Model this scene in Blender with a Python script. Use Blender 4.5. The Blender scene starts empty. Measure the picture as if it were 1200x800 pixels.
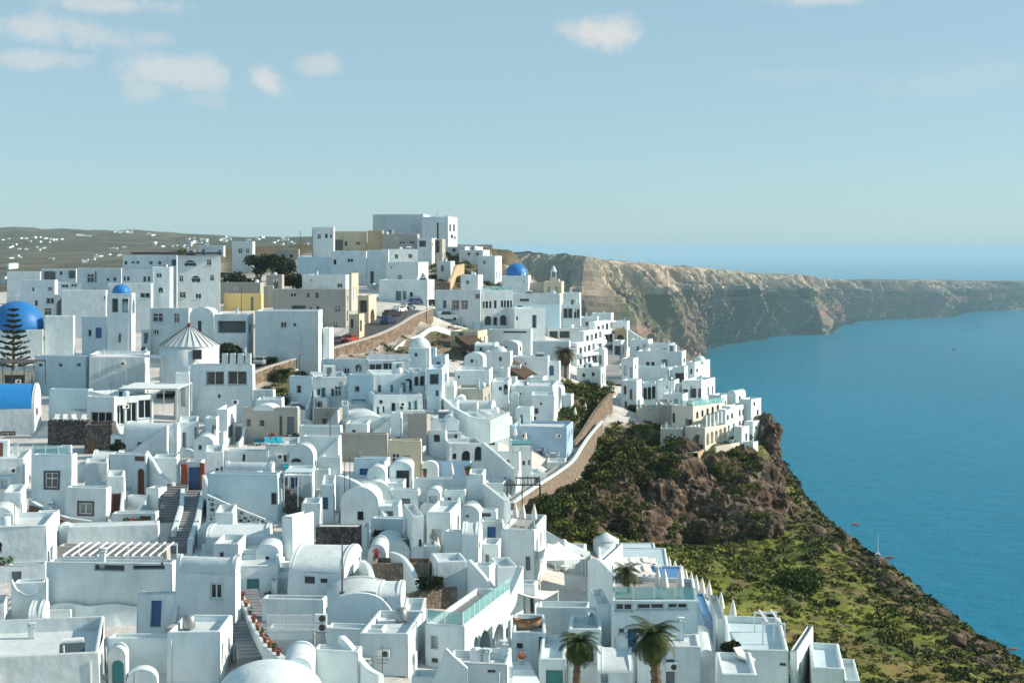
import bpy, bmesh, math, random
import numpy as np
from mathutils import Vector, Matrix, noise
from mathutils.bvhtree import BVHTree
R = math.radians
sc = bpy.context.scene
C = sc.collection
random.seed(7)
rng = np.random.default_rng(7)

# ------------------------------------------------------------ camera, sky, sun, exposure
CAMZ, F, HOR = 250.0, 1903.0, 295.0        # eye height above the sea, focal length in photo pixels, eye-level row
cam = bpy.data.cameras.new('camera'); camo = bpy.data.objects.new('camera', cam); C.objects.link(camo)
camo.location = (0, 0, CAMZ); camo.rotation_euler = (R(90), 0, 0)
cam.sensor_width = 36; cam.lens = 36 * F / 1200
cam.shift_y = -(400 - HOR) / 1200
cam.clip_start = 1; cam.clip_end = 400000
sc.camera = camo

SUN_AZ, SUN_EL = R(86), R(26)              # azimuth from straight ahead (+Y) towards the sea (+X)
sun_dir = Vector((math.cos(SUN_EL) * math.sin(SUN_AZ), math.cos(SUN_EL) * math.cos(SUN_AZ), math.sin(SUN_EL)))
w = bpy.data.worlds.new('World'); sc.world = w; w.use_nodes = True
nt = w.node_tree; N = nt.nodes; L = nt.links
for n in list(N): N.remove(n)
wout = N.new('ShaderNodeOutputWorld'); bg = N.new('ShaderNodeBackground')
sky = N.new('ShaderNodeTexSky'); sky.sky_type = 'NISHITA'; sky.sun_disc = False
sky.sun_elevation = SUN_EL; sky.sun_rotation = SUN_AZ
sky.altitude = 250; sky.air_density = .7; sky.dust_density = .5; sky.ozone_density = 3
bg.inputs['Strength'].default_value = 0.13
tc = N.new('ShaderNodeTexCoord')
def wmath(op, a, b=None, c=None):
    m = N.new('ShaderNodeMath'); m.operation = op
    for i, v in enumerate((a, b, c)):
        if v is None: continue
        if isinstance(v, (int, float)): m.inputs[i].default_value = v
        else: L.new(v, m.inputs[i])
    return m.outputs[0]
# small fair-weather clouds: (direction as photo column/row, half width, half height, tilt, weight)
CLOUDS = [(703, 40, 54, 23, 0, 1.0), (672, 36, 26, 12, 0, .6), (311, 96, 32, 17, .5, .85), (215, 84, 75, 24, .1, .75), (172, 108, 26, 15, 0, .5), (378, 77, 34, 17, 0, .55),
          (60, 34, 100, 20, .05, .7), (40, 70, 60, 14, 0, .6), (180, 46, 34, 13, 0, .4), (130, 6, 80, 13, 0, .7), (960, -2, 80, 11, 0, .7), (240, 118, 40, 12, 0, .25), (1110, 95, 120, 22, -.1, .2), (950, 90, 110, 12, 0, .12)]
nz = N.new('ShaderNodeTexNoise'); nz.inputs['Scale'].default_value = 42; nz.inputs['Detail'].default_value = 9; nz.inputs['Roughness'].default_value = .66
L.new(tc.outputs['Generated'], nz.inputs['Vector'])
nzv = wmath('MULTIPLY', wmath('SUBTRACT', nz.outputs[0], .5), 2.4)
total = None
for (cx, cy, hw, hh, tl, wt) in CLOUDS:
    dv = Vector(((cx - 600) / F, 1, (HOR - cy) / F)); ln = dv.length; dv.normalize()
    rt = Vector((dv.y, -dv.x, 0)).normalized(); up = rt.cross(dv)
    ra = rt * math.cos(tl) - up * math.sin(tl); ua = up * math.cos(tl) + rt * math.sin(tl)
    mp = N.new('ShaderNodeMapping'); mp.vector_type = 'TEXTURE'; mp.inputs['Location'].default_value = dv
    mp.inputs['Rotation'].default_value = Matrix((ra, ua, dv)).transposed().to_euler(); mp.inputs['Scale'].default_value = (hw / F, hh / F, 1)
    L.new(tc.outputs['Generated'], mp.inputs[0])
    ln_ = N.new('ShaderNodeVectorMath'); ln_.operation = 'LENGTH'; L.new(mp.outputs[0], ln_.inputs[0])
    mr = N.new('ShaderNodeMapRange'); mr.interpolation_type = 'SMOOTHSTEP'; L.new(wmath('SUBTRACT', nzv, ln_.outputs['Value']), mr.inputs[0]); mr.inputs[1].default_value = -1.15; mr.inputs[2].default_value = -.2; mr.inputs[4].default_value = wt
    g = mr.outputs[0]
    total = g if total is None else wmath('MAXIMUM', total, g)
tint = N.new('ShaderNodeMix'); tint.data_type = 'RGBA'; tint.blend_type = 'MULTIPLY'; tint.inputs[0].default_value = 1
L.new(sky.outputs[0], tint.inputs[6]); tint.inputs[7].default_value = (.90, .92, .81, 1)
SKYTINT = tint.inputs[7]
veil = N.new('ShaderNodeMix'); veil.data_type = 'RGBA'; veil.inputs[0].default_value = .58; L.new(tint.outputs[2], veil.inputs[6]); veil.inputs[7].default_value = (2.45, 3.55, 4.0, 1)   # thin even high haze
cmix = N.new('ShaderNodeMix'); cmix.data_type = 'RGBA'; L.new(total, cmix.inputs[0]); L.new(veil.outputs[2], cmix.inputs[6])
cmix.inputs[7].default_value = (4.1, 4.25, 4.25, 1)
CLOUDC = cmix.inputs[7]
w.cycles.sampling_method = 'MANUAL'; w.cycles.sample_map_resolution = 256
L.new(cmix.outputs[2], bg.inputs[0]); L.new(bg.outputs[0], wout.inputs[0])

sl = bpy.data.lights.new('sun', 'SUN'); sl.energy = 4.8; sl.angle = R(.53); sl.color = (1, .87, .70)
so = bpy.data.objects.new('sun', sl); C.objects.link(so); so.rotation_euler = sun_dir.to_track_quat('Z', 'Y').to_euler()
sc.view_settings.view_transform = 'Standard'; sc.view_settings.look = 'None'; sc.view_settings.gamma = 1; sc.view_settings.exposure = 0.42
sc.view_settings.use_curve_mapping = False
sc.cycles.use_denoising = True
try: sc.cycles.denoiser = 'OPENIMAGEDENOISE'
except Exception: pass
sc.cycles.max_bounces = 6; sc.cycles.diffuse_bounces = 3; sc.cycles.glossy_bounces = 3; sc.cycles.transmission_bounces = 4; sc.cycles.transparent_max_bounces = 12; sc.cycles.volume_bounces = 1
sc.cycles.caustics_reflective = False; sc.cycles.caustics_refractive = False

# ------------------------------------------------------------ materials
M = {}
def mat(name, col, rough=.8, kind='plain', col2=None, scale=1.0, bump=0.0, metal=0.0, spec=None, amt=1.0, detail=5, alpha=1.0, trans=0.0, emit=None, lo=.35, hi=.65, stretch=None, rnd=0.0, coord='Object'):
    m = bpy.data.materials.new(name); m.use_nodes = True; t = m.node_tree; n = t.nodes; l = t.links
    b = n['Principled BSDF']; b.inputs['Roughness'].default_value = rough; b.inputs['Metallic'].default_value = metal
    if spec is not None: b.inputs['Specular IOR Level'].default_value = spec
    if alpha < 1: b.inputs['Alpha'].default_value = alpha
    if trans: b.inputs['Transmission Weight'].default_value = trans
    b.inputs['Base Color'].default_value = (*col, 1)
    vec = None
    if col2 is not None or bump:
        vec = n.new('ShaderNodeNewGeometry').outputs['Position'] if coord == 'World' else n.new('ShaderNodeTexCoord').outputs[coord]
        if stretch:
            mp = n.new('ShaderNodeMapping'); mp.inputs['Scale'].default_value = stretch; l.new(vec, mp.inputs[0]); vec = mp.outputs[0]
    if kind == 'voronoi':
        tx = n.new('ShaderNodeTexVoronoi'); tx.inputs['Scale'].default_value = scale; l.new(vec, tx.inputs['Vector']); fac = tx.outputs['Color']
        de = n.new('ShaderNodeTexVoronoi'); de.feature = 'DISTANCE_TO_EDGE'; de.inputs['Scale'].default_value = scale; l.new(vec, de.inputs['Vector']); hgt = de.outputs['Distance']
    elif vec is not None:
        tx = n.new('ShaderNodeTexNoise'); tx.inputs['Scale'].default_value = scale; tx.inputs['Detail'].default_value = detail; tx.inputs['Roughness'].default_value = .6; l.new(vec, tx.inputs['Vector']); fac = tx.outputs[0]; hgt = fac
    out = None
    if col2 is not None:
        mr = n.new('ShaderNodeMapRange'); l.new(fac, mr.inputs[0]); mr.inputs[1].default_value = lo; mr.inputs[2].default_value = hi
        mx = n.new('ShaderNodeMix'); mx.data_type = 'RGBA'; l.new(mr.outputs[0], mx.inputs[0]); mx.inputs[6].default_value = (*col, 1); mx.inputs[7].default_value = (*col2, 1)
        out = mx.outputs[2]
        if kind == 'voronoi':   # mortar
            m2 = n.new('ShaderNodeMapRange'); l.new(hgt, m2.inputs[0]); m2.inputs[2].default_value = .06
            mm = n.new('ShaderNodeMix'); mm.data_type = 'RGBA'; l.new(m2.outputs[0], mm.inputs[0]); mm.inputs[6].default_value = (*(Vector(col) * .45), 1); l.new(out, mm.inputs[7]); out = mm.outputs[2]
    if rnd:
        oi = n.new('ShaderNodeObjectInfo'); mr2 = n.new('ShaderNodeMapRange'); l.new(oi.outputs['Random'], mr2.inputs[0]); mr2.inputs[3].default_value = 1 - rnd; mr2.inputs[4].default_value = 1.0
        hs = n.new('ShaderNodeHueSaturation'); l.new(mr2.outputs[0], hs.inputs['Value'])
        if out is not None: l.new(out, hs.inputs['Color'])
        else: hs.inputs['Color'].default_value = (*col, 1)
        out = hs.outputs[0]
    if out is not None: l.new(out, b.inputs['Base Color'])
    if bump:
        bp = n.new('ShaderNodeBump'); bp.inputs['Strength'].default_value = min(1, bump); bp.inputs['Distance'].default_value = max(.02, bump * .1); l.new(hgt, bp.inputs['Height']); l.new(bp.outputs[0], b.inputs['Normal'])
    if emit: b.inputs['Emission Color'].default_value = (*emit, 1); b.inputs['Emission Strength'].default_value = 1
    M[name] = m
    return m
def plaster(name, col, stain=.10, rough=.75):
    """lime-washed plaster: faint cloudy tone, rain streaks under the copings, soft lumps"""
    m = bpy.data.materials.new(name); m.use_nodes = True; t = m.node_tree; n = t.nodes; l = t.links; b = n['Principled BSDF']
    b.inputs['Roughness'].default_value = rough; b.inputs['Specular IOR Level'].default_value = .25
    g = n.new('ShaderNodeNewGeometry')
    t1 = n.new('ShaderNodeTexNoise'); t1.inputs['Scale'].default_value = .55; t1.inputs['Detail'].default_value = 7; t1.inputs['Roughness'].default_value = .65; l.new(g.outputs['Position'], t1.inputs['Vector'])
    mp = n.new('ShaderNodeMapping'); mp.inputs['Scale'].default_value = (1.6, 1.6, .22); l.new(g.outputs['Position'], mp.inputs[0])
    t2 = n.new('ShaderNodeTexNoise'); t2.inputs['Scale'].default_value = 1; t2.inputs['Detail'].default_value = 4; l.new(mp.outputs[0], t2.inputs['Vector'])
    a = n.new('ShaderNodeMapRange'); l.new(t1.outputs[0], a.inputs[0]); a.inputs[1].default_value = .35; a.inputs[2].default_value = .68; a.inputs[3].default_value = 0; a.inputs[4].default_value = 1
    c = n.new('ShaderNodeMapRange'); l.new(t2.outputs[0], c.inputs[0]); c.inputs[1].default_value = .5; c.inputs[2].default_value = .75
    m1 = n.new('ShaderNodeMix'); m1.data_type = 'RGBA'; l.new(a.outputs[0], m1.inputs[0]); m1.inputs[6].default_value = (*col, 1); m1.inputs[7].default_value = (*(Vector(col) * (1 - stain)), 1)
    m2 = n.new('ShaderNodeMix'); m2.data_type = 'RGBA'; m2.blend_type = 'MULTIPLY'; l.new(c.outputs[0], m2.inputs[0]); l.new(m1.outputs[2], m2.inputs[6]); m2.inputs[7].default_value = (1 - stain * .8, 1 - stain * .85, 1 - stain * .95, 1)
    oi = n.new('ShaderNodeObjectInfo'); mr2 = n.new('ShaderNodeMapRange'); l.new(oi.outputs['Random'], mr2.inputs[0]); mr2.inputs[3].default_value = .84; mr2.inputs[4].default_value = 1.0
    hs = n.new('ShaderNodeHueSaturation'); l.new(mr2.outputs[0], hs.inputs['Value']); l.new(m2.outputs[2], hs.inputs['Color']); l.new(hs.outputs[0], b.inputs['Base Color'])
    t3 = n.new('ShaderNodeTexNoise'); t3.inputs['Scale'].default_value = 1.3; t3.inputs['Detail'].default_value = 8; l.new(g.outputs['Position'], t3.inputs['Vector'])
    bp = n.new('ShaderNodeBump'); bp.inputs['Strength'].default_value = .5; bp.inputs['Distance'].default_value = .10; l.new(t3.outputs[0], bp.inputs['Height']); bv = n.new('ShaderNodeBevel'); bv.samples = 3; bv.inputs['Radius'].default_value = .2; l.new(bv.outputs[0], bp.inputs['Normal']); l.new(bp.outputs[0], b.inputs['Normal'])
    M[name] = m
plaster('w', (.765, .87, .90), .16); plaster('roof', (.70, .79, .82), .15); plaster('c', (.72, .64, .47), .12); plaster('cw', (.77, .75, .66), .10); plaster('y', (.76, .58, .25), .1); plaster('g', (.47, .46, .42), .14)  # g: real grey walls, and some fronts whose shade is put into the colour
plaster('p', (.77, .85, .87), .03); plaster('b', (.40, .58, .74), .1); plaster('lb', (.60, .76, .83), .1); plaster('t', (.60, .47, .30), .2); plaster('dome', (.03, .22, .58), .15, .45); plaster('vault', (.03, .27, .66), .12, .5)  # lb, b: some white walls carry their blue shade in this colour
plaster('pink', (.70, .55, .48), .1); plaster('brown', (.24, .13, .09), .2); plaster('rd', (.42, .10, .06), .2); plaster('deck', (.42, .42, .41), .2); plaster('shade', (.20, .21, .21), .2); plaster('dirt', (.16, .115, .085), .4, .95)  # shade: backs of deep openings, their shade put into the plaster colour
mat('dk', (.055, .05, .05), .9, 'voronoi', (.14, .12, .11), 3.0, .5, coord='World')
mat('stone', (.13, .10, .075), .9, 'voronoi', (.25, .195, .14), 2.4, .8, coord='World')
mat('lava', (.16, .13, .10), .9, 'voronoi', (.27, .22, .17), 3.0, .8, coord='World')
mat('glass', (.022, .03, .035), .12, spec=.6, rnd=.5)
mat('pane', (.09, .13, .15), .1, spec=.7, rnd=.4)
mat('teal', (.02, .22, .22), .25, rnd=.2); mat('bluedoor', (.03, .12, .30), .4, rnd=.3); mat('reddoor', (.14, .035, .025), .5, rnd=.3); mat('greydoor', (.16, .19, .22), .5, rnd=.3); mat('wooddoor', (.18, .09, .045), .5, rnd=.3); mat('greendoor', (.05, .20, .16), .4)
mat('frame', (.74, .75, .75), .5); mat('brownframe', (.15, .065, .045), .6); mat('darkframe', (.07, .06, .06), .5)
mat('rail', (.75, .78, .80), .4); mat('metal', (.32, .33, .34), .4, metal=.6); mat('darkmetal', (.05, .05, .055), .5); mat('white', (.8, .8, .8), .5); mat('fabric', (.78, .77, .74), .9, 'plain', (.70, .69, .66), 6, .1)
mat('railglass', (.25, .62, .62), .05, alpha=.42, spec=.6)
mat('pool', (.02, .34, .48), .05, 'plain', (.03, .42, .55), 3, .15, coord='World'); mat('poolblue', (.015, .15, .42), .05, 'plain', (.02, .2, .5), 3, .1, coord='World')
mat('wood', (.22, .13, .07), .7, 'plain', (.30, .19, .11), 6, .2, stretch=(1, 8, 8)); mat('beige', (.55, .44, .29), .8, rnd=.2); mat('terracotta', (.26, .10, .06), .8, rnd=.3); mat('urn', (.72, .70, .66), .8)
mat('flower', (.35, .03, .07), .7, rnd=.4); mat('orangeflower', (.5, .16, .03), .8)
mat('asphalt', (.055, .056, .06), .9, 'plain', (.085, .085, .088), 1.2, .2, coord='World'); mat('kerb', (.5, .49, .47), .85, 'plain', (.40, .39, .37), 1.5, .2, coord='World')
mat('paving', (.40, .39, .37), .9, 'plain', (.52, .51, .49), .35, .2, coord='World', detail=8); mat('stairs', (.17, .18, .19), .85, 'plain', (.24, .25, .26), 1.5, .2, coord='World')
mat('pathstone', (.33, .32, .31), .9, 'voronoi', (.42, .41, .40), 2.2, .25, coord='World')
mat('redpaint', (.40, .06, .03), .3); mat('silver', (.55, .57, .59), .3, metal=.4); mat('carwhite', (.75, .76, .77), .3); mat('carblue', (.03, .06, .15), .3); mat('cardark', (.03, .03, .035), .3); mat('tyre', (.02, .02, .02), .9); mat('lamp_red', (.4, .02, .02), .3); mat('orangepaint', (.50, .13, .05), .5)
mat('bark', (.12, .08, .05), .95, 'plain', (.20, .14, .09), 5, .6)

# ------------------------------------------------------------ helpers
BV, BF = [], []                                      # every solid so far, for setting small things down on what carries them
def track(verts, faces, mw=None):
    o = len(BV)
    BV.extend([(mw @ Vector(v))[:] for v in verts] if mw is not None else [tuple(v) for v in verts])
    BF.extend([[i + o for i in f] for f in faces])
def P(px, py, d): return Vector(((px - 600) / F * d, d, CAMZ + (HOR - py) / F * d))
def link(o, parent=None):
    C.objects.link(o)
    if parent is not None: o.parent = parent
    return o
def mesh(name, verts, faces, m, parent=None, smooth=False, mats=None, idx=None):
    me = bpy.data.meshes.new(name); me.from_pydata([tuple(v) for v in verts], [], faces)
    for k in (mats or [m]): me.materials.append(M[k] if isinstance(k, str) else k)
    if idx is not None: me.polygons.foreach_set('material_index', idx)
    if smooth: me.polygons.foreach_set('use_smooth', [True] * len(me.polygons))
    return link(bpy.data.objects.new(name, me), parent)
def thing(name, label, cat, loc=(0, 0, 0), rz=0, group=None):
    o = bpy.data.objects.new(name, None); C.objects.link(o); o.location = loc; o.rotation_euler = (0, 0, rz); o.empty_display_size = .2
    return tag(o, label, cat, group)
def tag(o, label, cat, group=None):
    o['label'] = label; o['category'] = cat; o['kind'] = 'thing'
    if group: o['group'] = group
    return o
def struct(o, kind='structure', label=None):
    o['kind'] = kind
    if label: o['label'] = label
    return o
def box(x0, x1, y0, y1, z0, z1, o=0):
    v = [(x0, y0, z0), (x1, y0, z0), (x1, y1, z0), (x0, y1, z0), (x0, y0, z1), (x1, y0, z1), (x1, y1, z1), (x0, y1, z1)]
    f = [(0, 3, 2, 1), (4, 5, 6, 7), (0, 1, 5, 4), (1, 2, 6, 5), (2, 3, 7, 6), (3, 0, 4, 7)]
    return v, [tuple(i + o for i in q) for q in f]
class MB:
    """collects shapes into one mesh"""
    def __init__(s): s.v = []; s.f = []
    def add(s, v, f):
        o = len(s.v); s.v += [tuple(a) for a in v]; s.f += [tuple(i + o for i in q) for q in f]; return s
    def box(s, *a): v, f = box(*a); return s.add(v, f)
    def tube(s, p, q, r0, r1=None, n=6, cap=True):
        r1 = r0 if r1 is None else r1; p = Vector(p); q = Vector(q); d = (q - p)
        if d.length < 1e-6: return s
        a = d.orthogonal().normalized(); b = d.normalized().cross(a); vs = []
        for c, r in ((p, r0), (q, r1)):
            for k in range(n):
                t = 2 * math.pi * k / n; vs.append(c + a * (r * math.cos(t)) + b * (r * math.sin(t)))
        fs = [(k, (k + 1) % n, n + (k + 1) % n, n + k) for k in range(n)]
        if cap: fs += [tuple(range(n))[::-1], tuple(range(n, 2 * n))]
        return s.add(vs, fs)
    def lathe(s, prof, n=12, c=(0, 0, 0)):
        vs = []; fs = []
        for (r, z) in prof:
            for k in range(n):
                t = 2 * math.pi * k / n; vs.append((c[0] + r * math.cos(t), c[1] + r * math.sin(t), c[2] + z))
        for j in range(len(prof) - 1):
            for k in range(n): fs.append((j * n + k, j * n + (k + 1) % n, (j + 1) * n + (k + 1) % n, (j + 1) * n + k))
        fs.append(tuple(range(n))[::-1]); fs.append(tuple((len(prof) - 1) * n + k for k in range(n)))
        return s.add(vs, fs)
    def build(s, name, m, parent=None, smooth=False, tr=False):
        o = mesh(name, s.v, s.f, m, parent, smooth)
        if tr: track(s.v, s.f, parent.matrix_basis if parent is not None else None)
        return o
def ground_pt(px, py): pass
# ------------------------------------------------------------ the lie of the land
def vnoise(x, y, seed=0):
    xi = np.floor(x).astype(np.int64); yi = np.floor(y).astype(np.int64); xf = x - xi; yf = y - yi
    u = xf * xf * (3 - 2 * xf); v = yf * yf * (3 - 2 * yf)
    def h(a, b):
        n = (a * 374761393 + b * 668265263 + seed * 1442695041) & 0x7fffffff
        n = ((n ^ (n >> 13)) * 1274126177) & 0x7fffffff
        return ((n ^ (n >> 16)) & 0xffff) / 65535.0
    return (h(xi, yi) * (1 - u) + h(xi + 1, yi) * u) * (1 - v) + (h(xi, yi + 1) * (1 - u) + h(xi + 1, yi + 1) * u) * v
def fbm(x, y, o=4, seed=0, ridge=False):
    t = 0; a = .5; s = 0
    for k in range(o):
        n = vnoise(x * 2 ** k, y * 2 ** k, seed + k * 17)
        if ridge: n = 1 - abs(2 * n - 1)
        t = t + a * n; s += a; a *= .5
    return t / s
def sstep(a, b, x):
    t = np.clip((np.asarray(x, float) - a) / (b - a), 0, 1); return t * t * (3 - 2 * t)
PYS = [285, 290, 310, 340, 370, 410, 450, 500, 560, 620, 680, 740, 800, 900, 1000]
DS = [520, 500, 440, 380, 330, 285, 250, 215, 180, 155, 135, 118, 105, 90, 78]
def D(px, py):
    """distance of the town's ground at a photo position"""
    k = np.interp(py, [560, 640, 800], [.40, .25, .15])
    return float(np.interp(py, PYS, DS) * (1 + k * sstep(450, 850, px)))
ctl = []
def cp(px, py, d, dz=0): p = P(px, py, d); ctl.append((p.x, p.y, p.z + dz))
for py in (290, 310, 340, 370, 410, 450, 500, 560, 620, 680, 740, 800, 900, 1000):
    for px in range(-300, 601, 100):
        if (px, py) in ((300, 450), (400, 450), (500, 410)) or (px <= 100 and py <= 340): continue
        cp(px, py, D(px, py), -.9)
for px in range(-300, 101, 100): cp(px, 344, 395, -1); cp(px, 341, 480, -1); cp(px, 340, 640, -1)
cp(200, 318, 430, -2); cp(180, 326, 520, -2); cp(150, 334, 640, -2)
ROAD = [(262, 463), (297, 441), (345, 425), (400, 409), (440, 397), (466, 385), (484, 374), (506, 364)]      # the road's outer edge
WALLFOOT = [486, 466, 452, 434, 419, 405, 398, 390]
for (px, py), fy in zip(ROAD, WALLFOOT):
    p = P(px, py, D(px, py)); g = P(px, fy, p.y - 2.0)
    ctl.append((p.x - 1, p.y + .5, p.z - .4)); ctl.append((p.x - 8, p.y + 2, p.z - .4)); ctl.append((g.x + 1, g.y, g.z)); ctl.append((g.x + 3, g.y - 7, g.z - .3))
for px, py in ((650, 360), (650, 400), (650, 440), (700, 400), (700, 440), (640, 480), (750, 430), (800, 450), (850, 490), (700, 480), (690, 500), (670, 540), (640, 560), (615, 588), (800, 490), (835, 510),
               (640, 650), (640, 700), (640, 760), (640, 800), (700, 660), (700, 720), (700, 790), (760, 680), (760, 740), (760, 790), (800, 700), (820, 740), (820, 790), (880, 780), (900, 800), (940, 830)): cp(px, py, D(px, py), -.9)
for a in ((660, 568, 232), (640, 598, 212), (636, 614, 176), (690, 560, 258), (700, 600, 250), (670, 600, 225), (730, 610, 255), (690, 630, 205), (745, 640, 232), (760, 645, 232), (800, 650, 228), (745, 500, 288), (790, 520, 284), (860, 527, 279), (886, 506, 287), (836, 537, 273), (820, 556, 270), (770, 560, 272), (790, 600, 262),
          (900, 585, 268), (850, 606, 258), (860, 625, 246), (850, 660, 212), (842, 690, 176), (872, 720, 158), (910, 742, 150), (950, 775, 134), (1010, 795, 136), (930, 610, 262), (950, 680, 205), (1000, 740, 170), (1060, 790, 152), (960, 640, 238), (1040, 700, 212), (900, 680, 196), (1100, 770, 170),
          (925, 575, 286), (970, 612, 275), (1010, 642, 264), (1050, 672, 250), (1090, 702, 236), (1140, 742, 214), (1190, 777, 197), (1250, 818, 182), (1320, 860, 168)): cp(*a)
# the caldera side falls away to the water behind every skyline edge
edge = [(18, 470, -11), (24, 430, -14), (31, 400, -18), (43, 355, -26), (49, 318, -33), (55, 292, -42), (56.5, 275, -45), (58, 262, -48), (60, 250, -50), (61, 236, -51), (62, 214, -51), (63, 196, -51), (64, 180, -52), (66, 150, -54), (70, 110, -56), (72, 60, -58)]
for x, y, z in edge:
    for dx, dz in ((5, -10), (12, -24), (30, -50), (90, -112), (200, -205), (300, -265)): ctl.append((x + dx, y, CAMZ + z + dz))
for x, y, z in ((-120, 560, -6), (-60, 560, 2), (-10, 540, -3), (10, 560, -12), (40, 600, -60), (140, 640, -160), (300, 640, -262), (-260, 760, -19), (-100, 760, -14), (-20, 760, -20), (60, 760, -90), (220, 800, -262), (-450, 700, -20), (-450, 400, -12), (-450, 150, -24), (-300, 900, -22), (-60, 900, -18), (60, 900, -90), (250, 900, -262), (-100, 20, -24), (0, 20, -26), (50, 20, -45), (-450, 20, -24), (330, 20, -280), (330, 300, -285), (330, 600, -285)): ctl.append((x, y, CAMZ + z))
ctl = np.array(ctl); S = np.array([1.0, .75])
A = ctl[:, :2] * S
K = np.sqrt(((A[:, None] - A[None]) ** 2).sum(-1))
n_ = len(A); Pm = np.c_[np.ones(n_), A]
big = np.zeros((n_ + 3, n_ + 3)); big[:n_, :n_] = K + np.eye(n_) * -.35; big[:n_, n_:] = Pm; big[n_:, :n_] = Pm.T
rb = np.linalg.solve(big, np.r_[ctl[:, 2], 0, 0, 0])
def zland(x, y):
    x = np.asarray(x, float); y = np.asarray(y, float); q = np.stack([x.ravel(), y.ravel()], 1) * S; out = np.empty(len(q))
    for i in range(0, len(q), 20000):
        c = q[i:i + 20000]; out[i:i + 20000] = np.sqrt(((c[:, None] - A[None]) ** 2).sum(-1)) @ rb[:n_] + rb[n_] + c @ rb[n_ + 1:]
    return out.reshape(x.shape)
def zl(x, y): return float(zland(np.array([x]), np.array([y]))[0])
# where the town's paving ends and the wild slope begins, as a plan polygon
TOWN = [P(px, py, D(px, py)) for px, py in ((-400, 1000), (940, 1000), (905, 800), (850, 745), (830, 705), (786, 668), (725, 650), (690, 648), (640, 625), (612, 596), (640, 565), (690, 522), (712, 490), (760, 496), (800, 506), (836, 520), (893, 500), (885, 460), (800, 415), (700, 350), (600, 310), (560, 298))]
TOWN = [(p.x, p.y) for p in TOWN] + [(-24, 500), (-70, 462), (-140, 425), (-450, 380), (-450, 20)]
def inside(poly, x, y):
    r = np.zeros(np.shape(x), bool); j = len(poly) - 1
    for i in range(len(poly)):
        xi, yi = poly[i]; xj, yj = poly[j]
        c = ((yi > y) != (yj > y)) & (x < (xj - xi) * (y - yi) / (yj - yi + 1e-9) + xi); r ^= c; j = i
    return r
def poly_px(*pp): return [(p.x, p.y) for p in (P(a, b, D(a, b)) for a, b in pp)]
BANKS = [poly_px((498, 299), (548, 297), (578, 300), (604, 318), (575, 336), (540, 342), (505, 334)), poly_px((655, 448), (706, 446), (716, 470), (692, 508), (672, 522), (655, 492)), poly_px((300, 462), (345, 446), (400, 430), (440, 412), (545, 380), (548, 396), (490, 412), (440, 432), (345, 470)), poly_px((255, 320), (255, 290), (350, 290), (350, 318))]
_r = [P(a, b, D(a, b)) for a, b in ROAD]; BANKS.append([(p.x + .6, p.y - .6) for p in _r] + [(p.x + 8, p.y - 11) for p in _r[::-1]])
_k = [P(a, b, D(a, b)) for a, b in ((500, 366), (545, 372), (585, 400), (600, 416), (570, 410), (520, 404), (480, 400))]; BANKS.append([(p.x, p.y) for p in _k])
def axis(*segs):
    o = []
    for a, b, s in segs: o += list(np.arange(a, b, s))
    return np.array(o + [segs[-1][1]])
gx = axis((-450, -120, 6), (-120, -5, 2.2), (-5, 92, .8), (92, 330, 6)); gy = axis((20, 110, 4), (110, 335, .9), (335, 900, 4))
GX, GY = np.meshgrid(gx, gy); GZ = zland(GX, GY)
town = inside(TOWN, GX, GY)
for b_ in BANKS: town &= ~inside(b_, GX, GY)
wild = (~town).astype(float)
for _ in range(2):
    wp = np.pad(wild, 1, mode='edge'); wild = (wp[:-2, 1:-1] + wp[2:, 1:-1] + wp[1:-1, :-2] + wp[1:-1, 2:] + wild * 2) / 6
GZ = GZ + wild * ((fbm(GX / 9, GY / 9, 4, 3) - .5) * 3.2 + (fbm(GX / 2.6, GY / 2.6, 3, 9, True) - .5) * 1.3)
gyd, gxd = np.gradient(GZ, gy, gx); STEEP = np.sqrt(gxd ** 2 + gyd ** 2)
def grid_mesh(name, X, Y, Z, m, att=None):
    h, w_ = X.shape; me = bpy.data.meshes.new(name); me.vertices.add(h * w_)
    me.vertices.foreach_set('co', np.stack([X, Y, Z], -1).astype(np.float32).ravel())
    i = np.arange(h * w_).reshape(h, w_); q = np.stack([i[:-1, :-1], i[:-1, 1:], i[1:, 1:], i[1:, :-1]], -1).reshape(-1, 4)
    me.loops.add(q.size); me.loops.foreach_set('vertex_index', q.ravel().astype(np.int32)); me.polygons.add(len(q))
    me.polygons.foreach_set('loop_start', (np.arange(len(q)) * 4).astype(np.int32)); me.polygons.foreach_set('loop_total', np.full(len(q), 4, np.int32))
    me.polygons.foreach_set('use_smooth', np.ones(len(q), bool)); me.update(); me.validate()
    if att:
        for k, v in att.items():
            a = me.attributes.new(k, 'FLOAT', 'POINT'); a.data.foreach_set('value', v.astype(np.float32).ravel())
    me.materials.append(m); return link(bpy.data.objects.new(name, me))
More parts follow.
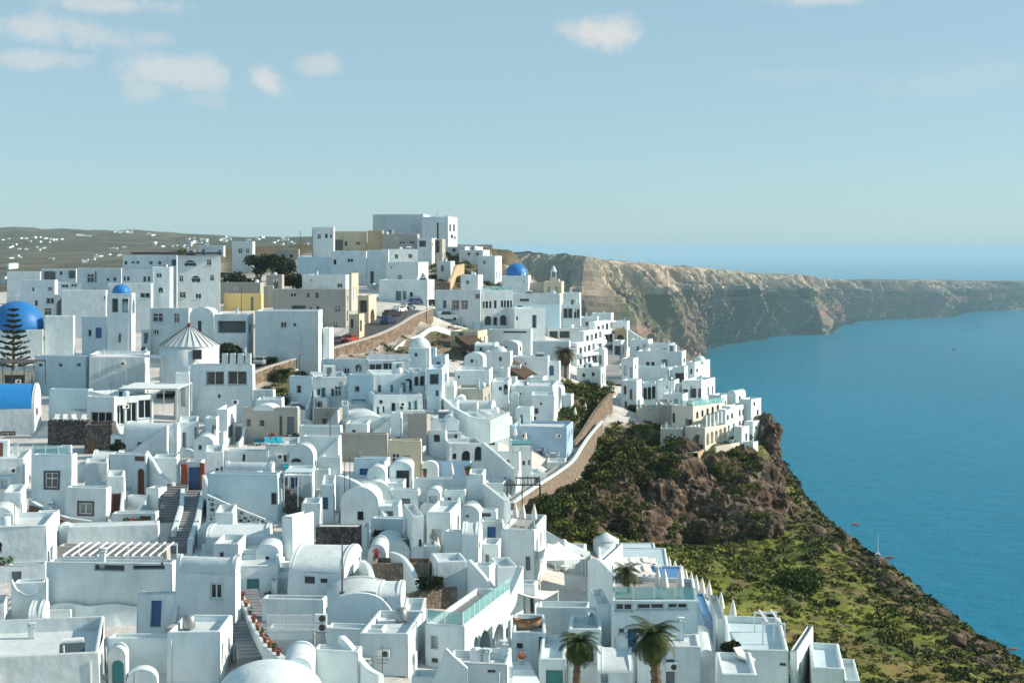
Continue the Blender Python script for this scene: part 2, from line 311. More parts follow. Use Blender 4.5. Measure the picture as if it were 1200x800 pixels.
def nodes(name):
    m = bpy.data.materials.new(name); m.use_nodes = True; M[name] = m; t = m.node_tree; n = t.nodes; l = t.links; b = n['Principled BSDF']
    class Q: pass
    q = Q(); q.m = m; q.n = n; q.l = l; q.b = b; q.pos = n.new('ShaderNodeNewGeometry').outputs['Position']
    def noise_(scale, detail=5, rough=.6, st=None, dist=0):
        v = q.pos
        if st: mp = n.new('ShaderNodeMapping'); mp.inputs['Scale'].default_value = st; l.new(v, mp.inputs[0]); v = mp.outputs[0]
        x = n.new('ShaderNodeTexNoise'); x.inputs['Scale'].default_value = scale; x.inputs['Detail'].default_value = detail; x.inputs['Roughness'].default_value = rough; x.inputs['Distortion'].default_value = dist; l.new(v, x.inputs['Vector']); return x.outputs[0]
    def rmp(f, a, b_, lo=0, hi=1):
        r = n.new('ShaderNodeMapRange'); r.interpolation_type = 'SMOOTHSTEP'; l.new(f, r.inputs[0]); r.inputs[1].default_value = a; r.inputs[2].default_value = b_; r.inputs[3].default_value = lo; r.inputs[4].default_value = hi; return r.outputs[0]
    def mix(f, a, c, mode='MIX'):
        x = n.new('ShaderNodeMix'); x.data_type = 'RGBA'; x.blend_type = mode
        for i, v in ((0, f), (6, a), (7, c)):
            if isinstance(v, tuple): x.inputs[i].default_value = (*v, 1)
            elif isinstance(v, (int, float)): x.inputs[i].default_value = v
            else: l.new(v, x.inputs[i])
        return x.outputs[2]
    def attr(k): x = n.new('ShaderNodeAttribute'); x.attribute_name = k; return x.outputs['Fac']
    def bump(h, s, dist): x = n.new('ShaderNodeBump'); x.inputs['Strength'].default_value = s; x.inputs['Distance'].default_value = dist; l.new(h, x.inputs['Height']); l.new(x.outputs[0], b.inputs['Normal'])
    q.noise = noise_; q.rmp = rmp; q.mix = mix; q.attr = attr; q.bump = bump; q.col = lambda c: l.new(c, b.inputs['Base Color'])
    b.inputs['Roughness'].default_value = .9; b.inputs['Specular IOR Level'].default_value = .2
    return q
q = nodes('land')
soil = q.mix(q.rmp(q.noise(.25, 6), .35, .65), (.085, .06, .04), (.16, .12, .08))
grass = q.mix(q.rmp(q.noise(.09, 6, .65), .38, .62), (.06, .095, .018), (.20, .225, .04))
grass = q.mix(q.rmp(q.noise(.05, 5), .52, .72), grass, (.19, .15, .06))
wildc = q.mix(q.rmp(q.noise(.4, 6, .7), .47, .66), grass, soil)
rockc = q.mix(q.rmp(q.noise(.5, 8, .7), .38, .62), (.07, .055, .045), (.22, .17, .13))
wildc = q.mix(q.attr('dry'), wildc, q.mix(q.rmp(q.noise(.05, 6, .7), .35, .65), (.15, .12, .08), (.095, .10, .055)))
wildc = q.mix(q.rmp(q.attr('rim'), .15, .7, 0, .85), wildc, q.mix(q.rmp(q.noise(.3, 7, .7), .38, .62), (.06, .05, .035), (.13, .105, .06)))
wildc = q.mix(q.rmp(q.attr('steep'), .9, 1.5), wildc, rockc)
pav = q.mix(q.rmp(q.noise(.3, 6), .35, .65), (.52, .51, .49), (.64, .63, .61))
q.col(q.mix(q.attr('wild'), pav, wildc)); q.bump(q.noise(1.2, 8, .7), .7, .35)
struct(grid_mesh('ground', GX, GY, GZ, q.m, {'wild': wild, 'steep': STEEP * wild, 'rim': wild * sstep(40, 56, GX + (fbm(GX / 7, GY / 7, 3, 44) - .5) * 16) * sstep(140, 205, GY), 'dry': np.clip(sstep(235, 275, GY) * sstep(20, -20, GX - 35) + sstep(300, 330, GY), 0, 1)}))
tv = np.stack([GX, GY, GZ], -1)
_h, _w = GX.shape; _i = np.arange(_h * _w).reshape(_h, _w)
TB = BVHTree.FromPolygons(tv.reshape(-1, 3).tolist(), np.stack([_i[:-1, :-1], _i[:-1, 1:], _i[1:, 1:], _i[1:, :-1]], -1).reshape(-1, 4).tolist())
def ray(px, py): return Vector(((px - 600) / F, 1, (HOR - py) / F)).normalized()
def land_hit(px, py):
    h = TB.ray_cast(Vector((0, 0, CAMZ)), ray(px, py)); return h[0]

# ------------------------------------------------------------ sea
q = nodes('sea')
q.b.inputs['Roughness'].default_value = .22; q.b.inputs['IOR'].default_value = 1.1; q.b.inputs['Specular IOR Level'].default_value = .12
q.col(q.mix(q.rmp(q.noise(.0012, 4, .5, (1, .35, 1)), .3, .7), (.0, .165, .285), (.0, .20, .335)))
wv = q.noise(.05, 6, .62, (.6, 1, 1)); wv2 = q.noise(.012, 4, .6, (.5, 1, 1))
add = q.n.new('ShaderNodeMath'); q.l.new(wv, add.inputs[0]); q.l.new(wv2, add.inputs[1]); q.bump(add.outputs[0], .9, 4.5)
sea = mesh('sea', [(-5000, 0, 0), (160000, -20000, 0), (160000, 160000, 0), (-160000, 160000, 0), (-160000, 3000, 0)], [(0, 1, 2, 3, 4)], q.m); struct(sea)

# ------------------------------------------------------------ far hills behind the town
hc = []
for a in ((-300, 322, 900), (-100, 322, 900), (0, 322, 900), (100, 320, 900), (250, 312, 900), (400, 308, 850), (540, 312, 850), (-300, 308, 1500), (0, 308, 1500), (150, 306, 1500), (300, 300, 1500), (450, 299, 1400), (560, 300, 1400),
          (-300, 290, 2300), (0, 292, 2200), (150, 292, 2200), (300, 287, 2200), (430, 287, 2000), (560, 292, 2000), (-300, 270, 3600), (-60, 268, 3800), (0, 266, 4000), (35, 264, 4000), (60, 267, 4000), (85, 277, 3800), (150, 272, 3400), (200, 276, 3300), (260, 281, 3000), (330, 279, 2800), (420, 283, 2600), (560, 291, 2600), (610, 295, 2600),
          (-300, 300, 6000), (0, 300, 6000), (300, 300, 5000), (560, 303, 4500), (-300, 345, 700), (0, 345, 650), (200, 335, 650), (400, 330, 700), (540, 330, 700)): p = P(*a); hc.append(p[:])
hc = np.array(hc); Ah = hc[:, :2]; Kh = np.sqrt(((Ah[:, None] - Ah[None]) ** 2).sum(-1)); nh = len(Ah)
bh = np.zeros((nh + 3, nh + 3)); bh[:nh, :nh] = Kh; bh[:nh, nh:] = np.c_[np.ones(nh), Ah]; bh[nh:, :nh] = bh[:nh, nh:].T; rh = np.linalg.solve(bh, np.r_[hc[:, 2], 0, 0, 0])
def zhill(x, y):
    x = np.asarray(x, float); c = np.stack([x.ravel(), np.asarray(y, float).ravel()], 1)
    return (np.sqrt(((c[:, None] - Ah[None]) ** 2).sum(-1)) @ rh[:nh] + rh[nh] + c @ rh[nh + 1:]).reshape(x.shape)
tt = np.linspace(0, 1, 150); HD = 650 * (6200 / 650) ** tt; HK = np.linspace(-.62, -.012, 220)
hk, hd = np.meshgrid(HK, HD); HX = hk * hd; HY = hd; HZ = zhill(HX, HY); HZ = HZ + (fbm(HX / 160, HY / 160, 5, 5) - .5) * .008 * HY
q = nodes('hillside')
fld = q.n.new('ShaderNodeTexVoronoi'); fld.inputs['Scale'].default_value = .011; mpv = q.n.new('ShaderNodeMapping'); mpv.inputs['Scale'].default_value = (.6, .28, 1); q.l.new(q.pos, mpv.inputs[0]); q.l.new(mpv.outputs[0], fld.inputs['Vector'])
fc = q.mix(fld.outputs['Color'], (.095, .10, .075), (.17, .16, .12)); fc = q.mix(q.rmp(q.noise(.02, 6, .7), .45, .6), fc, (.075, .08, .06)); q.col(fc)
struct(grid_mesh('hills', HX, HY, HZ, q.m))

# ------------------------------------------------------------ caldera cliffs on the far shore: rim, gullied face, shore
# rim (photo column, row, distance) and the shore point below it (column, distance); the shore lies on the sea
CL = [((500, 302, 3150), (480, 2750)), ((575, 298, 2950), (565, 2550)), ((620, 297, 2830), (625, 2430)), ((660, 299, 2720), (690, 2330)), ((689, 302, 2640), (760, 2300)), ((697, 305, 2900), (806, 2950)), ((735, 308, 3250), (808, 3350)), ((775, 311, 3600), (806, 3800)), ((820, 314, 3950), (812, 4180)), ((860, 318, 4250), (842, 4420)),
      ((868, 321, 4700), (890, 4760)), ((905, 321, 4900), (925, 4960)), ((945, 322, 5000), (953, 4930)), ((962, 327, 5500), (962, 5300)), ((1000, 329, 5800), (990, 5760)), ((1050, 330, 6100), (1040, 6020)), ((1080, 328, 6300), (1092, 6150)), ((1100, 330, 6700), (1100, 6600)), ((1160, 330, 7100), (1160, 6900)), ((1215, 331, 7400), (1215, 7100)), ((1320, 332, 7900), (1320, 7600))]
def dens(pts, n):
    pts = np.array(pts); s = np.r_[0, np.cumsum(np.sqrt((np.diff(pts, axis=0) ** 2).sum(1)))]; u = np.linspace(0, s[-1], n)
    return np.stack([np.interp(u, s, pts[:, k]) for k in range(pts.shape[1])], 1), s
both = []
for r_, s_ in CL:
    p = P(*r_); d = s_[1]; both.append((p.x, p.y, p.z, (s_[0] - 600) / F * d, d))
bt, _ = dens(both, 1500)
nv = 90; vv = np.linspace(0, 1, nv)
u_ = np.linspace(0, 100.0, 1500)[:, None]; v_ = vv[None, :]
us = u_ - v_ * 1.3; g1 = fbm(us * .55, v_ * .5, 3, 21, True); g2 = fbm(us * 1.7, v_ * .8, 3, 31, True); g4 = fbm(us * 5 , v_ * 1.3, 3, 71, True); g3 = fbm(u_ * .33 + 0 * v_, v_ * .4, 3, 41)
prof = np.interp(vv, [0, .03, .13, .2, .5, .85, .9, 1], [0, .01, .05, .14, .47, .85, .92, 1])[None, :]      # plan run from rim to shore
hz = np.interp(vv, [0, .04, .15, .24, .55, .85, .95, 1], [1, .97, .80, .72, .38, .11, .05, -.01])[None, :]   # height share: a cliff band over talus
hz = hz + (g2 - .5) * .05 * np.sin(np.pi * vv)[None]
run = np.stack([bt[:, 3] - bt[:, 0], bt[:, 4] - bt[:, 1]], 1)
CX = bt[:, 0:1] + run[:, 0:1] * prof; CY = bt[:, 1:2] + run[:, 1:2] * prof
tg = np.gradient(bt[:, 3:5] * .5 + bt[:, 0:2] * .5, axis=0); tg /= np.linalg.norm(tg, axis=1)[:, None]; nrm = np.stack([tg[:, 1], -tg[:, 0]], 1)
win = np.interp(vv, [0, .06, .2, .5, .8, 1], [.2, .6, 1, .9, .7, .4])[None, :]
amp = ((g1 - .55) * 230 + (g2 - .55) * 120 + (g4 - .55) * 34 + (g3 - .5) * 90) * win * np.clip(bt[:, 1:2] / 4500, .5, 1.4)
CX = CX + nrm[:, 0:1] * amp; CY = CY + nrm[:, 1:2] * amp
CZ = bt[:, 2:3] * hz + (fbm(u_ * 5, v_ * 9, 3, 51) - .5) * 16 * win
# plateau behind the rim
bk = []
for k, (off, dz) in enumerate(((2600, -150), (1200, -20), (500, -4), (150, 2), (40, 1))):
    sc_ = off * (.04 + .96 * sstep(150, 420, np.arange(1500))); bx_ = bt[:, 0] - .95 * sc_; by_ = bt[:, 1] + .31 * sc_ + .04 * off; bk.append((bx_, by_, bt[:, 2] + dz + (fbm(u_[:, 0] * .8, u_[:, 0] * 0 + k, 3, 61) - .5) * 14))
CX = np.c_[np.stack([b[0] for b in bk], 1), CX]; CY = np.c_[np.stack([b[1] for b in bk], 1), CY]; CZ = np.c_[np.stack([b[2] for b in bk], 1), CZ]
VH = np.c_[np.full((1500, 5), -.1), np.repeat(vv[None], 1500, 0)]
q = nodes('cliff')
hgt = q.attr('band')
nbig = q.noise(.004, 5, .6); patch = q.rmp(q.noise(.0016, 3, .5), .44, .56)
green = q.mix(q.rmp(q.noise(.005, 5, .6), .38, .60), (.225, .175, .125), (.125, .15, .068))
strata = q.noise(.02, 4, .6, (.04, .04, 1.6)); green = q.mix(q.rmp(strata, .51, .57), green, (.29, .225, .175))
redb = q.mix(q.rmp(strata, .44, .56), green, (.25, .15, .12))
c_ = q.mix(q.rmp(hgt, .30, .5), green, redb); c_ = q.mix(q.rmp(hgt, .62, .8), c_, green)
pale = q.mix(q.rmp(q.noise(.02, 5, .6, (1, 1, .3)), .40, .6), (.60, .50, .37), (.30, .235, .175))
w1 = q.n.new('ShaderNodeMath'); w1.operation = 'MULTIPLY_ADD'; q.l.new(nbig, w1.inputs[0]); w1.inputs[1].default_value = .62; q.l.new(hgt, w1.inputs[2])
pf = q.n.new('ShaderNodeMath'); pf.operation = 'MULTIPLY'; q.l.new(q.rmp(w1.outputs[0], .56, .44), pf.inputs[0]); q.l.new(q.rmp(patch, 0, 1, .55, 1), pf.inputs[1])
c_ = q.mix(pf.outputs[0], c_, pale)
c_ = q.mix(q.rmp(hgt, .0, -.05), c_, (.13, .125, .075))
c_ = q.mix(q.rmp(hgt, .93, .98), c_, (.34, .25, .20))
q.col(c_); q.bump(q.noise(.02, 6, .6, (1, 1, .5)), .6, 14)
CZ[:, 6:] += (rng.uniform(-1, 1, CZ[:, 6:].shape)) * 5.0 * np.interp(vv, [0, .1, .9, 1], [.3, 1, 1, .0])[None, 1:]
cl_ = grid_mesh('cliffs', CX, CY, CZ, q.m, {'band': VH}); struct(cl_); cl_.data.polygons.foreach_set('use_smooth', np.zeros(len(cl_.data.polygons), bool))

# ------------------------------------------------------------ haze
hv, hf = box(-150000, 150000, -1500, 150000, -30, 345)
hm = bpy.data.materials.new('haze'); hm.use_nodes = True; t = hm.node_tree; t.nodes.remove(t.nodes['Principled BSDF'])
pv = t.nodes.new('ShaderNodeVolumePrincipled'); pv.inputs['Color'].default_value = (.52, .77, .91, 1); pv.inputs['Density'].default_value = 5.6e-5; pv.inputs['Anisotropy'].default_value = .0
t.links.new(pv.outputs[0], t.nodes['Material Output'].inputs['Volume'])
M['hz'] = hm
struct(mesh('haze', hv, hf, 'hz'), 'stuff', 'thin blue haze over the bay')
def np_mesh(name, V, Q, m, parent=None, att=None, smooth=False):
    me = bpy.data.meshes.new(name); V = np.asarray(V, np.float32); Q = np.asarray(Q, np.int32); k = Q.shape[1]
    me.vertices.add(len(V)); me.vertices.foreach_set('co', V.ravel()); me.loops.add(Q.size); me.loops.foreach_set('vertex_index', Q.ravel()); me.polygons.add(len(Q))
    me.polygons.foreach_set('loop_start', (np.arange(len(Q)) * k).astype(np.int32)); me.polygons.foreach_set('loop_total', np.full(len(Q), k, np.int32))
    if smooth: me.polygons.foreach_set('use_smooth', np.ones(len(Q), bool))
    me.update()
    if att is not None: a = me.attributes.new('tone', 'FLOAT', 'FACE'); a.data.foreach_set('value', np.asarray(att, np.float32))
    me.materials.append(M[m] if isinstance(m, str) else m); return link(bpy.data.objects.new(name, me), parent)
def leaves(pos, size, flat=.0, asp=.55):
    """one small bent leaf quad for each point"""
    n = len(pos); a = rng.normal(size=(n, 3)); a[:, 2] *= (1 - flat); a /= np.linalg.norm(a, axis=1)[:, None]
    b = rng.normal(size=(n, 3)); b -= (b * a).sum(1)[:, None] * a; b /= np.linalg.norm(b, axis=1)[:, None]
    s = (size * rng.uniform(.6, 1.3, n))[:, None] if np.ndim(size) == 0 else (size * rng.uniform(.6, 1.3, n))[:, None]
    V = np.stack([pos - a * s, pos - b * s * asp, pos + a * s, pos + b * s * asp], 1).reshape(-1, 3)
    return V, np.arange(4 * n).reshape(n, 4)
def foliage(name, stops, scale=.6):
    q = nodes(name); f = q.attr('tone'); c = stops[0]
    rp = q.n.new('ShaderNodeValToRGB'); q.l.new(f, rp.inputs[0]); e = rp.color_ramp.elements
    e[0].position = 0; e[0].color = (*stops[0], 1); e[1].position = 1; e[1].color = (*stops[-1], 1)
    for i, s_ in enumerate(stops[1:-1]): k = e.new((i + 1) / (len(stops) - 1)); k.color = (*s_, 1)
    q.col(q.mix(q.rmp(q.noise(scale, 4), .3, .7, 0, .35), rp.outputs[0], (.02, .03, .01))); q.b.inputs['Roughness'].default_value = .7
    q.b.inputs['Subsurface Weight'].default_value = 0
    return q.m
foliage('shrubs', [(.022, .032, .012), (.045, .065, .018), (.11, .14, .028), (.23, .25, .045), (.18, .14, .06), (.11, .08, .055)])
foliage('darkleaf', [(.010, .018, .009), (.020, .033, .014), (.034, .05, .018)]); foliage('pineleaf', [(.012, .022, .012), (.026, .042, .02), (.04, .058, .026)]); foliage('palmleaf', [(.025, .04, .012), (.06, .085, .022), (.12, .12, .04)]); foliage('brownpalm', [(.05, .045, .02), (.11, .08, .04), (.16, .11, .06)]); foliage('bush', [(.03, .06, .01), (.06, .11, .015), (.10, .16, .025)])
def blob_pts(n, r, c=(0, 0, 0), lo=.55):
    d = rng.normal(size=(n, 3)); d /= np.linalg.norm(d, axis=1)[:, None]; k = rng.uniform(lo ** 3, 1, n) ** (1 / 3)
    return d * k[:, None] * np.array(r) + np.array(c)
# ------------------------------------------------------------ houses
OPK = {  # code: (arched, part name, pane material, reveal depth, frame material, surround)
 'w': (0, 'window', 'glass', .18, 'frame', None), 'a': (1, 'window', 'glass', .18, 'frame', None), 's': (0, 'window', 'glass', .15, None, None), 'W': (0, 'window', 'pane', .15, 'frame', 'brownframe'), 'X': (0, 'window', 'pane', .15, 'frame', 'darkframe'),
 'd': (0, 'door', 'greydoor', .18, None, None), 'D': (1, 'door', 'greydoor', .18, None, None), 'r': (0, 'door', 'reddoor', .2, None, 'brownframe'), 'R': (1, 'door', 'reddoor', .2, None, None), 'b': (0, 'door', 'bluedoor', .18, None, None), 'B': (1, 'door', 'bluedoor', .18, None, None),
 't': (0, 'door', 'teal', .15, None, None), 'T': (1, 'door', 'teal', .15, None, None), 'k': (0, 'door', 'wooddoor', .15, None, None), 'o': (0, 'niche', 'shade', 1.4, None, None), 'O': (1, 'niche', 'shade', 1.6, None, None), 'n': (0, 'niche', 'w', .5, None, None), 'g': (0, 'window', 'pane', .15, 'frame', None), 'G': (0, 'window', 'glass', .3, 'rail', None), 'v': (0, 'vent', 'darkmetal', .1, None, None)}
def parse(s): return [(a.split()[0], [float(x) for x in a.split()[1:]]) for a in s.split(';') if a.strip()]
def outline(u0, u1, v0, v1, arch, n=8):
    if not arch: return [(u0, v0), (u1, v0), (u1, v1), (u0, v1)]
    r = (u1 - u0) / 2; ri = min(r, (v1 - v0) * .8); c = (u0 + u1) / 2
    return [(u0, v0), (u1, v0)] + [(c + r * math.cos(math.pi * k / n), v1 - ri + ri * math.sin(math.pi * k / n)) for k in range(n + 1)]
def wall_face(mb, O, U, Nn, W, H, ops):
    Z = Vector((0, 0, 1)); p = lambda u, v, k=0: O + U * u + Z * v - Nn * k
    us = sorted({0, W, *[o[0] for o in ops], *[o[1] for o in ops]}); vs = sorted({0, H, *[o[2] for o in ops], *[o[3] for o in ops]})
    for i in range(len(us) - 1):
        for j in range(len(vs) - 1):
            cu, cv = (us[i] + us[i + 1]) / 2, (vs[j] + vs[j + 1]) / 2
            if any(o[0] < cu < o[1] and o[2] < cv < o[3] for o in ops): continue
            mb.add([p(us[i], vs[j]), p(us[i + 1], vs[j]), p(us[i + 1], vs[j + 1]), p(us[i], vs[j + 1])], [(0, 1, 2, 3)])
    for (u0, u1, v0, v1, arch, dep) in ops:
        ol = outline(u0, u1, v0, v1, arch); n = len(ol)
        if arch:
            half = len(ol[2:]) // 2; arc = ol[2:]
            mb.add([p(u1, v1)] + [p(*a) for a in arc[:half + 1]], [(0, k + 1, k) if 0 else (0, k + 1, k) for k in range(1, half + 1)])
            mb.add([p(u0, v1)] + [p(*a) for a in arc[half:]], [(0, k + 1, k) for k in range(1, len(arc) - half)])
        mb.add([p(a, b) for a, b in ol] + [p(a, b, dep) for a, b in ol], [(k, n + k, n + (k + 1) % n, (k + 1) % n) for k in range(n)])
def fit_ops(spec, Ow, U, Nn, W, H, d, dep_max):
    """openings given as photo rectangles, met with the plane of the wall; returns wall coordinates"""
    cam0 = Vector((0, 0, CAMZ)); res = []
    def meet(px, py):
        r = ray(px, py); k = r.dot(Nn)
        if abs(k) < 1e-4: return None
        q_ = cam0 + r * ((Ow - cam0).dot(Nn) / k); return (q_ - Ow).dot(U), q_.z - Ow.z
    for code, (x0, y0, x1, y1) in parse(spec):
        ym, xm = (y0 + y1) / 2, (x0 + x1) / 2
        a, b, t_, bo = meet(x0, ym), meet(x1, ym), meet(xm, y0), meet(xm, y1)
        if None in (a, b, t_, bo): continue
        u0, u1 = sorted((a[0], b[0])); v0, v1 = sorted((t_[1], bo[1]))
        u0 = max(.12, u0); u1 = min(W - .12, u1); v0 = max(.05, v0); v1 = min(H - .12, v1)
        if u1 - u0 < .15 or v1 - v0 < .15: continue
        if any(not (u1 < q_[0][0] or u0 > q_[0][1] or v1 < q_[0][2] or v0 > q_[0][3]) for q_ in res): continue
        ar, nm, pm, dep, fm, sr = OPK[code]
        res.append(((u0, u1, v0, v1, ar, min(dep, dep_max)), code, x1 - x0))
    return res
def opening_parts(root, res, O, U, Nn):
    Z = Vector((0, 0, 1))
    for (u0, u1, v0, v1, ar, dep), code, wpx in res:
        _, nm, pm, _, fm, sr = OPK[code]
        k = dep * .92; p = lambda u, v, q_=0: O + U * u + Z * v - Nn * (k - q_)
        ol = outline(u0, u1, v0, v1, ar)
        cu, cv = (u0 + u1) / 2, (v0 + v1) / 2
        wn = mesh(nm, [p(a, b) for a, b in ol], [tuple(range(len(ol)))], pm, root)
        def bars(rects, q0, q1, name, m_, par):
            mb = MB()
            for (a0, a1, b0, b1) in rects:
                vs = [p(a, b, q_) for q_ in (q0, q1) for a, b in ((a0, b0), (a1, b0), (a1, b1), (a0, b1))]
                mb.add(vs, [(4, 5, 6, 7), (0, 1, 5, 4), (1, 2, 6, 5), (2, 3, 7, 6), (3, 0, 4, 7)])
            return mb.build(name, m_, par)
        w_, h_ = u1 - u0, v1 - v0
        if fm and wpx >= 4:
            t_ = min(.09, w_ * .1); vt = v1 - (min(w_ / 2, h_ * .8) if ar else 0)
            rc = [(u0, u0 + t_, v0, vt), (u1 - t_, u1, v0, vt), (u0 + t_, u1 - t_, v0, v0 + t_)]
            if not ar: rc.append((u0 + t_, u1 - t_, v1 - t_, v1))
            nm_ = max(1, int(round(w_ / (1.1 if code in 'gG' else .8))) - 1) if w_ > .8 else 0
            for j in range(nm_): c = u0 + w_ * (j + 1) / (nm_ + 1); rc.append((c - t_ / 2, c + t_ / 2, v0 + t_, (v1 - t_) if not ar else vt))
            if h_ > 1.2 and code != 'G': rc.append((u0 + t_, u1 - t_, v0 + h_ * .62 - t_ / 2, v0 + h_ * .62 + t_ / 2))
            bars(rc, .0, .05, 'frame', fm, wn)
        if nm == 'door' and not ar and wpx >= 5:
            bars([(u0 + w_ * .12, u1 - w_ * .12, v0 + h_ * .55, v1 - h_ * .08), (u0 + w_ * .12, u1 - w_ * .12, v0 + h_ * .08, v0 + h_ * .45)], 0, .03, 'door_panel', pm, wn)
        if sr and wpx >= 5:
            t_ = .2; bars([(u0 - t_, u0, v0 - t_, v1 + t_), (u1, u1 + t_, v0 - t_, v1 + t_), (u0, u1, v1, v1 + t_), (u0, u1, v0 - t_, v0)], k - .02, k + .05, 'surround', sr, wn)
        elif nm == 'window' and wpx >= 6 and not ar:
            bars([(u0 - .1, u1 + .1, v0 - .1, v0 - .005)], k - .02, k + .1, 'sill', 'w', wn)
def solve(xl, xc, xr, d, yaw, dp):
    kc, kl, kr = (xc - 600) / F, (xl - 600) / F, (xr - 600) / F; cx = kc * d
    def dep(th):
        den = math.sin(th) - kr * math.cos(th); return (kr * d - cx) / den if den > 1e-3 else 1e9
    if yaw is None:
        if xr > xc + .5:
            th = next((R(a) for a in range(-30, 66) if dep(R(a)) <= dp), R(65))
        else: th = R(12)
    else: th = R(yaw)
    s_ = dep(th) if xr > xc + .5 else dp
    s_ = min(max(s_, 1.5), 30 if yaw is None else dp * 1.2)
    t_ = (cx - kl * d) / (math.cos(th) + kl * math.sin(th))
    return th, t_, s_, cx
HOUSES = []
def sub_block(root, x0, x1, y0, y1, h, m, vault, rm, name, ops=(), par=.35):
    """a lower volume built against a house: annex, terrace or vaulted room"""
    mb = MB(); W, Dp = x1 - x0, y1 - y0; ri = min(W, 4) * .4 if vault else 0; hs = h - ri
    wall_face(mb, Vector((x0, y0, 0)), Vector((1, 0, 0)), Vector((0, -1, 0)), W, hs, [o[0] for o in ops])
    mb.add([(x1, y0, 0), (x1, y1, 0), (x1, y1, hs), (x1, y0, hs)], [(0, 1, 2, 3)]); mb.add([(x0, y1, 0), (x0, y0, 0), (x0, y0, hs), (x0, y1, hs)], [(0, 1, 2, 3)]); mb.add([(x1, y1, 0), (x0, y1, 0), (x0, y1, hs), (x1, y1, hs)], [(0, 1, 2, 3)])
    if vault:
        n = 10; pr = [((x0 + x1) / 2 + W / 2 * math.cos(math.pi * k / n), hs + ri * math.sin(math.pi * k / n)) for k in range(n + 1)]; v = [(x, y, z) for y in (y0, y1) for x, z in pr]; mm = n + 1
        mb.add(v, [tuple(range(mm)), tuple(range(mm, 2 * mm))[::-1]]); rv, rf = v, [(k, mm + k, mm + k + 1, k + 1) for k in range(n)]
    else:
        t_ = .2; a = [(x0, y0, hs), (x1, y0, hs), (x1, y1, hs), (x0, y1, hs)]; b = [(x0 + t_, y0 + t_, hs), (x1 - t_, y0 + t_, hs), (x1 - t_, y1 - t_, hs), (x0 + t_, y1 - t_, hs)]; c = [(x, y, hs - par) for x, y, z in b]
        mb.add(a + b + c, [(k, (k + 1) % 4, 4 + (k + 1) % 4, 4 + k) for k in range(4)] + [(4 + k, 4 + (k + 1) % 4, 8 + (k + 1) % 4, 8 + k) for k in range(4)]); rv, rf = c, [(0, 1, 2, 3)]
    o = mb.build(name, m, root, tr=True); mesh('roof' if name != 'terrace' else 'terrace_floor', rv, rf, rm, o, smooth=vault); track(rv, rf, root.matrix_basis)
    if name == 'terrace' and hs > 1 and W > 1.5:
        for k in range(1 + int(W > 3)):
            if rng.uniform() < .55:
                x = rng.uniform(x0 + .5, x1 - .5); y = y0 + .45; zf = hs - par; pb = MB().lathe([(.16, zf), (.24, zf + .4), (.26, zf + .42), (.26, zf + .48), (.2, zf + .48)], 10, (x, y, 0)).build('planter', ('terracotta', 'urn', 'w')[int(rng.integers(3))], o, True)
                V, Q = leaves(blob_pts(90, (.36, .36, .34), (x, y, zf + .75), .1), .1); V = np.asarray(V); np_mesh('plant', V, Q, ('bush', 'darkleaf', 'flower', 'bush')[int(rng.integers(4))], o, rng.uniform(0, 1, len(Q)))
    for (u0, u1, v0, v1, ar, dep), code, wpx in ops:
        ol = outline(u0, u1, v0, v1, ar); mesh(OPK[code][1], [(x0 + a, y0 + dep * .9, b) for a, b in ol], [tuple(range(len(ol)))], OPK[code][2], o)
    return o
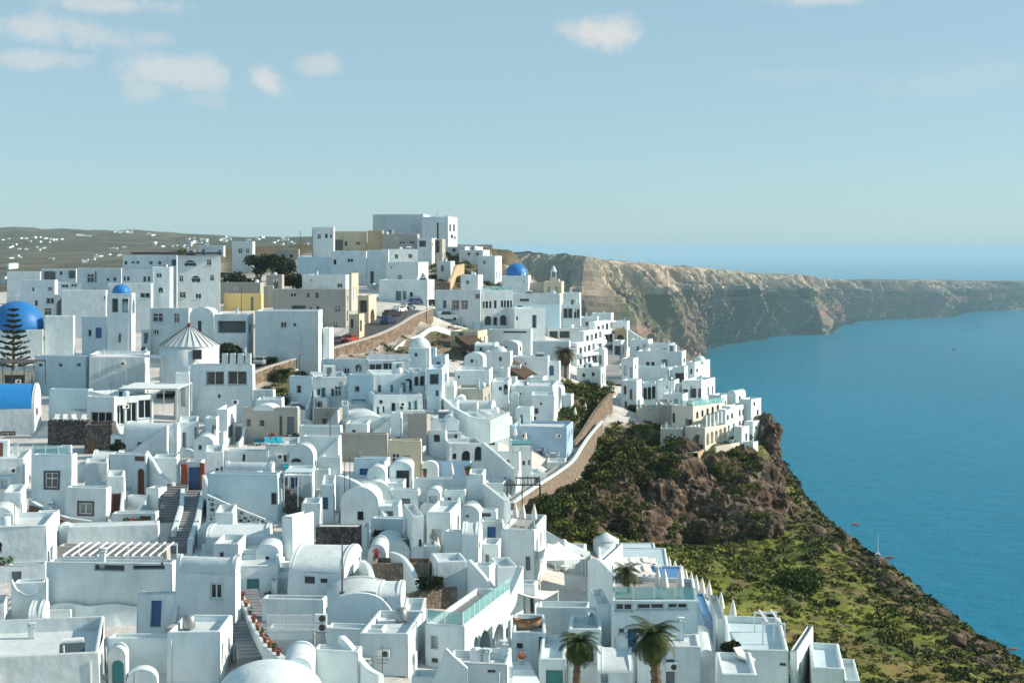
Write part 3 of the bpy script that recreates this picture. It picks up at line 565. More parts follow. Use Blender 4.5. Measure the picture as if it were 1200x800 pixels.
def H(label, xl, xc, xr, yt, yb, Fo='', Ro='', m='w', roof='f', par=.45, dp=7, yaw=None, d=None, name='house', cat='house', rise=None, rm='roof', dome=None, below=None, grp=None, top=None):
    d = d or D(xc, yb)
    th, W, Dp, cx = solve(xl, xc, xr, d, yaw, dp)
    zt = CAMZ + (HOR - yt) / F * d
    U = Vector((math.cos(th), -math.sin(th), 0)); V = Vector((math.sin(th), math.cos(th), 0)); Cn = Vector((cx, d, 0))
    cs = [Cn, Cn - U * W, Cn + V * Dp, Cn - U * W + V * Dp]
    zb = min(min(float(z) for z in zland(np.array([c.x for c in cs]), np.array([c.y for c in cs]))), CAMZ + (HOR - yb) / F * d) - .4
    if below is not None: zb = CAMZ + (HOR - yb) / F * d - below
    Ht = zt - zb
    ctr = Cn - U * (W / 2) + V * (Dp / 2)
    root = thing(name, label, cat, (ctr.x, ctr.y, zb), -th, grp)
    root.matrix_basis = Matrix.Translation((ctr.x, ctr.y, zb)) @ Matrix.Rotation(-th, 4, 'Z')
    x0, x1, y0, y1 = -W / 2, W / 2, -Dp / 2, Dp / 2
    ri = 0
    if roof == 'v': ri = (rise / F * d) if rise else W * .36
    if roof == 'x': ri = (rise / F * d) if rise else Dp * .36
    Hs = Ht - ri
    FO = Vector((x0, y0, 0)); RO = Vector((x1, y0, 0)); ux, uy = Vector((1, 0, 0)), Vector((0, 1, 0))
    wf = fit_ops(Fo, Cn - U * W + Vector((0, 0, zb)), U, -V, W, Ht - (par if roof == 'f' else 0) * .3 - (ri if roof != 'f' else 0), d, Dp * .4) if Fo else []
    wr = fit_ops(Ro, Cn + Vector((0, 0, zb)), V, U, Dp, Ht - (ri if roof != 'f' else 0) - .05, d, W * .4) if Ro else []
    hr_ = random.Random(label); plain = any(k in label for k in ('blank', 'terrace', 'wall', 'pool', 'huge', 'smooth', 'strip', 'column', 'pillar', 'deck', 'buttress', 'lava', 'dome', 'corner', 'gate', 'basin', 'windowless', 'cube crown'))
    def auto(Wd, Hh):
        if Hh < 2.4 or Wd < 2.2: return []
        out = []; rows = 1 + (Hh > 6.2 and hr_.random() < .6); nw = max(1, min(4, int(Wd / 2.6)))
        for rw in range(rows):
            top = Hh - .75 - rw * 2.9
            for k in range(nw):
                if hr_.random() < .2: continue
                c = Wd * (k + .5 + hr_.uniform(-.2, .2)) / nw; code = hr_.choice('wwwadDbaOtk' if rw == rows - 1 else 'wwwaWo'); w_ = hr_.uniform(.7, 1.0); h_ = 2.05 if code in 'dDbOtk' else hr_.uniform(.85, 1.25)
                u0, u1, v1 = c - w_ / 2, c + w_ / 2, top - hr_.uniform(0, .25); v0 = v1 - h_
                if u0 < .3 or u1 > Wd - .3 or v0 < .1: continue
                a_ = OPK[code]; out.append(((u0, u1, v0, v1, a_[0], a_[3]), code, w_ / d * F))
        return out
    if roof == 'f' and not plain and m not in ('dk', 'lava', 't'):
        if not wf: wf = auto(W, Ht - .3)
    if roof == 'f' and m not in ('dk', 'lava', 't') and not wr and xr > xc + 3: wr = auto(Dp, Ht - .3)
    if roof in 'vx' and not plain and d < 260:
        if not wf: wf = auto(W, Hs + .3)
        if not wr and xr > xc + 3: wr = auto(Dp, Hs + .3)
    mb = MB(); ch = .07 if roof == 'f' else 0
    wall_face(mb, FO, ux, -uy, W, Hs - ch, [r[0] for r in wf]); wall_face(mb, RO, uy, ux, Dp, Hs - ch, [r[0] for r in wr])
    mb.add([(x0, y1, 0), (x0, y0, 0), (x0, y0, Hs - ch), (x0, y1, Hs - ch)], [(0, 1, 2, 3)]); mb.add([(x1, y1, 0), (x0, y1, 0), (x0, y1, Hs - ch), (x1, y1, Hs - ch)], [(0, 1, 2, 3)])
    if roof == 'f':
        t_ = min(.26, W * .15, Dp * .15); a, b, zr = Hs - ch, Hs, Hs - par
        def ring(i, z): return [(x0 + i, y0 + i, z), (x1 - i, y0 + i, z), (x1 - i, y1 - i, z), (x0 + i, y1 - i, z)]
        rs = [ring(0, a), ring(ch, b), ring(t_ - ch * .5, b), ring(t_, b - .03), ring(t_, zr)]
        for r0, r1 in zip(rs, rs[1:]): mb.add(r0 + r1, [(k, (k + 1) % 4, 4 + (k + 1) % 4, 4 + k) for k in range(4)])
        rv, rf = ring(t_, zr), [(0, 1, 2, 3)]
        mesh('roof', rv, rf, rm, root); track(rv, rf, root.matrix_basis)
    else:
        n = 14; rv = []; ax = roof == 'v'
        for k in range(n + 1):
            a = math.pi * k / n; q_ = (math.cos(a), math.sin(a))
            if ax: rv += [(x1 * q_[0], y0, Hs + ri * q_[1]), (x1 * q_[0], y1, Hs + ri * q_[1])]
            else: rv += [(x0, y1 * q_[0], Hs + ri * q_[1]), (x1, y1 * q_[0], Hs + ri * q_[1])]
        rf = [(2 * k, 2 * k + 2, 2 * k + 3, 2 * k + 1) for k in range(n)]
        if not ax: rf = [f_[::-1] for f_ in rf]
        ro = mesh('roof', rv, rf, rm, root, smooth=True); track(rv, rf, root.matrix_basis)
        # gable ends: a thick rounded facade standing just proud of the vault
        for end in ((0, 1) if ax else (1, 0)):
            g_ = MB(); e = .14; pr = []
            for k in range(n + 1):
                a = math.pi * k / n
                if ax: pr.append(((x1) * math.cos(a) * 1.0, Hs + (ri + e) * math.sin(a)))
                else: pr.append(((y1) * math.cos(a), Hs + (ri + e) * math.sin(a)))
            if ax: yy = (y0, y0 + .3) if end == 0 else (y1 - .3, y1); vs = [(u, y_, z) for y_ in yy for u, z in pr]
            else: xx = (x1 - .3, x1) if end else (x0, x0 + .3); vs = [(x_, u, z) for x_ in xx for u, z in pr]
            nn = n + 1; mb.add(vs, [tuple(range(nn)), tuple(range(nn, 2 * nn))[::-1]] + [(k, k + 1, nn + k + 1, nn + k) for k in range(n)])
    if dome:
        r_ = dome[0] / F * d; dx, dy = dome[1], dome[2]; mbd = MB(); zz = Ht - par if roof == 'f' else Ht - .2
        mbd.lathe([(r_ * 1.0, 0), (r_, r_ * .25)] + [(r_ * math.cos(R(a)), r_ * .25 + r_ * .92 * math.sin(R(a))) for a in range(8, 90, 9)] + [(.02, r_ * 1.17)], 24, (dx * W, dy * Dp, zz))
        dm = mbd.build('dome', dome[3], root, True); cb = MB(); c0 = (dx * W, dy * Dp, zz + r_ * 1.15); hh = max(.7, r_ * .35)
        cb.box(c0[0] - .05, c0[0] + .05, c0[1] - .05, c0[1] + .05, c0[2], c0[2] + hh); cb.box(c0[0] - hh * .3, c0[0] + hh * .3, c0[1] - .04, c0[1] + .04, c0[2] + hh * .6, c0[2] + hh * .72); cb.build('cross', 'white', dm)
    mb.build('wall', m, root, tr=True)
    if d < 300 and m in ('w', 'lb', 'c', 'g', 'cw') and not plain and Ht > 2.6 and not any(k in label for k in ('wooden boat', 'shade sail', 'arcade', 'bell arch', 'palm', 'tower')):
        def op1(Wd, h):
            if Wd < 1.6 or h < 2.2: return ()
            code = hr_.choice('wadDb'); w_ = .8; hh = 1.9 if code in 'dDb' else .9; a_ = OPK[code]; c = Wd / 2; v1 = h - .5; return (((c - w_ / 2, c + w_ / 2, max(.05, v1 - hh), v1, a_[0], a_[3]), code, 5),) if v1 - hh > .05 else ()
        dens_ = .8
        if hr_.random() < dens_:
            w_ = hr_.uniform(1.4, 3.2); h_ = Ht * hr_.uniform(.42, .8); vt = hr_.random() < .35; ya = y0 + Dp * hr_.uniform(.05, .4); sub_block(root, x0 - w_, x0 - .004, ya, y1 - .3, h_, hr_.choice(('w', 'w', 'roof')), vt, 'roof', 'annex', op1(w_, h_ - (min(w_, 4) * .4 if vt else 0)))
        if not Ro and xr <= xc + 9 and hr_.random() < dens_:
            w_ = hr_.uniform(1.2, 2.6); h_ = Ht * hr_.uniform(.35, .7); vt = hr_.random() < .3; ya = y0 + Dp * hr_.uniform(.0, .4); sub_block(root, x1 + .004, x1 + w_, ya, y1 - .3, h_, 'w', vt, 'roof', 'annex', op1(w_, h_ - (min(w_, 4) * .4 if vt else 0)))
        if roof == 'f' and d < 215 and W > 4 and Dp > 4.5 and hr_.random() < .3: w_ = W * hr_.uniform(.35, .6); xa = hr_.choice((x0 + .1, x1 - .1 - w_)); sub_block(root, xa, xa + w_, y0 + Dp * .5, y1 - .15, Ht + hr_.uniform(1.0, 1.7), 'w', hr_.random() < .5, 'roof', 'roof_room')
        if hr_.random() < .45:      # a stair-side wall sweeping down from the front corner
            sx_ = hr_.choice((x0 + .02, x1 - .3)); ln_ = hr_.uniform(2.2, 4.0); h1 = Ht * hr_.uniform(.5, .8); v_ = []; n_ = 8
            for k in range(n_ + 1): t_ = k / n_; zt_ = max(.9, h1 * (1 - t_) ** 1.6 + .9 * t_); y_ = y0 - .005 - ln_ * t_; v_ += [(sx_, y_, 0), (sx_ + .28, y_, 0), (sx_ + .28, y_, zt_), (sx_, y_, zt_)]
            f_ = [q_ for k in range(n_) for q_ in ((4 * k, 4 * k + 3, 4 * k + 7, 4 * k + 4), (4 * k + 3, 4 * k + 2, 4 * k + 6, 4 * k + 7), (4 * k + 2, 4 * k + 1, 4 * k + 5, 4 * k + 6))] + [(4 * n_, 4 * n_ + 3, 4 * n_ + 2, 4 * n_ + 1)]
            mesh('side_wall', v_, f_, 'w', root); track(v_, f_, root.matrix_basis)
        if roof == 'f' and hr_.random() < .12 and min(W, Dp) > 3.5 and not dome:
            r_ = min(W, Dp) * .3; MB().lathe([(r_, Ht - par - .02), (r_, Ht - par + .3)] + [(r_ * math.cos(R(a)), Ht - par + .3 + r_ * .8 * math.sin(R(a))) for a in range(8, 90, 9)] + [(.02, Ht - par + .3 + r_ * .81)], 20, (0, Dp * .12, 0)).build('dome', 'w', root, True)
        if not Fo and hr_.random() < .6:
            w_ = W * hr_.uniform(.45, 1); h_ = min(Ht * hr_.uniform(.25, .5), Ht - 1.3); xa = hr_.choice((x0, x1 - w_)); sub_block(root, xa, xa + w_, y0 - hr_.uniform(1.4, 2.8), y0 - .004, h_, 'w', False, 'deck' if hr_.random() < .3 else 'roof', 'terrace', op1(w_, h_))
        elif not Fo and Ht < 6 and W > 2.5:
            st = MB(); n = max(4, int(min(Ht, 4.2) / .22)); ru = min(.3, W / n)
            for k in range(n): st.box(x0 + ru * k, x0 + ru * (k + 1), y0 - 1.0, y0 - .004, 0, Ht - .2 - (n - 1 - k) * .22)
            st.build('outside_stairs', 'roof', root, tr=True)
    if roof == 'f' and rm == 'roof' and W > 3 and Dp > 3 and m not in ('dk', 'lava', 't'):
        zr = Ht - par
        def spot(s_): return hr_.uniform(x0 + .5 + s_, x1 - .5 - s_), hr_.uniform(y0 + .6 + s_, y1 - .5 - s_)
        if hr_.random() < .75:
            x, y = spot(.2); c_ = MB(); hh = hr_.uniform(.7, 1.2); c_.box(x - .2, x + .2, y - .2, y + .2, zr, zr + hh); c_.box(x - .27, x + .27, y - .27, y + .27, zr + hh, zr + hh + .08); [c_.box(x + a - .05, x + a + .05, y + b - .05, y + b + .05, zr + hh + .08, zr + hh + .24) for a in (-.18, .18) for b in (-.18, .18)]; c_.box(x - .25, x + .25, y - .25, y + .25, zr + hh + .24, zr + hh + .3); c_.build('chimney', 'w', root, tr=True)
        if hr_.random() < .3 and min(W, Dp) > 4.5: x, y = spot(.9); y = max(y, 0); c_ = MB(); c_.box(x - .9, x + .9, y - .8, y + .8, zr, zr + 1.7); sh = c_.build('stair_head', m, root, tr=True); MB().box(x - .35, x + .35, y - .83, y - .805, zr + .05, zr + 1.5).build('door', hr_.choice(('bluedoor', 'greydoor', 'wooddoor')), sh)
        if hr_.random() < .4:
            x, y = spot(.2); a_ = MB(); a_.tube((x, y, zr), (x, y, zr + 1.9), .03, n=5); [a_.tube((x - .4 + .05 * k, y, zr + 1.8 - k * .16), (x + .4 - .05 * k, y, zr + 1.8 - k * .16), .015, n=4) for k in range(4)]; a_.build('antenna', 'darkmetal', root)
        if hr_.random() < .18 and min(W, Dp) > 4: x, y = spot(.8); c_ = MB(); c_.add([(x - .8, y - .6, zr + .1), (x + .8, y - .6, zr + .1), (x + .8, y + .4, zr + .8), (x - .8, y + .4, zr + .8)], [(0, 1, 2, 3)]); sp = c_.build('solar_panel', 'pane', root); MB().tube((x - .7, y + .55, zr + .9), (x + .7, y + .55, zr + .9), .22, n=12).build('tank', 'white', sp)
        if hr_.random() < .4: x, y = spot(.1); MB().tube((x, y, zr), (x, y, zr + .8), .06, n=6).build('vent_pipe', 'rail', root)
        if hr_.random() < .38: x, y = spot(.4); MB().lathe([(.42, zr + .1), (.45, zr + .2), (.45, zr + .85), (.3, zr + 1.0), (.1, zr + 1.04)], 14, (x, y, 0)).build('water_barrel', hr_.choice(('white', 'metal', 'lb')), root, True)
        if hr_.random() < .4: x = hr_.uniform(x0 + .6, x1 - 1.2); c_ = MB(); c_.box(x, x + .8, y0 - .36, y0 - .03, max(.2, Ht - 1.6), max(.2, Ht - 1.6) + .55); a_ = c_.build('air_conditioner', 'white', root); MB().tube((x + .5, y0 - .365, max(.2, Ht - 1.6) + .28), (x + .5, y0 - .38, max(.2, Ht - 1.6) + .28), .2, n=14).build('fan', 'darkmetal', a_)
        if hr_.random() < .5: k_ = hr_.choice((x0 + .3, x1 - .5)); MB().tube((k_, y0 - .06, Ht * .25), (k_, y0 - .06, Ht - .5), .045, n=6).build('downpipe', 'rail', root)
    opening_parts(root, wf, FO, ux, -uy); opening_parts(root, wr, RO, uy, ux)
    if d < 270 and m in ('w', 'lb', 'c', 'g', 'b'):      # hand-built walls: leaning, uneven, never quite square
        mw = root.matrix_basis
        for o in [c for k in root.children for c in (k, *k.children)]:
            for v in o.data.vertices:
                z_ = min(1.2, max(0, v.co.z / Ht)); nv_ = noise.noise_vector((mw @ v.co) * .21) * .16; v.co.x += nv_.x - v.co.x * .022 * z_; v.co.y += nv_.y - v.co.y * .022 * z_; v.co.z += nv_.z * .8 * z_
    h = dict(root=root, W=W, D=Dp, H=Ht, d=d, th=th, zt=zt, C=Cn, U=U, V=V, zb=zb); HOUSES.append(h)
    return h
def part_box(h, px0, px1, py0, py1, out0, out1, name, m, face='F'):
    """a ledge, slab, rail or canopy that belongs to a house: a box against its front or right wall, in photo rows and columns"""
    W, Dp, d = h['W'], h['D'], h['d']; O = (h['C'] - h['U'] * W if face == 'F' else h['C']) + Vector((0, 0, h['zb'])); U = h['U'] if face == 'F' else h['V']; Nn = -h['V'] if face == 'F' else h['U']
    cam0 = Vector((0, 0, CAMZ))
    def meet(px, py): r = ray(px, py); q_ = cam0 + r * ((O - cam0).dot(Nn) / r.dot(Nn)); return (q_ - O).dot(U), q_.z - O.z
    ym, xm = (py0 + py1) / 2, (px0 + px1) / 2
    u0, u1 = sorted((meet(px0, ym)[0], meet(px1, ym)[0])); v0, v1 = sorted((meet(xm, py0)[1], meet(xm, py1)[1]))
    mb = MB()
    if face == 'F': mb.box(u0 - W / 2, u1 - W / 2, -Dp / 2 - out1, -Dp / 2 - out0, v0, v1)
    else: mb.box(W / 2 + out0, W / 2 + out1, u0 - Dp / 2, u1 - Dp / 2, v0, v1)
    return mb.build(name, m, h['root'], tr=True)
def rail(h, px0, px1, py0, py1, m='railglass', face='F', out=.05, top=None):
    """a terrace railing along a wall's top: panes between posts"""
    W, Dp, d = h['W'], h['D'], h['d']
    L_ = W if face == 'F' else Dp; n = max(2, int(L_ / 1.3)); g = .95; z = h['H'] if top is None else top
    po = None
    for k in range(n + 1):
        u = -L_ / 2 + .15 + (L_ - .3) * k / n; pb = MB()
        if face == 'F': pb.box(u - .035, u + .035, -Dp / 2 + .1, -Dp / 2 + .17, z, z + g)
        else: pb.box(W / 2 - .17, W / 2 - .1, u - .035, u + .035, z, z + g)
        pb.build('rail_post', 'rail', h['root'])
    for k in range(n):
        a = -L_ / 2 + .15 + (L_ - .3) * k / n + .05; b = -L_ / 2 + .15 + (L_ - .3) * (k + 1) / n - .05; q_ = MB()
        if face == 'F': q_.box(a, b, -Dp / 2 + .125, -Dp / 2 + .145, z + .08, z + g - .03)
        else: q_.box(W / 2 - .145, W / 2 - .125, a, b, z + .08, z + g - .03)
        q_.build('rail_pane', m, h['root'])
def balustrade(h, face='F', m='w', step=.55, z=None, hgt=.9):
    W, Dp = h['W'], h['D']; L_ = W if face == 'F' else Dp; z = h['H'] if z is None else z; mb = MB(); n = max(3, int(L_ / step))
    for k in range(n + 1):
        u = -L_ / 2 + .12 + (L_ - .24) * k / n
        if face == 'F': mb.box(u - .06, u + .06, -Dp / 2 + .06, -Dp / 2 + .2, z, z + hgt - .1)
        else: mb.box(W / 2 - .2, W / 2 - .06, u - .06, u + .06, z, z + hgt - .1)
    if face == 'F': mb.box(-W / 2, W / 2, -Dp / 2 + .03, -Dp / 2 + .23, z + hgt - .1, z + hgt)
    else: mb.box(W / 2 - .23, W / 2 - .03, -Dp / 2, Dp / 2, z + hgt - .1, z + hgt)
    mb.build('balustrade', m, h['root'])
def ribbon(label, pts, name='retaining_wall', cat='wall', m='w', th=.45, cap=None, below=1.5):
    """a free wall along photo points (column, top row, foot row[, distance]) with real thickness"""
    q_ = []
    for a in pts:
        d = a[3] if len(a) > 3 else D(a[0], a[2]); t_ = P(a[0], a[1], d); b = P(a[0], a[2], d); q_.append((t_, b.z - below))
    v = []; f = []
    for i, (p, zb) in enumerate(q_):
        a = q_[max(0, i - 1)][0]; b = q_[min(len(q_) - 1, i + 1)][0]; t_ = (b - a).xy; n_ = Vector((-t_.y, t_.x)).normalized() * (th / 2)
        v += [(p.x - n_.x, p.y - n_.y, zb), (p.x + n_.x, p.y + n_.y, zb), (p.x + n_.x, p.y + n_.y, p.z), (p.x - n_.x, p.y - n_.y, p.z)]
    for i in range(len(q_) - 1):
        a, b = 4 * i, 4 * i + 4
        f += [(a + 0, b + 0, b + 3, a + 3), (a + 3, b + 3, b + 2, a + 2), (a + 2, b + 2, b + 1, a + 1)]
    f += [(0, 3, 2, 1), (len(v) - 4, len(v) - 3, len(v) - 2, len(v) - 1)]
    base = Vector((q_[0][0].x, q_[0][0].y, q_[0][1])); root = thing(name, label, cat, base); root.matrix_basis = Matrix.Translation(base)
    v = [Vector(a) - base for a in v]
    mesh('wall', v, f, m, root); track(v, f, root.matrix_basis)
    if cap:
        v2 = []; f2 = []
        for i, (p, zb) in enumerate(q_):
            a = q_[max(0, i - 1)][0]; b = q_[min(len(q_) - 1, i + 1)][0]; t_ = (b - a).xy; n_ = Vector((-t_.y, t_.x)).normalized() * (th / 2 + .07); c = p - base
            v2 += [(c.x - n_.x, c.y - n_.y, c.z - .03), (c.x + n_.x, c.y + n_.y, c.z - .03), (c.x + n_.x, c.y + n_.y, c.z + .16), (c.x - n_.x, c.y - n_.y, c.z + .16)]
        for i in range(len(q_) - 1):
            a, b = 4 * i, 4 * i + 4; f2 += [(a, b, b + 3, a + 3), (a + 3, b + 3, b + 2, a + 2), (a + 2, b + 2, b + 1, a + 1), (a + 1, b + 1, b, a)]
        f2 += [(0, 3, 2, 1), (len(v2) - 4, len(v2) - 3, len(v2) - 2, len(v2) - 1)]
        mesh('coping', v2, f2, cap, root)
    return root
# ---- hilltop and skyline, farthest first (numbers are photo columns and rows)
hb = H('long blank white block crowning the hilltop, behind beige flats', 437, 496, 496, 251, 290, yaw=6, dp=14, m='w', d=505, par=.8)
H('white hilltop tower house with arched windows facing the bay', 494, 525, 536, 254, 291, 'v 512 261 514 283', 'a 526.5 262 528.5 271;a 531 262 533 271;s 528 275 531 279;s 532 277 534 280', d=497, dp=9)
H('low white annex with a small balcony under the hilltop tower', 520, 545, 566, 289, 300, 's 530 291 534 295', '', d=480, dp=16)
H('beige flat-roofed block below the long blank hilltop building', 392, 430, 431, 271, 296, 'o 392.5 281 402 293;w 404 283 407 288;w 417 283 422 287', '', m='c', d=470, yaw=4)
H('tan windowless cube beside the beige hilltop flats', 430.5, 448, 450, 270, 292, '', '', m='t', d=466, yaw=4)
H('long pale grey bungalow with dark windows under the hilltop block', 448, 489, 492, 274, 293, 'w 468 283 475 286;w 480 282 486 286', '', m='g', d=464, yaw=2)
H('white hilltop house with two tall windows beside thin mast', 366, 391, 392, 266, 296, 'w 372 274 376 280;w 381 274 384 279;w 387 275 389 279', '', d=462, yaw=8)
H('white cube with dark garage opening on hilltop shoulder', 489, 506, 512, 279, 297, 'o 491 282 499 289', '', d=458)
H('small white building with dark door below hilltop tower', 503, 518, 522, 280, 300, 'o 505 282 515 296', '', m='g', d=462)
H('pale two-window house standing among dark trees on skyline', 272, 296, 299, 283, 312, 'w 279 291 284 297;w 288 291 292 297', '', d=430, yaw=8)
H('distant low white block left of the skyline trees', 232, 262, 264, 288, 306, '', '', d=470, yaw=5)
H('distant white row house right of the skyline trees', 322, 350, 352, 292, 312, 'w 330 298 333 302;w 340 298 343 302', '', m='g', d=455, yaw=5)
# ---- second row
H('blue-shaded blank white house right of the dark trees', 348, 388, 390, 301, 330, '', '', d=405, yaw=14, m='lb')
H('white house with one small square window below beige flats', 388, 429, 431, 294, 332, 'w 407 303 414 307;w 391 304 394 310', '', d=400, yaw=8)
H('lit white house with stepped roof below hilltop shoulder', 454, 489.5, 490.5, 292, 322, '', '', d=398, yaw=-14)
H('plain white cube joined to the stepped white house', 430, 455, 456, 293, 335, 's 434 318 438 332', '', d=392, yaw=4)
H('tall white house with bright sea-facing side below hilltop', 452, 490, 502, 307, 340, 'w 466 322 471 330', 'a 493 320 498 326', d=382)
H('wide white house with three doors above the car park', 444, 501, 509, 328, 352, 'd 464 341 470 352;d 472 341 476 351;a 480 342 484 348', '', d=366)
H('flat white house with one dark window behind beige house', 354, 405, 418, 322, 350, 'w 395 332 401 337', 'a 410 328 412 336;w 414 327 416 333', d=378)
H('grey roof cube with pennant mast beside yellow house', 312, 330.5, 333, 322, 345, '', '', d=372, m='g')
H('grey block between yellow house and beige house', 309, 320, 321, 335, 372, '', '', d=350, m='g')
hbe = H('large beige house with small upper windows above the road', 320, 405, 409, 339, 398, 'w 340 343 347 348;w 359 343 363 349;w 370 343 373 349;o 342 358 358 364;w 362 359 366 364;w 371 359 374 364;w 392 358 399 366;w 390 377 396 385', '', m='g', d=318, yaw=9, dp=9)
H('cream column-like side wing of the large beige house', 409, 412, 420, 320, 385, '', 'n 413 336 415 352;n 416 336 418 350', m='c', d=345, dp=5)  # sunlit side of the beige house, its light put into the cream plaster
H('yellow ochre house below the dark trees', 262, 306, 309, 344, 372, 'd 294 348 297 364', '', m='y', d=345, yaw=4)
H('pale grey roof terrace house behind the yellow house', 246, 305, 309, 331, 352, '', '', m='g', d=358, yaw=5)
# ---- upper left cluster
hA = H('three-storey white building with arched upper windows and dark roof slab', 208, 258, 260, 299, 378, 'a 216 305 230 312;w 242 304 248 311;w 210 323 215 330;a 224 323 235 331;w 246 322 251 329;w 210 342 218 349;w 229 344 236 350', '', d=335, yaw=-10)
part_box(hA, 154, 260, 295.5, 298, -6, .8, 'roof_slab', 'darkmetal')
H('shaded white wing with small windows beside three-storey building', 144, 207, 208, 299, 360, 'w 146 306 149 310;w 154 306 158 309;w 160 306 163 309;w 175 306 179 310;w 185 306 189 310;o 201 304 207 311', '', d=345, yaw=14)
H('plain white house with a long cast shadow below three-storey building', 178, 199, 203, 313, 372, '', '', d=318, yaw=-6)
H('shaded blue-white house with a row of small windows', 143, 178, 179, 314, 345, 'w 145 324 147 329;w 149 324 152 329;w 168 324 171 330;w 173 324 176 330', '', d=335, yaw=16)
H('low white house with pair of windows behind the bell tower', 126, 177, 179, 332, 368, 'w 164 343 176 349;s 185 343 192 348', '', d=312, yaw=-6)
H('white house with tall window left of the blue-white row', 90, 142, 144, 314, 352, 'w 102 321 110 331;s 125 326 128 329;s 133 325 136 329;o 111 318 113 331', '', d=342, yaw=12)
H('white house with big glazed opening left of skyline', 48, 89, 91, 315, 346, 'o 51 318 65 328;w 70 318 73 322;o 80 316 90 326', '', d=350, yaw=8)
H('blank sunlit white wall house behind the bell tower', 72, 124, 126, 340, 372, 's 122 347 124 351', '', d=305, yaw=-8)
H('white house with awning windows near the pine tree', 25, 64, 67, 328, 386, 's 38 337 40 341;w 56 336 61 341;w 54 349 66 356;s 41 352 44 358;w 52 361 60 369', '', d=322, yaw=10)
H('small shaded white house with an arched loggia', 64, 84, 86, 345, 386, 'O 66 350 80 372', '', d=314, yaw=10)
H('white cube with two square openings behind near pine', 66, 96, 97, 331, 350, 'w 72 333 80 337;w 83 331 90 336', '', d=332, yaw=6)
H('low white strip building on the skyline beside the far pine', 8, 47, 48, 318, 345, '', '', d=370, yaw=6)
# ---- blue-domed church, bell tower, windmill
hch = H('white church with a large blue dome behind the near pine', -14, 50, 56, 386, 412, 'w 20 392 24 398', '', d=282, dp=9, dome=(31, -.02, 0, 'dome'), name='church', cat='church', par=.5)
hbt = H('white bell tower with small blue dome and twin openings', 125, 154, 159, 344, 404, 'o 131 350 138 366;o 143 350 150 366;d 139 391 142 401', 'O 155 350 158 367', d=268, dp=4.5, dome=(10.5, 0, 0, 'dome'), name='bell_tower', cat='tower', par=.15)
H('sunlit white house wall between church and bell tower', 52, 86, 88, 370, 402, '', '', d=284, yaw=-8)
H('small blue-shaded chapel with door left of bell tower', 96, 125, 126, 371, 408, 'b 112 384 119 396;w 103 386 107 394', '', m='lb', d=272, yaw=14)
H('white house with brown windows behind the windmill', 176, 221, 222, 361, 398, 'w 179 367 191 377;w 204 367 210 378;w 180 386 186 392', '', m='w', d=285, yaw=12)
H('white barrel-vaulted house right of the windmill', 222, 250, 256, 361, 400, 's 232 376 236 392', '', roof='v', rise=9, d=276, dp=8)
H('white house with cream recessed porch above dark bush', 251, 290, 297, 368, 412, 'o 255 376 288 390', 'w 292 380 294 390', d=272, dp=5)
hr = H('wide white house with one window beside the road palm', 299, 373, 378, 364, 416, 'w 329 377 336 384;s 344 379 347 382', '', d=272, dp=8)
H('small white garage with dark door by the road', 378, 386, 391, 384, 414, '', 'o 381 392 386 408', d=278, dp=4)
H('sunlit restaurant with turquoise-trimmed arches up the road', 419, 432, 441, 346, 385, 'o 421 352 430 366', 'O 434 362 439 380', m='c', d=322, dp=6)
H('narrow cream shopfront with balconies by the upper road', 409, 421, 427, 368, 402, 'w 411 374 414 384', 'w 422 375 424 388', m='c', d=300, dp=4)
# ---- right of the summit
H('brown stone ruin house on the hill below the summit', 500, 524, 528, 330, 345, '', '', m='lava', d=380, yaw=5)
H('large shaded white guesthouse with red-brown windows', 510, 563, 564, 340, 376, 'W 531 353 537 362;W 542 353 547 361;w 557 344 563 350;o 519 352 523 361', '', m='w', d=352, yaw=16, dp=10)
hC6 = H('white guesthouse with row of tall windows under glass terrace', 564, 601, 602, 340, 386, 'w 565 353 568 361;w 569 353 572 361;w 573.5 353 576 361;w 579 352 582 361;w 587 352 589.5 360;w 590.5 352 593 360;w 594 352 597 360;w 598 352 600 360;O 568 370 576 381;O 578 371 583 381;O 586 369 594 381;w 597 366 600 376', '', d=354, yaw=-12, dp=10)
rail(hC6, 0, 0, 0, 0)
hdm = H('white church with blue dome on the ridge beside beige belfry', 588, 619, 622, 323, 352, '', '', d=395, yaw=4, dp=9, dome=(13, 0, 0, 'dome'), name='church', cat='church', par=.2)
H('beige stone belfry base with arched niches', 637, 658, 661, 330, 352, 'n 642 336 645 342;n 651 336 654 342', '', m='c', d=398, yaw=6, name='belfry', cat='tower')
H('grey flat-roofed building between blue dome and belfry', 612, 637, 638, 331, 360, '', '', m='g', d=402, yaw=8)
H('long white terrace building below the beige belfry', 600, 656, 658, 344, 370, 'v 609 350 620 353', '', d=385, yaw=6)
H('white house with blue door wall below belfry', 602, 656, 658, 357, 382, 'b 606 357 612 364', '', m='lb', d=368, yaw=12)
H('white house with one very large dark window facing bay', 656, 680, 681.5, 357, 382, 'G 660 361 671 373;G 672.5 362 680 373', '', d=370, yaw=4)
H('flat white building on the ridge end right of belfry', 660, 679, 681, 343, 366, '', '', d=392, yaw=8)
H('bright white cube with a tall dark opening below guesthouse', 602, 639, 641, 361, 388, 'o 624 369 629 384;s 605 371 607 375', '', d=350, yaw=-14)
H('small white pavilion at the ridge end above sea', 693, 716, 719, 367, 388, '', '', d=395, yaw=10)
H('low white cube with parapet above tan arch', 717, 735, 738, 377, 396, '', '', d=392, yaw=8)
H('white wall house stepping down behind apartment terraces', 680, 700, 703, 372, 392, 'w 686 377 690 382', '', d=380, yaw=5)
H('shaded white annexe below the guesthouse arcade', 572, 622, 624, 386, 412, 'v 590 388 617 390', '', d=330, yaw=8)
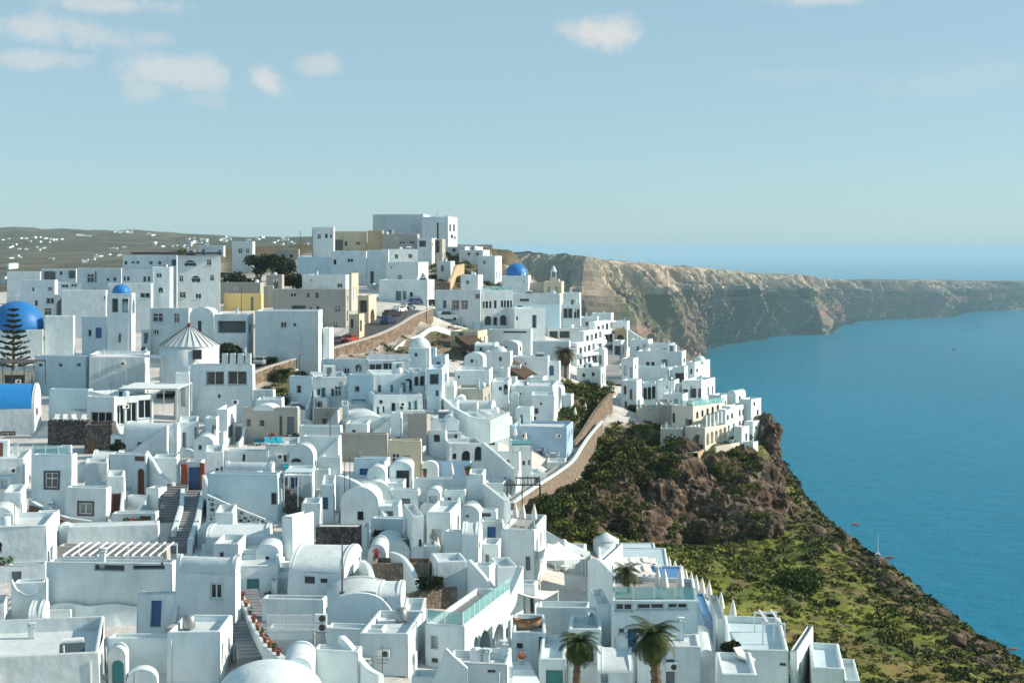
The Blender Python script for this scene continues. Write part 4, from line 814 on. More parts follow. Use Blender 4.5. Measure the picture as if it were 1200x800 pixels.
H('long terrace house with glazed loggia above the dark path', 642, 688, 690, 384, 405, 'o 644 388 654 397;o 656 388 668 396', '', d=365, yaw=-8)
H('tall blank white house left of the balcony apartments', 624, 667, 669, 400, 440, '', '', yaw=10)
H('low cream wall house with sunny courtyard', 528, 560, 571, 388, 404, 'b 517 388 520 394;t 538 387 543 395', '', m='c', d=318, dp=8)
# ---- balcony apartments stepping down on the ridge
for k, (a, c_, r_, yt, yb, dd) in enumerate(((668, 676, 700, 402, 446, 336), (676, 684, 708, 388, 430, 352), (690, 697, 718, 377, 410, 372))):
    hh = H(('lowest', 'middle', 'topmost')[k] + ' of three white apartment blocks with stacked balconies above palm', a, c_, r_, yt, yb, '', ';'.join('%s %g %g %g %g' % ('wd'[j % 2], c_ + 3 + j * 5, yt + 5 + f_ * 13 - j * 1.5, c_ + 6 + j * 5, yt + 12 + f_ * 13 - j * 1.5) for f_ in range(2) for j in range(4)), d=dd, dp=11)
    for f_ in range(2): part_box(hh, c_ + 1, r_ - 2, yt + 11 + f_ * 13, yt + 14.5 + f_ * 13, .03, 1.1, 'balcony', 'w', 'R')
H('small white house with a blue arch on the stair street', 640, 655, 657, 424, 445, 'B 644 428 649 440', '', yaw=6)
H('low white walled house beside the dusty palm', 600, 642, 644, 418, 442, 'w 609 427 613 432', '', yaw=5)
H('little white vaulted house with blue door above brown path', 585, 607, 612, 400, 424, 'b 588 406 594 417', 'a 609 405 611 411', roof='v', rise=5, d=320, dp=6)
H('long low white house with stepped parapet above brown path', 568, 598, 601, 412, 432, 's 585 418 588 423', '', yaw=6)
H('tan arched gateway house at the top of the stairs', 720, 734, 738, 386, 412, 'O 723 392 731 404', '', m='t', d=378, yaw=3)
H('white house with tall black door at the stair head', 718, 728, 733, 399, 425, 'o 720 405 728 417', '', d=368, dp=5)
# ---- cliff-edge hotel
H('white flat-roofed villa with three dark doors above the sea', 746, 799, 804, 412, 452, 'o 757 424 761 432;o 763 424 767 432;d 776 421 782 431', 's 801 420 803 424', d=345, dp=8, yaw=14)
H('blank white terrace block under the three-door villa', 738, 783, 791, 431, 470, '', 'n 785 433 789 448', d=334, dp=5)
H('white house with dark porch recess right of terrace block', 788, 802, 806, 430, 470, 'o 791 437 802 448', '', d=330, dp=5)
H('bright white seaward house with small domed roof and two windows', 804, 814, 832, 424, 466, 's 809 432 811 438', 'w 816 432 818 436', d=336, dp=10, roof='f', dome=(7, .2, 0, 'w'))
H('white round-topped bay house at the cliff edge', 799, 822, 838, 446, 484, 'o 800 456 806 466;o 808 455 816 466;o 818 455 825 466', 'd 829 453 831 463;d 834 452 836 462', d=318, dp=10)
H('white chapel facade with three tall open arches on terrace', 753, 769, 776, 449, 482, 'O 754 454 758 468;O 759 453 763 468;O 764 452 768 467', '', d=312, dp=5, yaw=4)
H('steep white sloping stair block behind the chapel arches', 769, 790, 796, 446, 480, '', '', d=318, dp=6)
htr = H('cream retaining terrace with turquoise glass railing at the cliff hotel', 747, 774, 776, 480, 512, 's 766 495 768 503', '', m='cw', d=296, yaw=2, dp=9, rm='deck'); rail(htr, 0, 0, 0, 0)
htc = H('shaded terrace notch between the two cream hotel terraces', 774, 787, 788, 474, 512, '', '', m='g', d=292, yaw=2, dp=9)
ht2 = H('tall cream cliff hotel front with dark balcony recess', 787, 812, 850, 476, 534, 's 788 484 791 495;o 803 491 811 502', 'a 816 482 818.5 490;a 822 480 824.5 488;a 828 478 830.5 486;a 834 476 836.5 484;a 840 474 842.5 482', m='cw', d=284, dp=16, yaw=42, rm='deck'); rail(ht2, 0, 0, 0, 0); rail(ht2, 0, 0, 0, 0, face='R')
hcol = H('sunlit hotel arcade with tall columns above the cliff', 803, 826, 853, 501, 538, 'O 812 509 824 528', 'O 828 507 831 521;O 833 505 836 519;O 838 504 841 517;O 843 502 846 515;O 848 500 851 513', m='cw', d=277, dp=14, yaw=40)
for k in range(6):
    part_box(hcol, 828.2 + k * 4.4, 829.6 + k * 4.4, 486.5 - k * 1.1, 501.5 - k * 1.5, -.4, -.1, 'column', 'w', 'R')
H('white hotel wing with vertical slot windows at the headland', 846, 856, 879, 476, 518, '', ';'.join('w %g %g %g %g' % (858 + j * 4, 482 - j * .9 + f_ * 13, 860 + j * 4, 489 - j * .9 + f_ * 13) for f_ in range(2) for j in range(5)), d=286, dp=12, yaw=36)
H('outermost white hotel block on the dark headland rock', 866, 880, 892, 468, 498, 's 869 473 871 476', 's 883 471 885 475;w 887 480 889 486', d=290, dp=8, yaw=32)
H('white lower cube of the hotel beside the headland rock', 860, 869, 878, 500, 518, '', '', d=280, dp=5, yaw=36)
H('tan stone foundation pillar under the cliff hotel', 802, 818, 825, 530, 560, 'o 812 530 822 540', '', m='t', d=272, dp=5, par=.1)
ribbon('low cream wall on the grass below the hotel arcade', [(838, 523, 530, 276), (856, 520, 526, 278), (874, 516, 523, 282)], m='cw')
# ---- mid town: hotel over the stone wall
H('blue-shaded white hotel wing with ramp stair below road', 338, 365, 366, 441, 492, '', '', m='lb', d=228, yaw=18, dp=9)
H('sunlit hotel balcony floor with teal shutters below road', 366, 407, 408, 441, 470, 'w 371 455 375 463;t 376 454 381 465;w 388 455 391 464;w 392 452 400 464', '', d=229, yaw=-10, dp=8)
H('blue-white hotel block with one small window', 407, 437, 438, 439, 496, 'w 415 452 421 459;o 413 468 428 488;d 430 476 435 488', '', m='lb', d=226, yaw=14, dp=9)
H('white rounded hotel penthouse with porthole window', 376, 430, 432, 421, 446, 'w 380 432 386 438;w 403 431 410 438;a 416 427 424 436', '', d=240, yaw=10, dp=8)
hp = H('hotel penthouse with black glazed windows on the roof', 430, 482, 484, 422, 446, 'G 432 426 448 438;G 449 424 463 438;w 466 425 472 433', '', d=238, yaw=-6, dp=8); rail(hp, 0, 0, 0, 0, 'white')
hq = H('white hotel front with two arched doorways and balcony', 436, 485, 487, 438, 466, 'w 443 451 447 461;t 458 451 461 460;O 465 447 473 459;O 475 444 484 457', '', d=226, yaw=-10, dp=8)
part_box(hq, 441, 484, 459, 462, .03, 1.0, 'balcony', 'w')
hq2 = H('lower hotel floor with green shutters and long balconies', 438, 496, 500, 462, 500, 'd 442 477 445 487;a 449 476 451 483;s 445 469 449 473;w 459 472 464 482;w 469 472 473 480;t 479 471 482 481;t 486 470 489 480', '', d=219, yaw=-10, dp=8)
part_box(hq2, 471, 497, 480, 484, .03, 1.2, 'balcony', 'w'); part_box(hq2, 441, 457, 485, 488, .03, 1.0, 'balcony', 'w')
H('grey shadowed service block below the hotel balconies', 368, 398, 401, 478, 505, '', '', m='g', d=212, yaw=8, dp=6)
H('small white stepped annex with two tiny windows by hotel', 400, 408, 414, 474, 500, 's 402 492 405 496;s 408 491 411 496', '', d=214, yaw=-6, dp=5)
H('sunlit low white vault with grey oculus patch', 410, 456, 459, 488, 512, '', '', roof='v', rise=10, d=208, yaw=-12, dp=9)
H('white chimney-like column block beside low vault', 458, 470, 472, 484, 508, '', '', d=207, yaw=4, dp=3)
# ---- mid: around (490-570, 380-500)
H('white loggia house with curved glass front right of hotel', 484, 499, 502, 436, 470, 'O 486 441 491 452;O 493 440 499 452', '', d=224, yaw=-8, dp=7)
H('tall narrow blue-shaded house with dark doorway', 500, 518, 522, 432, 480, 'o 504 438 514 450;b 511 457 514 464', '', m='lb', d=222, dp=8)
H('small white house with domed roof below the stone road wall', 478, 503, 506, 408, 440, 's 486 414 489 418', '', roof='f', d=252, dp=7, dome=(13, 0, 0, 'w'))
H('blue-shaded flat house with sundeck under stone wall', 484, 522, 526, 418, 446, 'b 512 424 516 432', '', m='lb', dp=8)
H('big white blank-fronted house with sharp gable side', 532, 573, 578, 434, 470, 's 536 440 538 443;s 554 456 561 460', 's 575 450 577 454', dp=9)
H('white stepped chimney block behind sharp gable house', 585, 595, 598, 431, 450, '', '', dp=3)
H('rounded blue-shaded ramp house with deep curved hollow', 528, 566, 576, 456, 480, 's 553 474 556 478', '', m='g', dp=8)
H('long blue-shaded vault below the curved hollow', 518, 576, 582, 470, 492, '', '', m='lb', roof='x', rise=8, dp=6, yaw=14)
H('white house with round blue niche and cactus pot', 575, 596, 600, 447, 476, 's 584 453 588 457;O 590 450 600 462', '', yaw=4, dp=7)
H('large pale house with louvered roof terrace below brown path', 598, 648, 655, 452, 494, 'a 626 478 630 483;s 616 478 620 481', '', yaw=6, dp=10)
H('tall pale house with arched window above blue house', 622, 650, 654, 463, 505, 'a 626 478 631 485;s 625 488 628 492', '', m='w', yaw=2, dp=6)
H('white wave-shaped wall house lit by the sun', 572, 598, 600, 484, 512, 'w 580 503 584 508', '', yaw=-14, dp=6)
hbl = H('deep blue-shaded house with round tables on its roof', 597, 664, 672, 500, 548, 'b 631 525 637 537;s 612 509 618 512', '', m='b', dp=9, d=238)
H('small white cube with laundry terrace below the blue house', 641, 664, 668, 541, 570, '', '', yaw=2, dp=4, d=233)
H('grey roofed house with three arched windows and teal awning', 567, 609, 610, 531, 566, 'a 578 538 583 546;a 594 539 598 546', '', yaw=10, dp=8)
H('bright white side block with little windows under teal awning', 609, 622, 625, 522, 560, 'w 612 540 615 545;w 619 539 622 545', '', yaw=-12, dp=6)
h2g = H('white house with twin round gables and tall windows', 500, 539, 541, 493, 528, 's 509 499 512 503;s 528 496 531 500;w 504 514 509 522;w 514 512 517 520;w 533 509 536 516', '', yaw=-10, dp=7, roof='f', par=.1)
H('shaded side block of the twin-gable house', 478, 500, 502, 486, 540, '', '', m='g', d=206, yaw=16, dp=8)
H('white house with long cornice right of twin gables', 539, 570, 571, 489, 520, 'w 546 502 549 510;w 555 501 558 508;o 559 499 568 514', '', yaw=-10, dp=7)
H('white terrace with two dark arches below twin gables', 524, 566, 568, 519, 548, 'O 541 528 551 541;O 556 523 566 540;a 530 531 535 538', '', yaw=-8, dp=5)
# ---- cream building, pools, gate
H('cream-yellow house with grey window and flat concrete roof', 454, 493, 495, 516, 556, 'w 459 531 468 545;d 472 534 480 545', '', m='c', d=187, yaw=2, dp=8, par=.3)
H('long grey concrete roof strip behind the cream house', 396, 454, 456, 508, 540, '', '', m='g', d=195, yaw=2, dp=6)
H('white vaulted gate house with dark doorway above steps', 456, 482, 485, 543, 578, 'o 464 551 479 574', '', roof='v', rise=7, d=176, dp=5)
hpl = H('blue-walled plunge pool terrace among the white roofs', 498, 552, 554, 542, 566, '', '', m='b', rm='pool', par=.3, yaw=6, dp=7)
H('low white wall house with dark vent slots in front of pool', 484, 566, 568, 561, 598, 's 505 575 507 578', '', yaw=6, dp=6)
H('white house with grey shutter and orange planters', 455, 490, 492, 574, 606, 'd 470 584 480 604', '', d=168, yaw=8, dp=6)
H('tall pale block with sunlit edge right of pool terrace', 546, 566, 569, 556, 604, '', '', m='w', yaw=2, dp=5)
H('white cube house with flat grey parapet box', 500, 516, 519, 574, 600, 'n 502 578 512 590', '', d=168, dp=5, roof='v', rise=6)
H('white box house with vent beside grey parapet box', 519, 545, 548, 575, 600, 's 524 583 528 588', '', yaw=6, dp=5)
H('pale blue-grey house with round vent and stair', 536, 562, 566, 594, 632, 's 546 603 550 606', '', yaw=5, dp=5, roof='v', rise=8)
H('pale smooth block beside the closed white parasols', 582, 599, 601, 588, 622, 's 565 600 576 607', '', m='w', yaw=-6, dp=6)
H('blue-grey terrace house under the parasol terrace', 562, 582, 584, 598, 632, 'v 564 600 576 605', '', yaw=8, dp=5)
# ---- left: blue vault church, glass restaurant
hbv = H('white church with blue barrel-vault roof and pointed belfry', -26, 40, 49, 452, 534, 'W 2 507 16 526', 'k 42 466 45 486;k 43 506 45 516', roof='x', rise=27, rm='vault', d=214, dp=9, name='church', cat='church')
H('grey-blue terrace wall with round vents below the windmill', 40, 101, 104, 417, 450, 's 45 426 49 429;s 69 426 73 429;s 91 426 95 429', '', m='lb', d=246, yaw=10, dp=6)
hgr = H('shaded grey house below the terrace wall with lounge deck', 57, 104, 107, 456, 500, '', '', m='lb', d=222, yaw=10, dp=8, rm='deck')
H('white upper terrace house under the windmill awning', 104, 170, 176, 415, 452, '', 'o 160 428 170 436', d=246, yaw=-8, dp=8)
hgl = H('restaurant with long teal glass facade under white roof', 134, 180, 180, 462, 512, 'G 136 474 147 497;G 149 471 161 494;G 163 468 178 490', '', d=216, yaw=-34, dp=10)
H('round-cornered canopy bar with black windows', 101, 134, 137, 464, 500, 'G 106 482 132 496', '', d=212, yaw=4, dp=7, m='w')
H('white gateway house with arched niche beside glass restaurant', 206, 222, 223, 437, 478, 'n 213 454 218 476', '', d=224, yaw=-8, dp=4)
hc2 = H('big white building with two wide windows and battlements', 223, 296, 298, 427, 482, 'G 241.5 435 263 451;G 267 435 289 451;v 256 462 259 466', '', d=228, yaw=6, dp=8)
H('black lava-stone wall house under the lounge deck', 56, 104, 105, 493, 528, '', '', m='dk', d=206, yaw=6, dp=3, par=.1)
H('dark stone kiosk with brown doors', 99, 131, 136, 497, 534, 'k 104 514 112 530;k 119 509 122 520', 'r 124 510 130 526', m='dk', d=200, dp=5)
hvx = H('white barrel vault house below the glass restaurant', 144, 207, 212, 496, 540, '', '', roof='x', rise=16, d=196, dp=8, yaw=4)
H('bright cave house front with arches beside barrel vault', 208, 232, 240, 494, 540, 'd 213 506 217 524;n 228 500 234 516', 'd 234 504 238 520', d=198, yaw=-10, dp=6)
H('small white hut with tall door and red pot on its roof', 240, 254, 257, 489, 530, 'n 249 498 253 514', '', d=198, yaw=-4, dp=5)
H('white house with pale door beside the grey tavern', 253, 266, 277, 480, 520, '', 'd 267 498 272 512', d=204, dp=7)
htv = H('grey tavern with wavy white roofline and dark double door', 285, 349, 351, 478, 520, 'w 304 491 311 500;d 337 488 345 510;w 288 490 294 500;k 328 487 331 510', '', m='g', d=206, yaw=6, dp=8, par=.5)
H('white roof terrace with red flower pots behind the tavern', 296, 320, 322, 457, 490, '', '', d=226, yaw=5, dp=6)
H('white low wall house with lamp beside dark shrub', 330, 348, 351, 477, 500, '', '', d=212, yaw=5, dp=4)
hpo = H('turquoise pool terrace in front of the grey tavern', 350, 400, 402, 499, 525, '', '', m='w', rm='pool', d=200, yaw=4, dp=6, par=.25)
# ---- left middle: brown-window houses
hm1 = H('white house with brown-framed window beside the curved wall', 36, 84, 88, 533, 612, 'X 53 553 68 571', '', d=166, yaw=8, dp=8); rail(hm1, 0, 0, 0, 0)
H('sunlit stepped corner of the brown-window house', 68, 82, 85, 524, 560, '', '', d=176, yaw=-8, dp=4)
hm2 = H('lower white house with two brown-framed windows', 76, 124, 128, 571, 620, 'X 65 588 77 600;X 93 589 108 602', '', d=163, yaw=6, dp=6)
H('sunlit white entrance block with dark red door', 124, 145, 148, 557, 606, 'r 133 580 142 601', '', d=166, yaw=-10, dp=5)
H('white house with tall arched red door and brown vent', 127, 171, 176, 532, 600, 'R 161 549 169 579;k 158 533 169 540', 's 147 555 148 567', d=174, yaw=4, dp=7)
H('white walled terrace with brown vent under the red door', 130, 183, 187, 601, 622, 'k 165 605 178 610', '', d=160, yaw=2, dp=4)
H('white curving garden wall with satellite dish', 78, 186, 188, 614, 648, '', '', d=152, yaw=-8, dp=2, par=.05)
H('left-edge white house with narrow windows and balcony', 4, 25, 32, 576, 660, '', 'b 24 590 26 614;w 21 590 23 612', d=152, dp=6)
H('left-edge white block with glazed roof rail', -30, 55, 68, 616, 690, '', 'b 60 640 63 662;w 57 648 59 668', d=140, dp=9)
H('upper left-edge white house with dark arched side door', -30, 27, 37, 536, 600, '', 'B 34 555 37 574', d=176, dp=9)
H('white wall with small arch at the left edge', -20, 12, 14, 558, 600, 'n 0 560 8 572', '', d=166, yaw=4, dp=4)
# ---- the stair lane with red gate pillars
H('white plastered house with a dark doorway beside the stair lane', 172, 186, 196, 571, 604, '', '', d=168, dp=6, yaw=20)
hgt = H('white lintel gate with red pillars and blue door', 216, 236, 237, 540, 580, 'b 221 547 234 576', '', d=172, yaw=2, dp=2)
part_box(hgt, 213, 219.5, 543, 576, .02, .35, 'pillar', 'rd'); part_box(hgt, 235, 240, 542, 576, .02, .35, 'pillar', 'rd')
H('sunlit white roof wall beside the red gate pillars', 240, 262, 264, 529, 575, 's 253 548 256 555;s 259 546 262 555', '', d=177, yaw=-10, dp=6)
hst = H('broad blue-shaded house front above the black-and-white stone wall', 242, 325, 331, 556, 622, 's 317 578 323 591', 'n 327 560 330 600', m='lb', d=162, yaw=10, dp=9)
H('white dome-backed roof house behind the stone-patterned wall', 262, 318, 322, 543, 575, '', '', roof='x', rise=9, d=175, dp=8, yaw=8)
H('low white cottage wall with dark door in the middle terraces', 262, 312, 314, 528, 552, 's 284 532 287 540', '', d=184, yaw=5, dp=5)
H('white slanted-awning house with grey arched vault', 311, 352, 356, 520, 560, '', '', d=181, yaw=-8, dp=6)
H('grey arched vault with round window behind slanted awning', 338, 368, 372, 521, 556, 'a 341 524 354 542', '', roof='v', rise=14, d=178, yaw=2, dp=6)
H('plain white block right of the grey arched vault', 353, 398, 400, 511, 545, '', '', d=190, yaw=4, dp=6)
H('smooth pale block with curved base under concrete strip', 376, 398, 400, 535, 572, '', '', d=180, yaw=4, dp=4)
H('white porch house with blue-trimmed doors under pergola', 332, 366, 372, 556, 602, 'd 334 558 337 570;b 341 557 345 572;b 346 556 349 570', '', d=168, yaw=-4, dp=6)
H('plain blue-white block with two thin poles', 414, 454, 456, 537, 580, '', '', m='lb', d=176, yaw=8, dp=6)
hv3 = H('large white vault house with one small square window', 399, 444, 450, 572, 622, 's 419 599 426 609', '', roof='v', rise=18, d=160, dp=9, yaw=2)
H('sunlit humped white roof right of the square-window vault', 428, 458, 463, 566, 610, '', '', roof='v', rise=14, d=168, yaw=-8, dp=8)
H('narrow white house with blue door beside dark stone terrace', 376, 392, 398, 567, 618, 'b 379 582 385 596', '', d=162, yaw=-4, dp=6)
H('black lava terrace wall below the square-window vault', 370, 423, 424, 617, 644, '', '', m='dk', d=152, yaw=2, dp=3, par=.05)
H('white tapered buttress beside the black terrace wall', 424, 431, 434, 616, 644, '', '', d=151, yaw=2, dp=2)
H('blue-shaded smooth roof slope house above dark terrace', 434, 484, 487, 608, 636, '', '', m='lb', d=156, yaw=8, dp=6, par=.1)
H('dark brown stone terrace strip left of gable house', 434, 478, 480, 632, 650, '', '', m='lava', d=148, yaw=2, dp=2, par=.05)
H('white gabled house with sunlit end and tall slit window', 482, 497, 500, 604, 652, 'w 491 632 494 640', '', d=146, yaw=-10, dp=6)
H('shaded white house with paler stair beside slit-window gable', 499, 528, 540, 600, 648, 'n 505 620 516 638', '', d=150, dp=7)
H('small white cottage with sunlit gable above wave wall', 540, 560, 566, 620, 668, '', 'a 561 634 563 642', d=142, dp=6, roof='x', rise=8)
hdk = H('white terrace house with a round dark shrub and slanted stairs', 520, 545, 548, 624, 660, '', '', d=146, yaw=6, dp=5)
# ---- foreground left
hbw = H('huge rough-plastered white wall with roof openings', 52, 203, 205, 660, 752, 'o 110 661 146 669;o 156 660 194 667;v 98 736 102 740', '', d=124, yaw=2, dp=6, par=.2)
H('white scalloped-parapet building at the left edge', 15, 52, 55, 682, 770, 's 29 698 32 701', '', d=122, yaw=-6, dp=5)
H('tiny white vaulted hut with narrow blue door', 32, 49, 59, 713, 762, '', 'b 49 720 53 742', roof='x', rise=12, d=118, dp=4)
H('far-left small white hut with dark slit door', -10, 4, 10, 708, 762, '', 'k 3 724 8 744', d=117, dp=4)
htl = H('tall white vault-topped block above the alley stairs', 204, 276, 281, 655, 790, '', '', roof='x', rise=18, d=118, dp=7, yaw=8)
part_box(htl, 206, 266, 728, 740, .02, 2.2, 'balcony', 'g')
H('sunlit white corner block with tiny oval window', 196, 258, 273, 740, 830, '', 'a 249 785 252 796', d=108, dp=6)
hbl2 = H('large sunlit white block at the bottom left corner', -40, 118, 128, 764, 860, '', '', d=101, yaw=-12, dp=9, par=.9)
H('white arched niche with turquoise door at bottom left', 126, 147, 149, 760, 820, 'T 131 773 146 800', '', roof='v', rise=9, d=103, yaw=-6, dp=4)
H('low white wall house with rubble urns behind the turquoise niche', 126, 240, 244, 748, 800, '', '', d=110, yaw=4, dp=4, m='w')
H('sunlit white house behind the tall vault-topped block', 276, 326, 329, 662, 712, '', '', d=134, yaw=-8, dp=7)
H('blue-shaded flat roof house beside the flagpole vault', 262, 326, 328, 640, 690, '', '', d=143, yaw=4, dp=8, m='w')
hnv = H('white barrel house with rounded gable and dark windows beside flagpole', 336, 403, 425, 651, 712, 'v 356 675 368 683;v 375 677 383 682', 'w 408 673 414 687', roof='x', rise=20, d=132, dp=8)
H('white house end wall behind the flagpole barrel house', 330, 342, 369, 606, 668, '', 'n 350 640 352 662', d=143, dp=8, yaw=26)
H('low white courtyard house with lattice screens', 312, 384, 386, 737, 778, '', '', d=114, yaw=4, dp=5)
H('white house with curved gable wall and turquoise door', 383, 465, 468, 700, 752, 's 406 722 410 726;t 418 727 424 735;T 438 722 454 740', '', roof='v', rise=18, d=124, yaw=-8, dp=7)
H('low shaded white roof in front of the turquoise door house', 383, 448, 450, 736, 790, '', '', d=112, yaw=6, dp=6, m='w')
H('white terrace house with grey flat roof in lower middle', 366, 420, 422, 762, 820, '', '', d=106, yaw=5, dp=5)
H('bottom white house with dark slot vent and small windows', 420, 478, 497, 742, 812, 'v 462 792 474 797', 's 483 766 486 776;s 490 762 492 772', d=110, dp=7)
H('white wave-topped wall with many small holes', 512, 549, 553, 656, 708, 's 516 672 518 675;s 521 668 523 671;s 527 664 529 667;s 531 676 533 679;s 537 659 539 662;s 543 655 545 660;s 525 680 527 682;s 540 672 542 674', '', d=134, yaw=-12, dp=3)
H('shaded sloping stair wall house with niche beside wave wall', 551, 574, 581, 664, 712, 'n 557 676 561 692', '', d=132, yaw=14, dp=6, m='w')
hfa = H('white arcade building with three arches and glass roof terrace', 497, 544, 599, 733, 800, 'n 504 745 512 760;v 505 771 512 776', 'O 556 745 561 773;O 562.5 738 574 772;O 577 731 590 766;a 547 764 553 774;s 593 735 596 746', d=113, dp=13, rm='deck'); rail(hfa, 0, 0, 0, 0, face='R'); rail(hfa, 0, 0, 0, 0)
H('blue-white cube with small dark vents at bottom centre', 522, 594, 600, 777, 830, 'v 571 784 580 787', '', d=104, yaw=6, dp=6)
H('white sunlit house under the wooden boat', 600, 640, 642, 741, 800, 's 606 753 613 759;d 632 744 636 766', '', d=114, yaw=1, dp=5)
H('white stair house with terracotta planter at bottom', 572, 600, 603, 780, 830, '', '', d=105, yaw=0, dp=4)
# ---- foreground right: parasol hotel
hpx = H('grey-shaded house with parasol roof terrace and sunlit gable', 586, 626, 641, 620, 676, 'd 616 652 621 668', '', d=150, dp=9, rm='deck')
H('white house with blue door beside the shade sail', 640, 684, 690, 649, 700, 'd 657 657 663 673;w 646 654 652 666', '', d=161, yaw=6, dp=5)
H('blue-shaded small house below shade sails', 590, 628, 631, 684, 730, 'o 622 697 631 718;n 606 696 616 718', '', d=130, yaw=8, dp=6)
H('white wall with dark hedge behind wooden boat', 628, 690, 692, 712, 748, '', '', d=124, yaw=6, dp=4)
H('bright sail-shaped white wall house', 583, 608, 612, 664, 720, '', '', d=134, yaw=-10, dp=4)
hpv = H('long sloping white roof house beside the pool deck', 690, 700, 730, 664, 700, '', '', d=142, dp=12)
hdeck = H('hotel pool deck with glass railings and sunbeds', 700, 786, 800, 668, 706, '', '', d=152, yaw=3, dp=10, rm='lb', par=.1)
hdk2 = H('upper sunbed terrace behind the hotel pool', 716, 772, 778, 655, 690, '', '', d=166, yaw=3, dp=8, rm='lb', par=.1)
hpp = H('blue hotel pool basin beside the parasols', 750, 805, 818, 687, 720, '', '', d=140, yaw=4, dp=8, rm='poolblue', par=.15)
hbh = H('broad white hotel block with glass band and blue door', 715, 819, 825, 704, 830, 'G 720 706 741 715;G 746 705 779 714;G 783 705 807 714;w 725 736 732 742;b 736 736 752 764;o 802 742 812 758;d 801 773 812 800', '', d=114, yaw=4, dp=7, rm='deck', par=.3); rail(hbh, 0, 0, 0, 0)
H('white hotel stub tower with rounded corner beside bell arch', 700, 716, 721, 706, 770, '', '', d=116, yaw=-4, dp=4)
H('low white hotel terrace wall under the palm', 745, 822, 825, 757, 840, 'd 780 772 790 800', '', d=108, yaw=4, dp=3, par=.2)
H('small white house with blue shutters below bell arch', 632, 664, 668, 772, 830, 't 641 785 661 815', '', d=108, yaw=2, dp=6)
H('white shaded entrance house between palms', 664, 704, 708, 738, 810, 's 702 760 705 770', '', d=113, yaw=6, dp=5)
H('white pergola house with vault left of tall palm', 700, 742, 745, 778, 840, 'n 704 786 712 800', '', d=106, yaw=3, dp=5, roof='x', rise=10)
hps = H('sunken blue pool strip beside the hotel block', 826, 838, 842, 728, 760, '', '', d=125, yaw=2, dp=9, rm='poolblue', m='b', par=.15)
H('white stepped side wall of the lower right hotel', 841, 850, 853, 724, 800, '', '', d=120, yaw=3, dp=7)
hlr = H('lower right white hotel with roof pool terrace', 852, 925, 935, 763, 840, 'v 915 777 922 780', '', d=112, yaw=6, dp=9, rm='lb', par=.5)
H('white awning-roofed house at the slope edge', 926, 934, 955, 762, 840, '', '', d=113, dp=7, yaw=18)
H('small flat white house with blue roof pool on slope', 952, 990, 998, 782, 840, '', '', d=112, dp=6, rm='lb', yaw=8)
H('lowest white roof corner at the grassy slope', 990, 1008, 1014, 796, 840, '', '', d=112, dp=5, yaw=8)
H('front white hotel terrace with red flowers', 844, 888, 890, 790, 850, '', '', d=104, yaw=4, dp=5)

# ---- smaller houses filling the terraces between
H('low white house with rust planters above the brown path', 556, 580, 585, 402, 418, 's 562 407 565 411', '', dp=5, roof='x', rise=4)
H('small bright cottage at the lower end of the brown path', 618, 636, 641, 442, 464, 'b 622 449 625 459', '', dp=5)
H('white garden house beside the dusty palm', 676, 704, 710, 431, 452, 'w 682 437 686 442;w 693 436 697 441', '', dp=6)
H('small white shrine beside the upper stairs', 699, 708, 712, 408, 430, 'D 702 416 705 427', '', dp=4, roof='v', rise=4)
H('white stepped house right of the stair street', 728, 742, 748, 420, 456, 'n 731 428 735 440;n 738 430 741 442', '', dp=5)
H('ornate white niche house at the stair bend', 728, 746, 752, 446, 482, 'k 731 452 734 462;k 738 456 741 468;k 732 470 735 478', '', dp=5)
H('shaded bar under the dark pergola at left edge', -20, 37, 40, 436, 456, 'o 5 439 30 449', '', m='g', dp=4)
H('low white terrace left of the arched red door', 98, 125, 128, 541, 570, '', '', dp=4)
H('white strip terrace in front of the red gate', 178, 208, 212, 536, 566, '', '', dp=4)
H('smooth white roof apron below the stone-studded wall', 240, 314, 320, 622, 652, '', '', roof='x', rise=7, dp=6)
H('white stepped cottage right of the stair lane foot', 250, 280, 288, 636, 668, 'w 258 646 263 652', '', dp=5)
H('dark decked terrace under the grey pergola', 66, 196, 198, 641, 664, '', '', m='g', rm='deck', dp=5, yaw=3)
H('brown carpeted courtyard terrace before the wave wall', 436, 504, 507, 660, 682, '', '', m='lava', rm='brown', dp=6, yaw=2)
H('cluttered courtyard terrace behind the lattice screens', 306, 380, 384, 702, 738, '', '', rm='deck', dp=6, yaw=4)
H('small white house right of steps by the sail wall', 562, 583, 588, 638, 672, 'd 568 650 572 662', '', dp=5)
H('white bench-like block before the blue plunge pool', 566, 590, 596, 566, 590, '', '', dp=4)
H('white cottage between the lava wall and flagpole', 430, 452, 457, 640, 668, 'a 436 648 440 656', '', dp=5, roof='v', rise=9)
H('tiny vaulted store behind the flagpole house', 300, 328, 332, 640, 668, 's 312 652 316 656', '', dp=6, roof='v', rise=7)
H('narrow white house left of tall vault-topped block', 250, 272, 278, 600, 650, '', '', dp=5, d=150)
H('white corner house above the bright cave front', 226, 250, 254, 512, 540, 'w 232 520 236 527', '', dp=5, roof='v', rise=8)
H('low white workshop left of the barrel vault house', 108, 142, 146, 530, 556, 'd 126 537 130 550', '', dp=5, roof='x', rise=7)
H('white cube at foot of the brown-window houses', 40, 66, 70, 604, 632, '', '', dp=4)
H('little white house above grey concrete strip', 404, 430, 434, 496, 520, 'w 412 503 416 509', '', dp=5)
H('white attic house behind the twin gables', 506, 530, 534, 474, 500, 's 514 482 517 486', '', dp=5, roof='v', rise=7)
H('white sloped cottage left of the sharp gable house', 508, 532, 536, 448, 474, 'w 516 456 520 462', '', dp=5, roof='x', rise=6)
H('small white house below the car park stone wall', 544, 566, 570, 414, 436, 'w 551 420 555 425', '', dp=5, roof='v', rise=6)
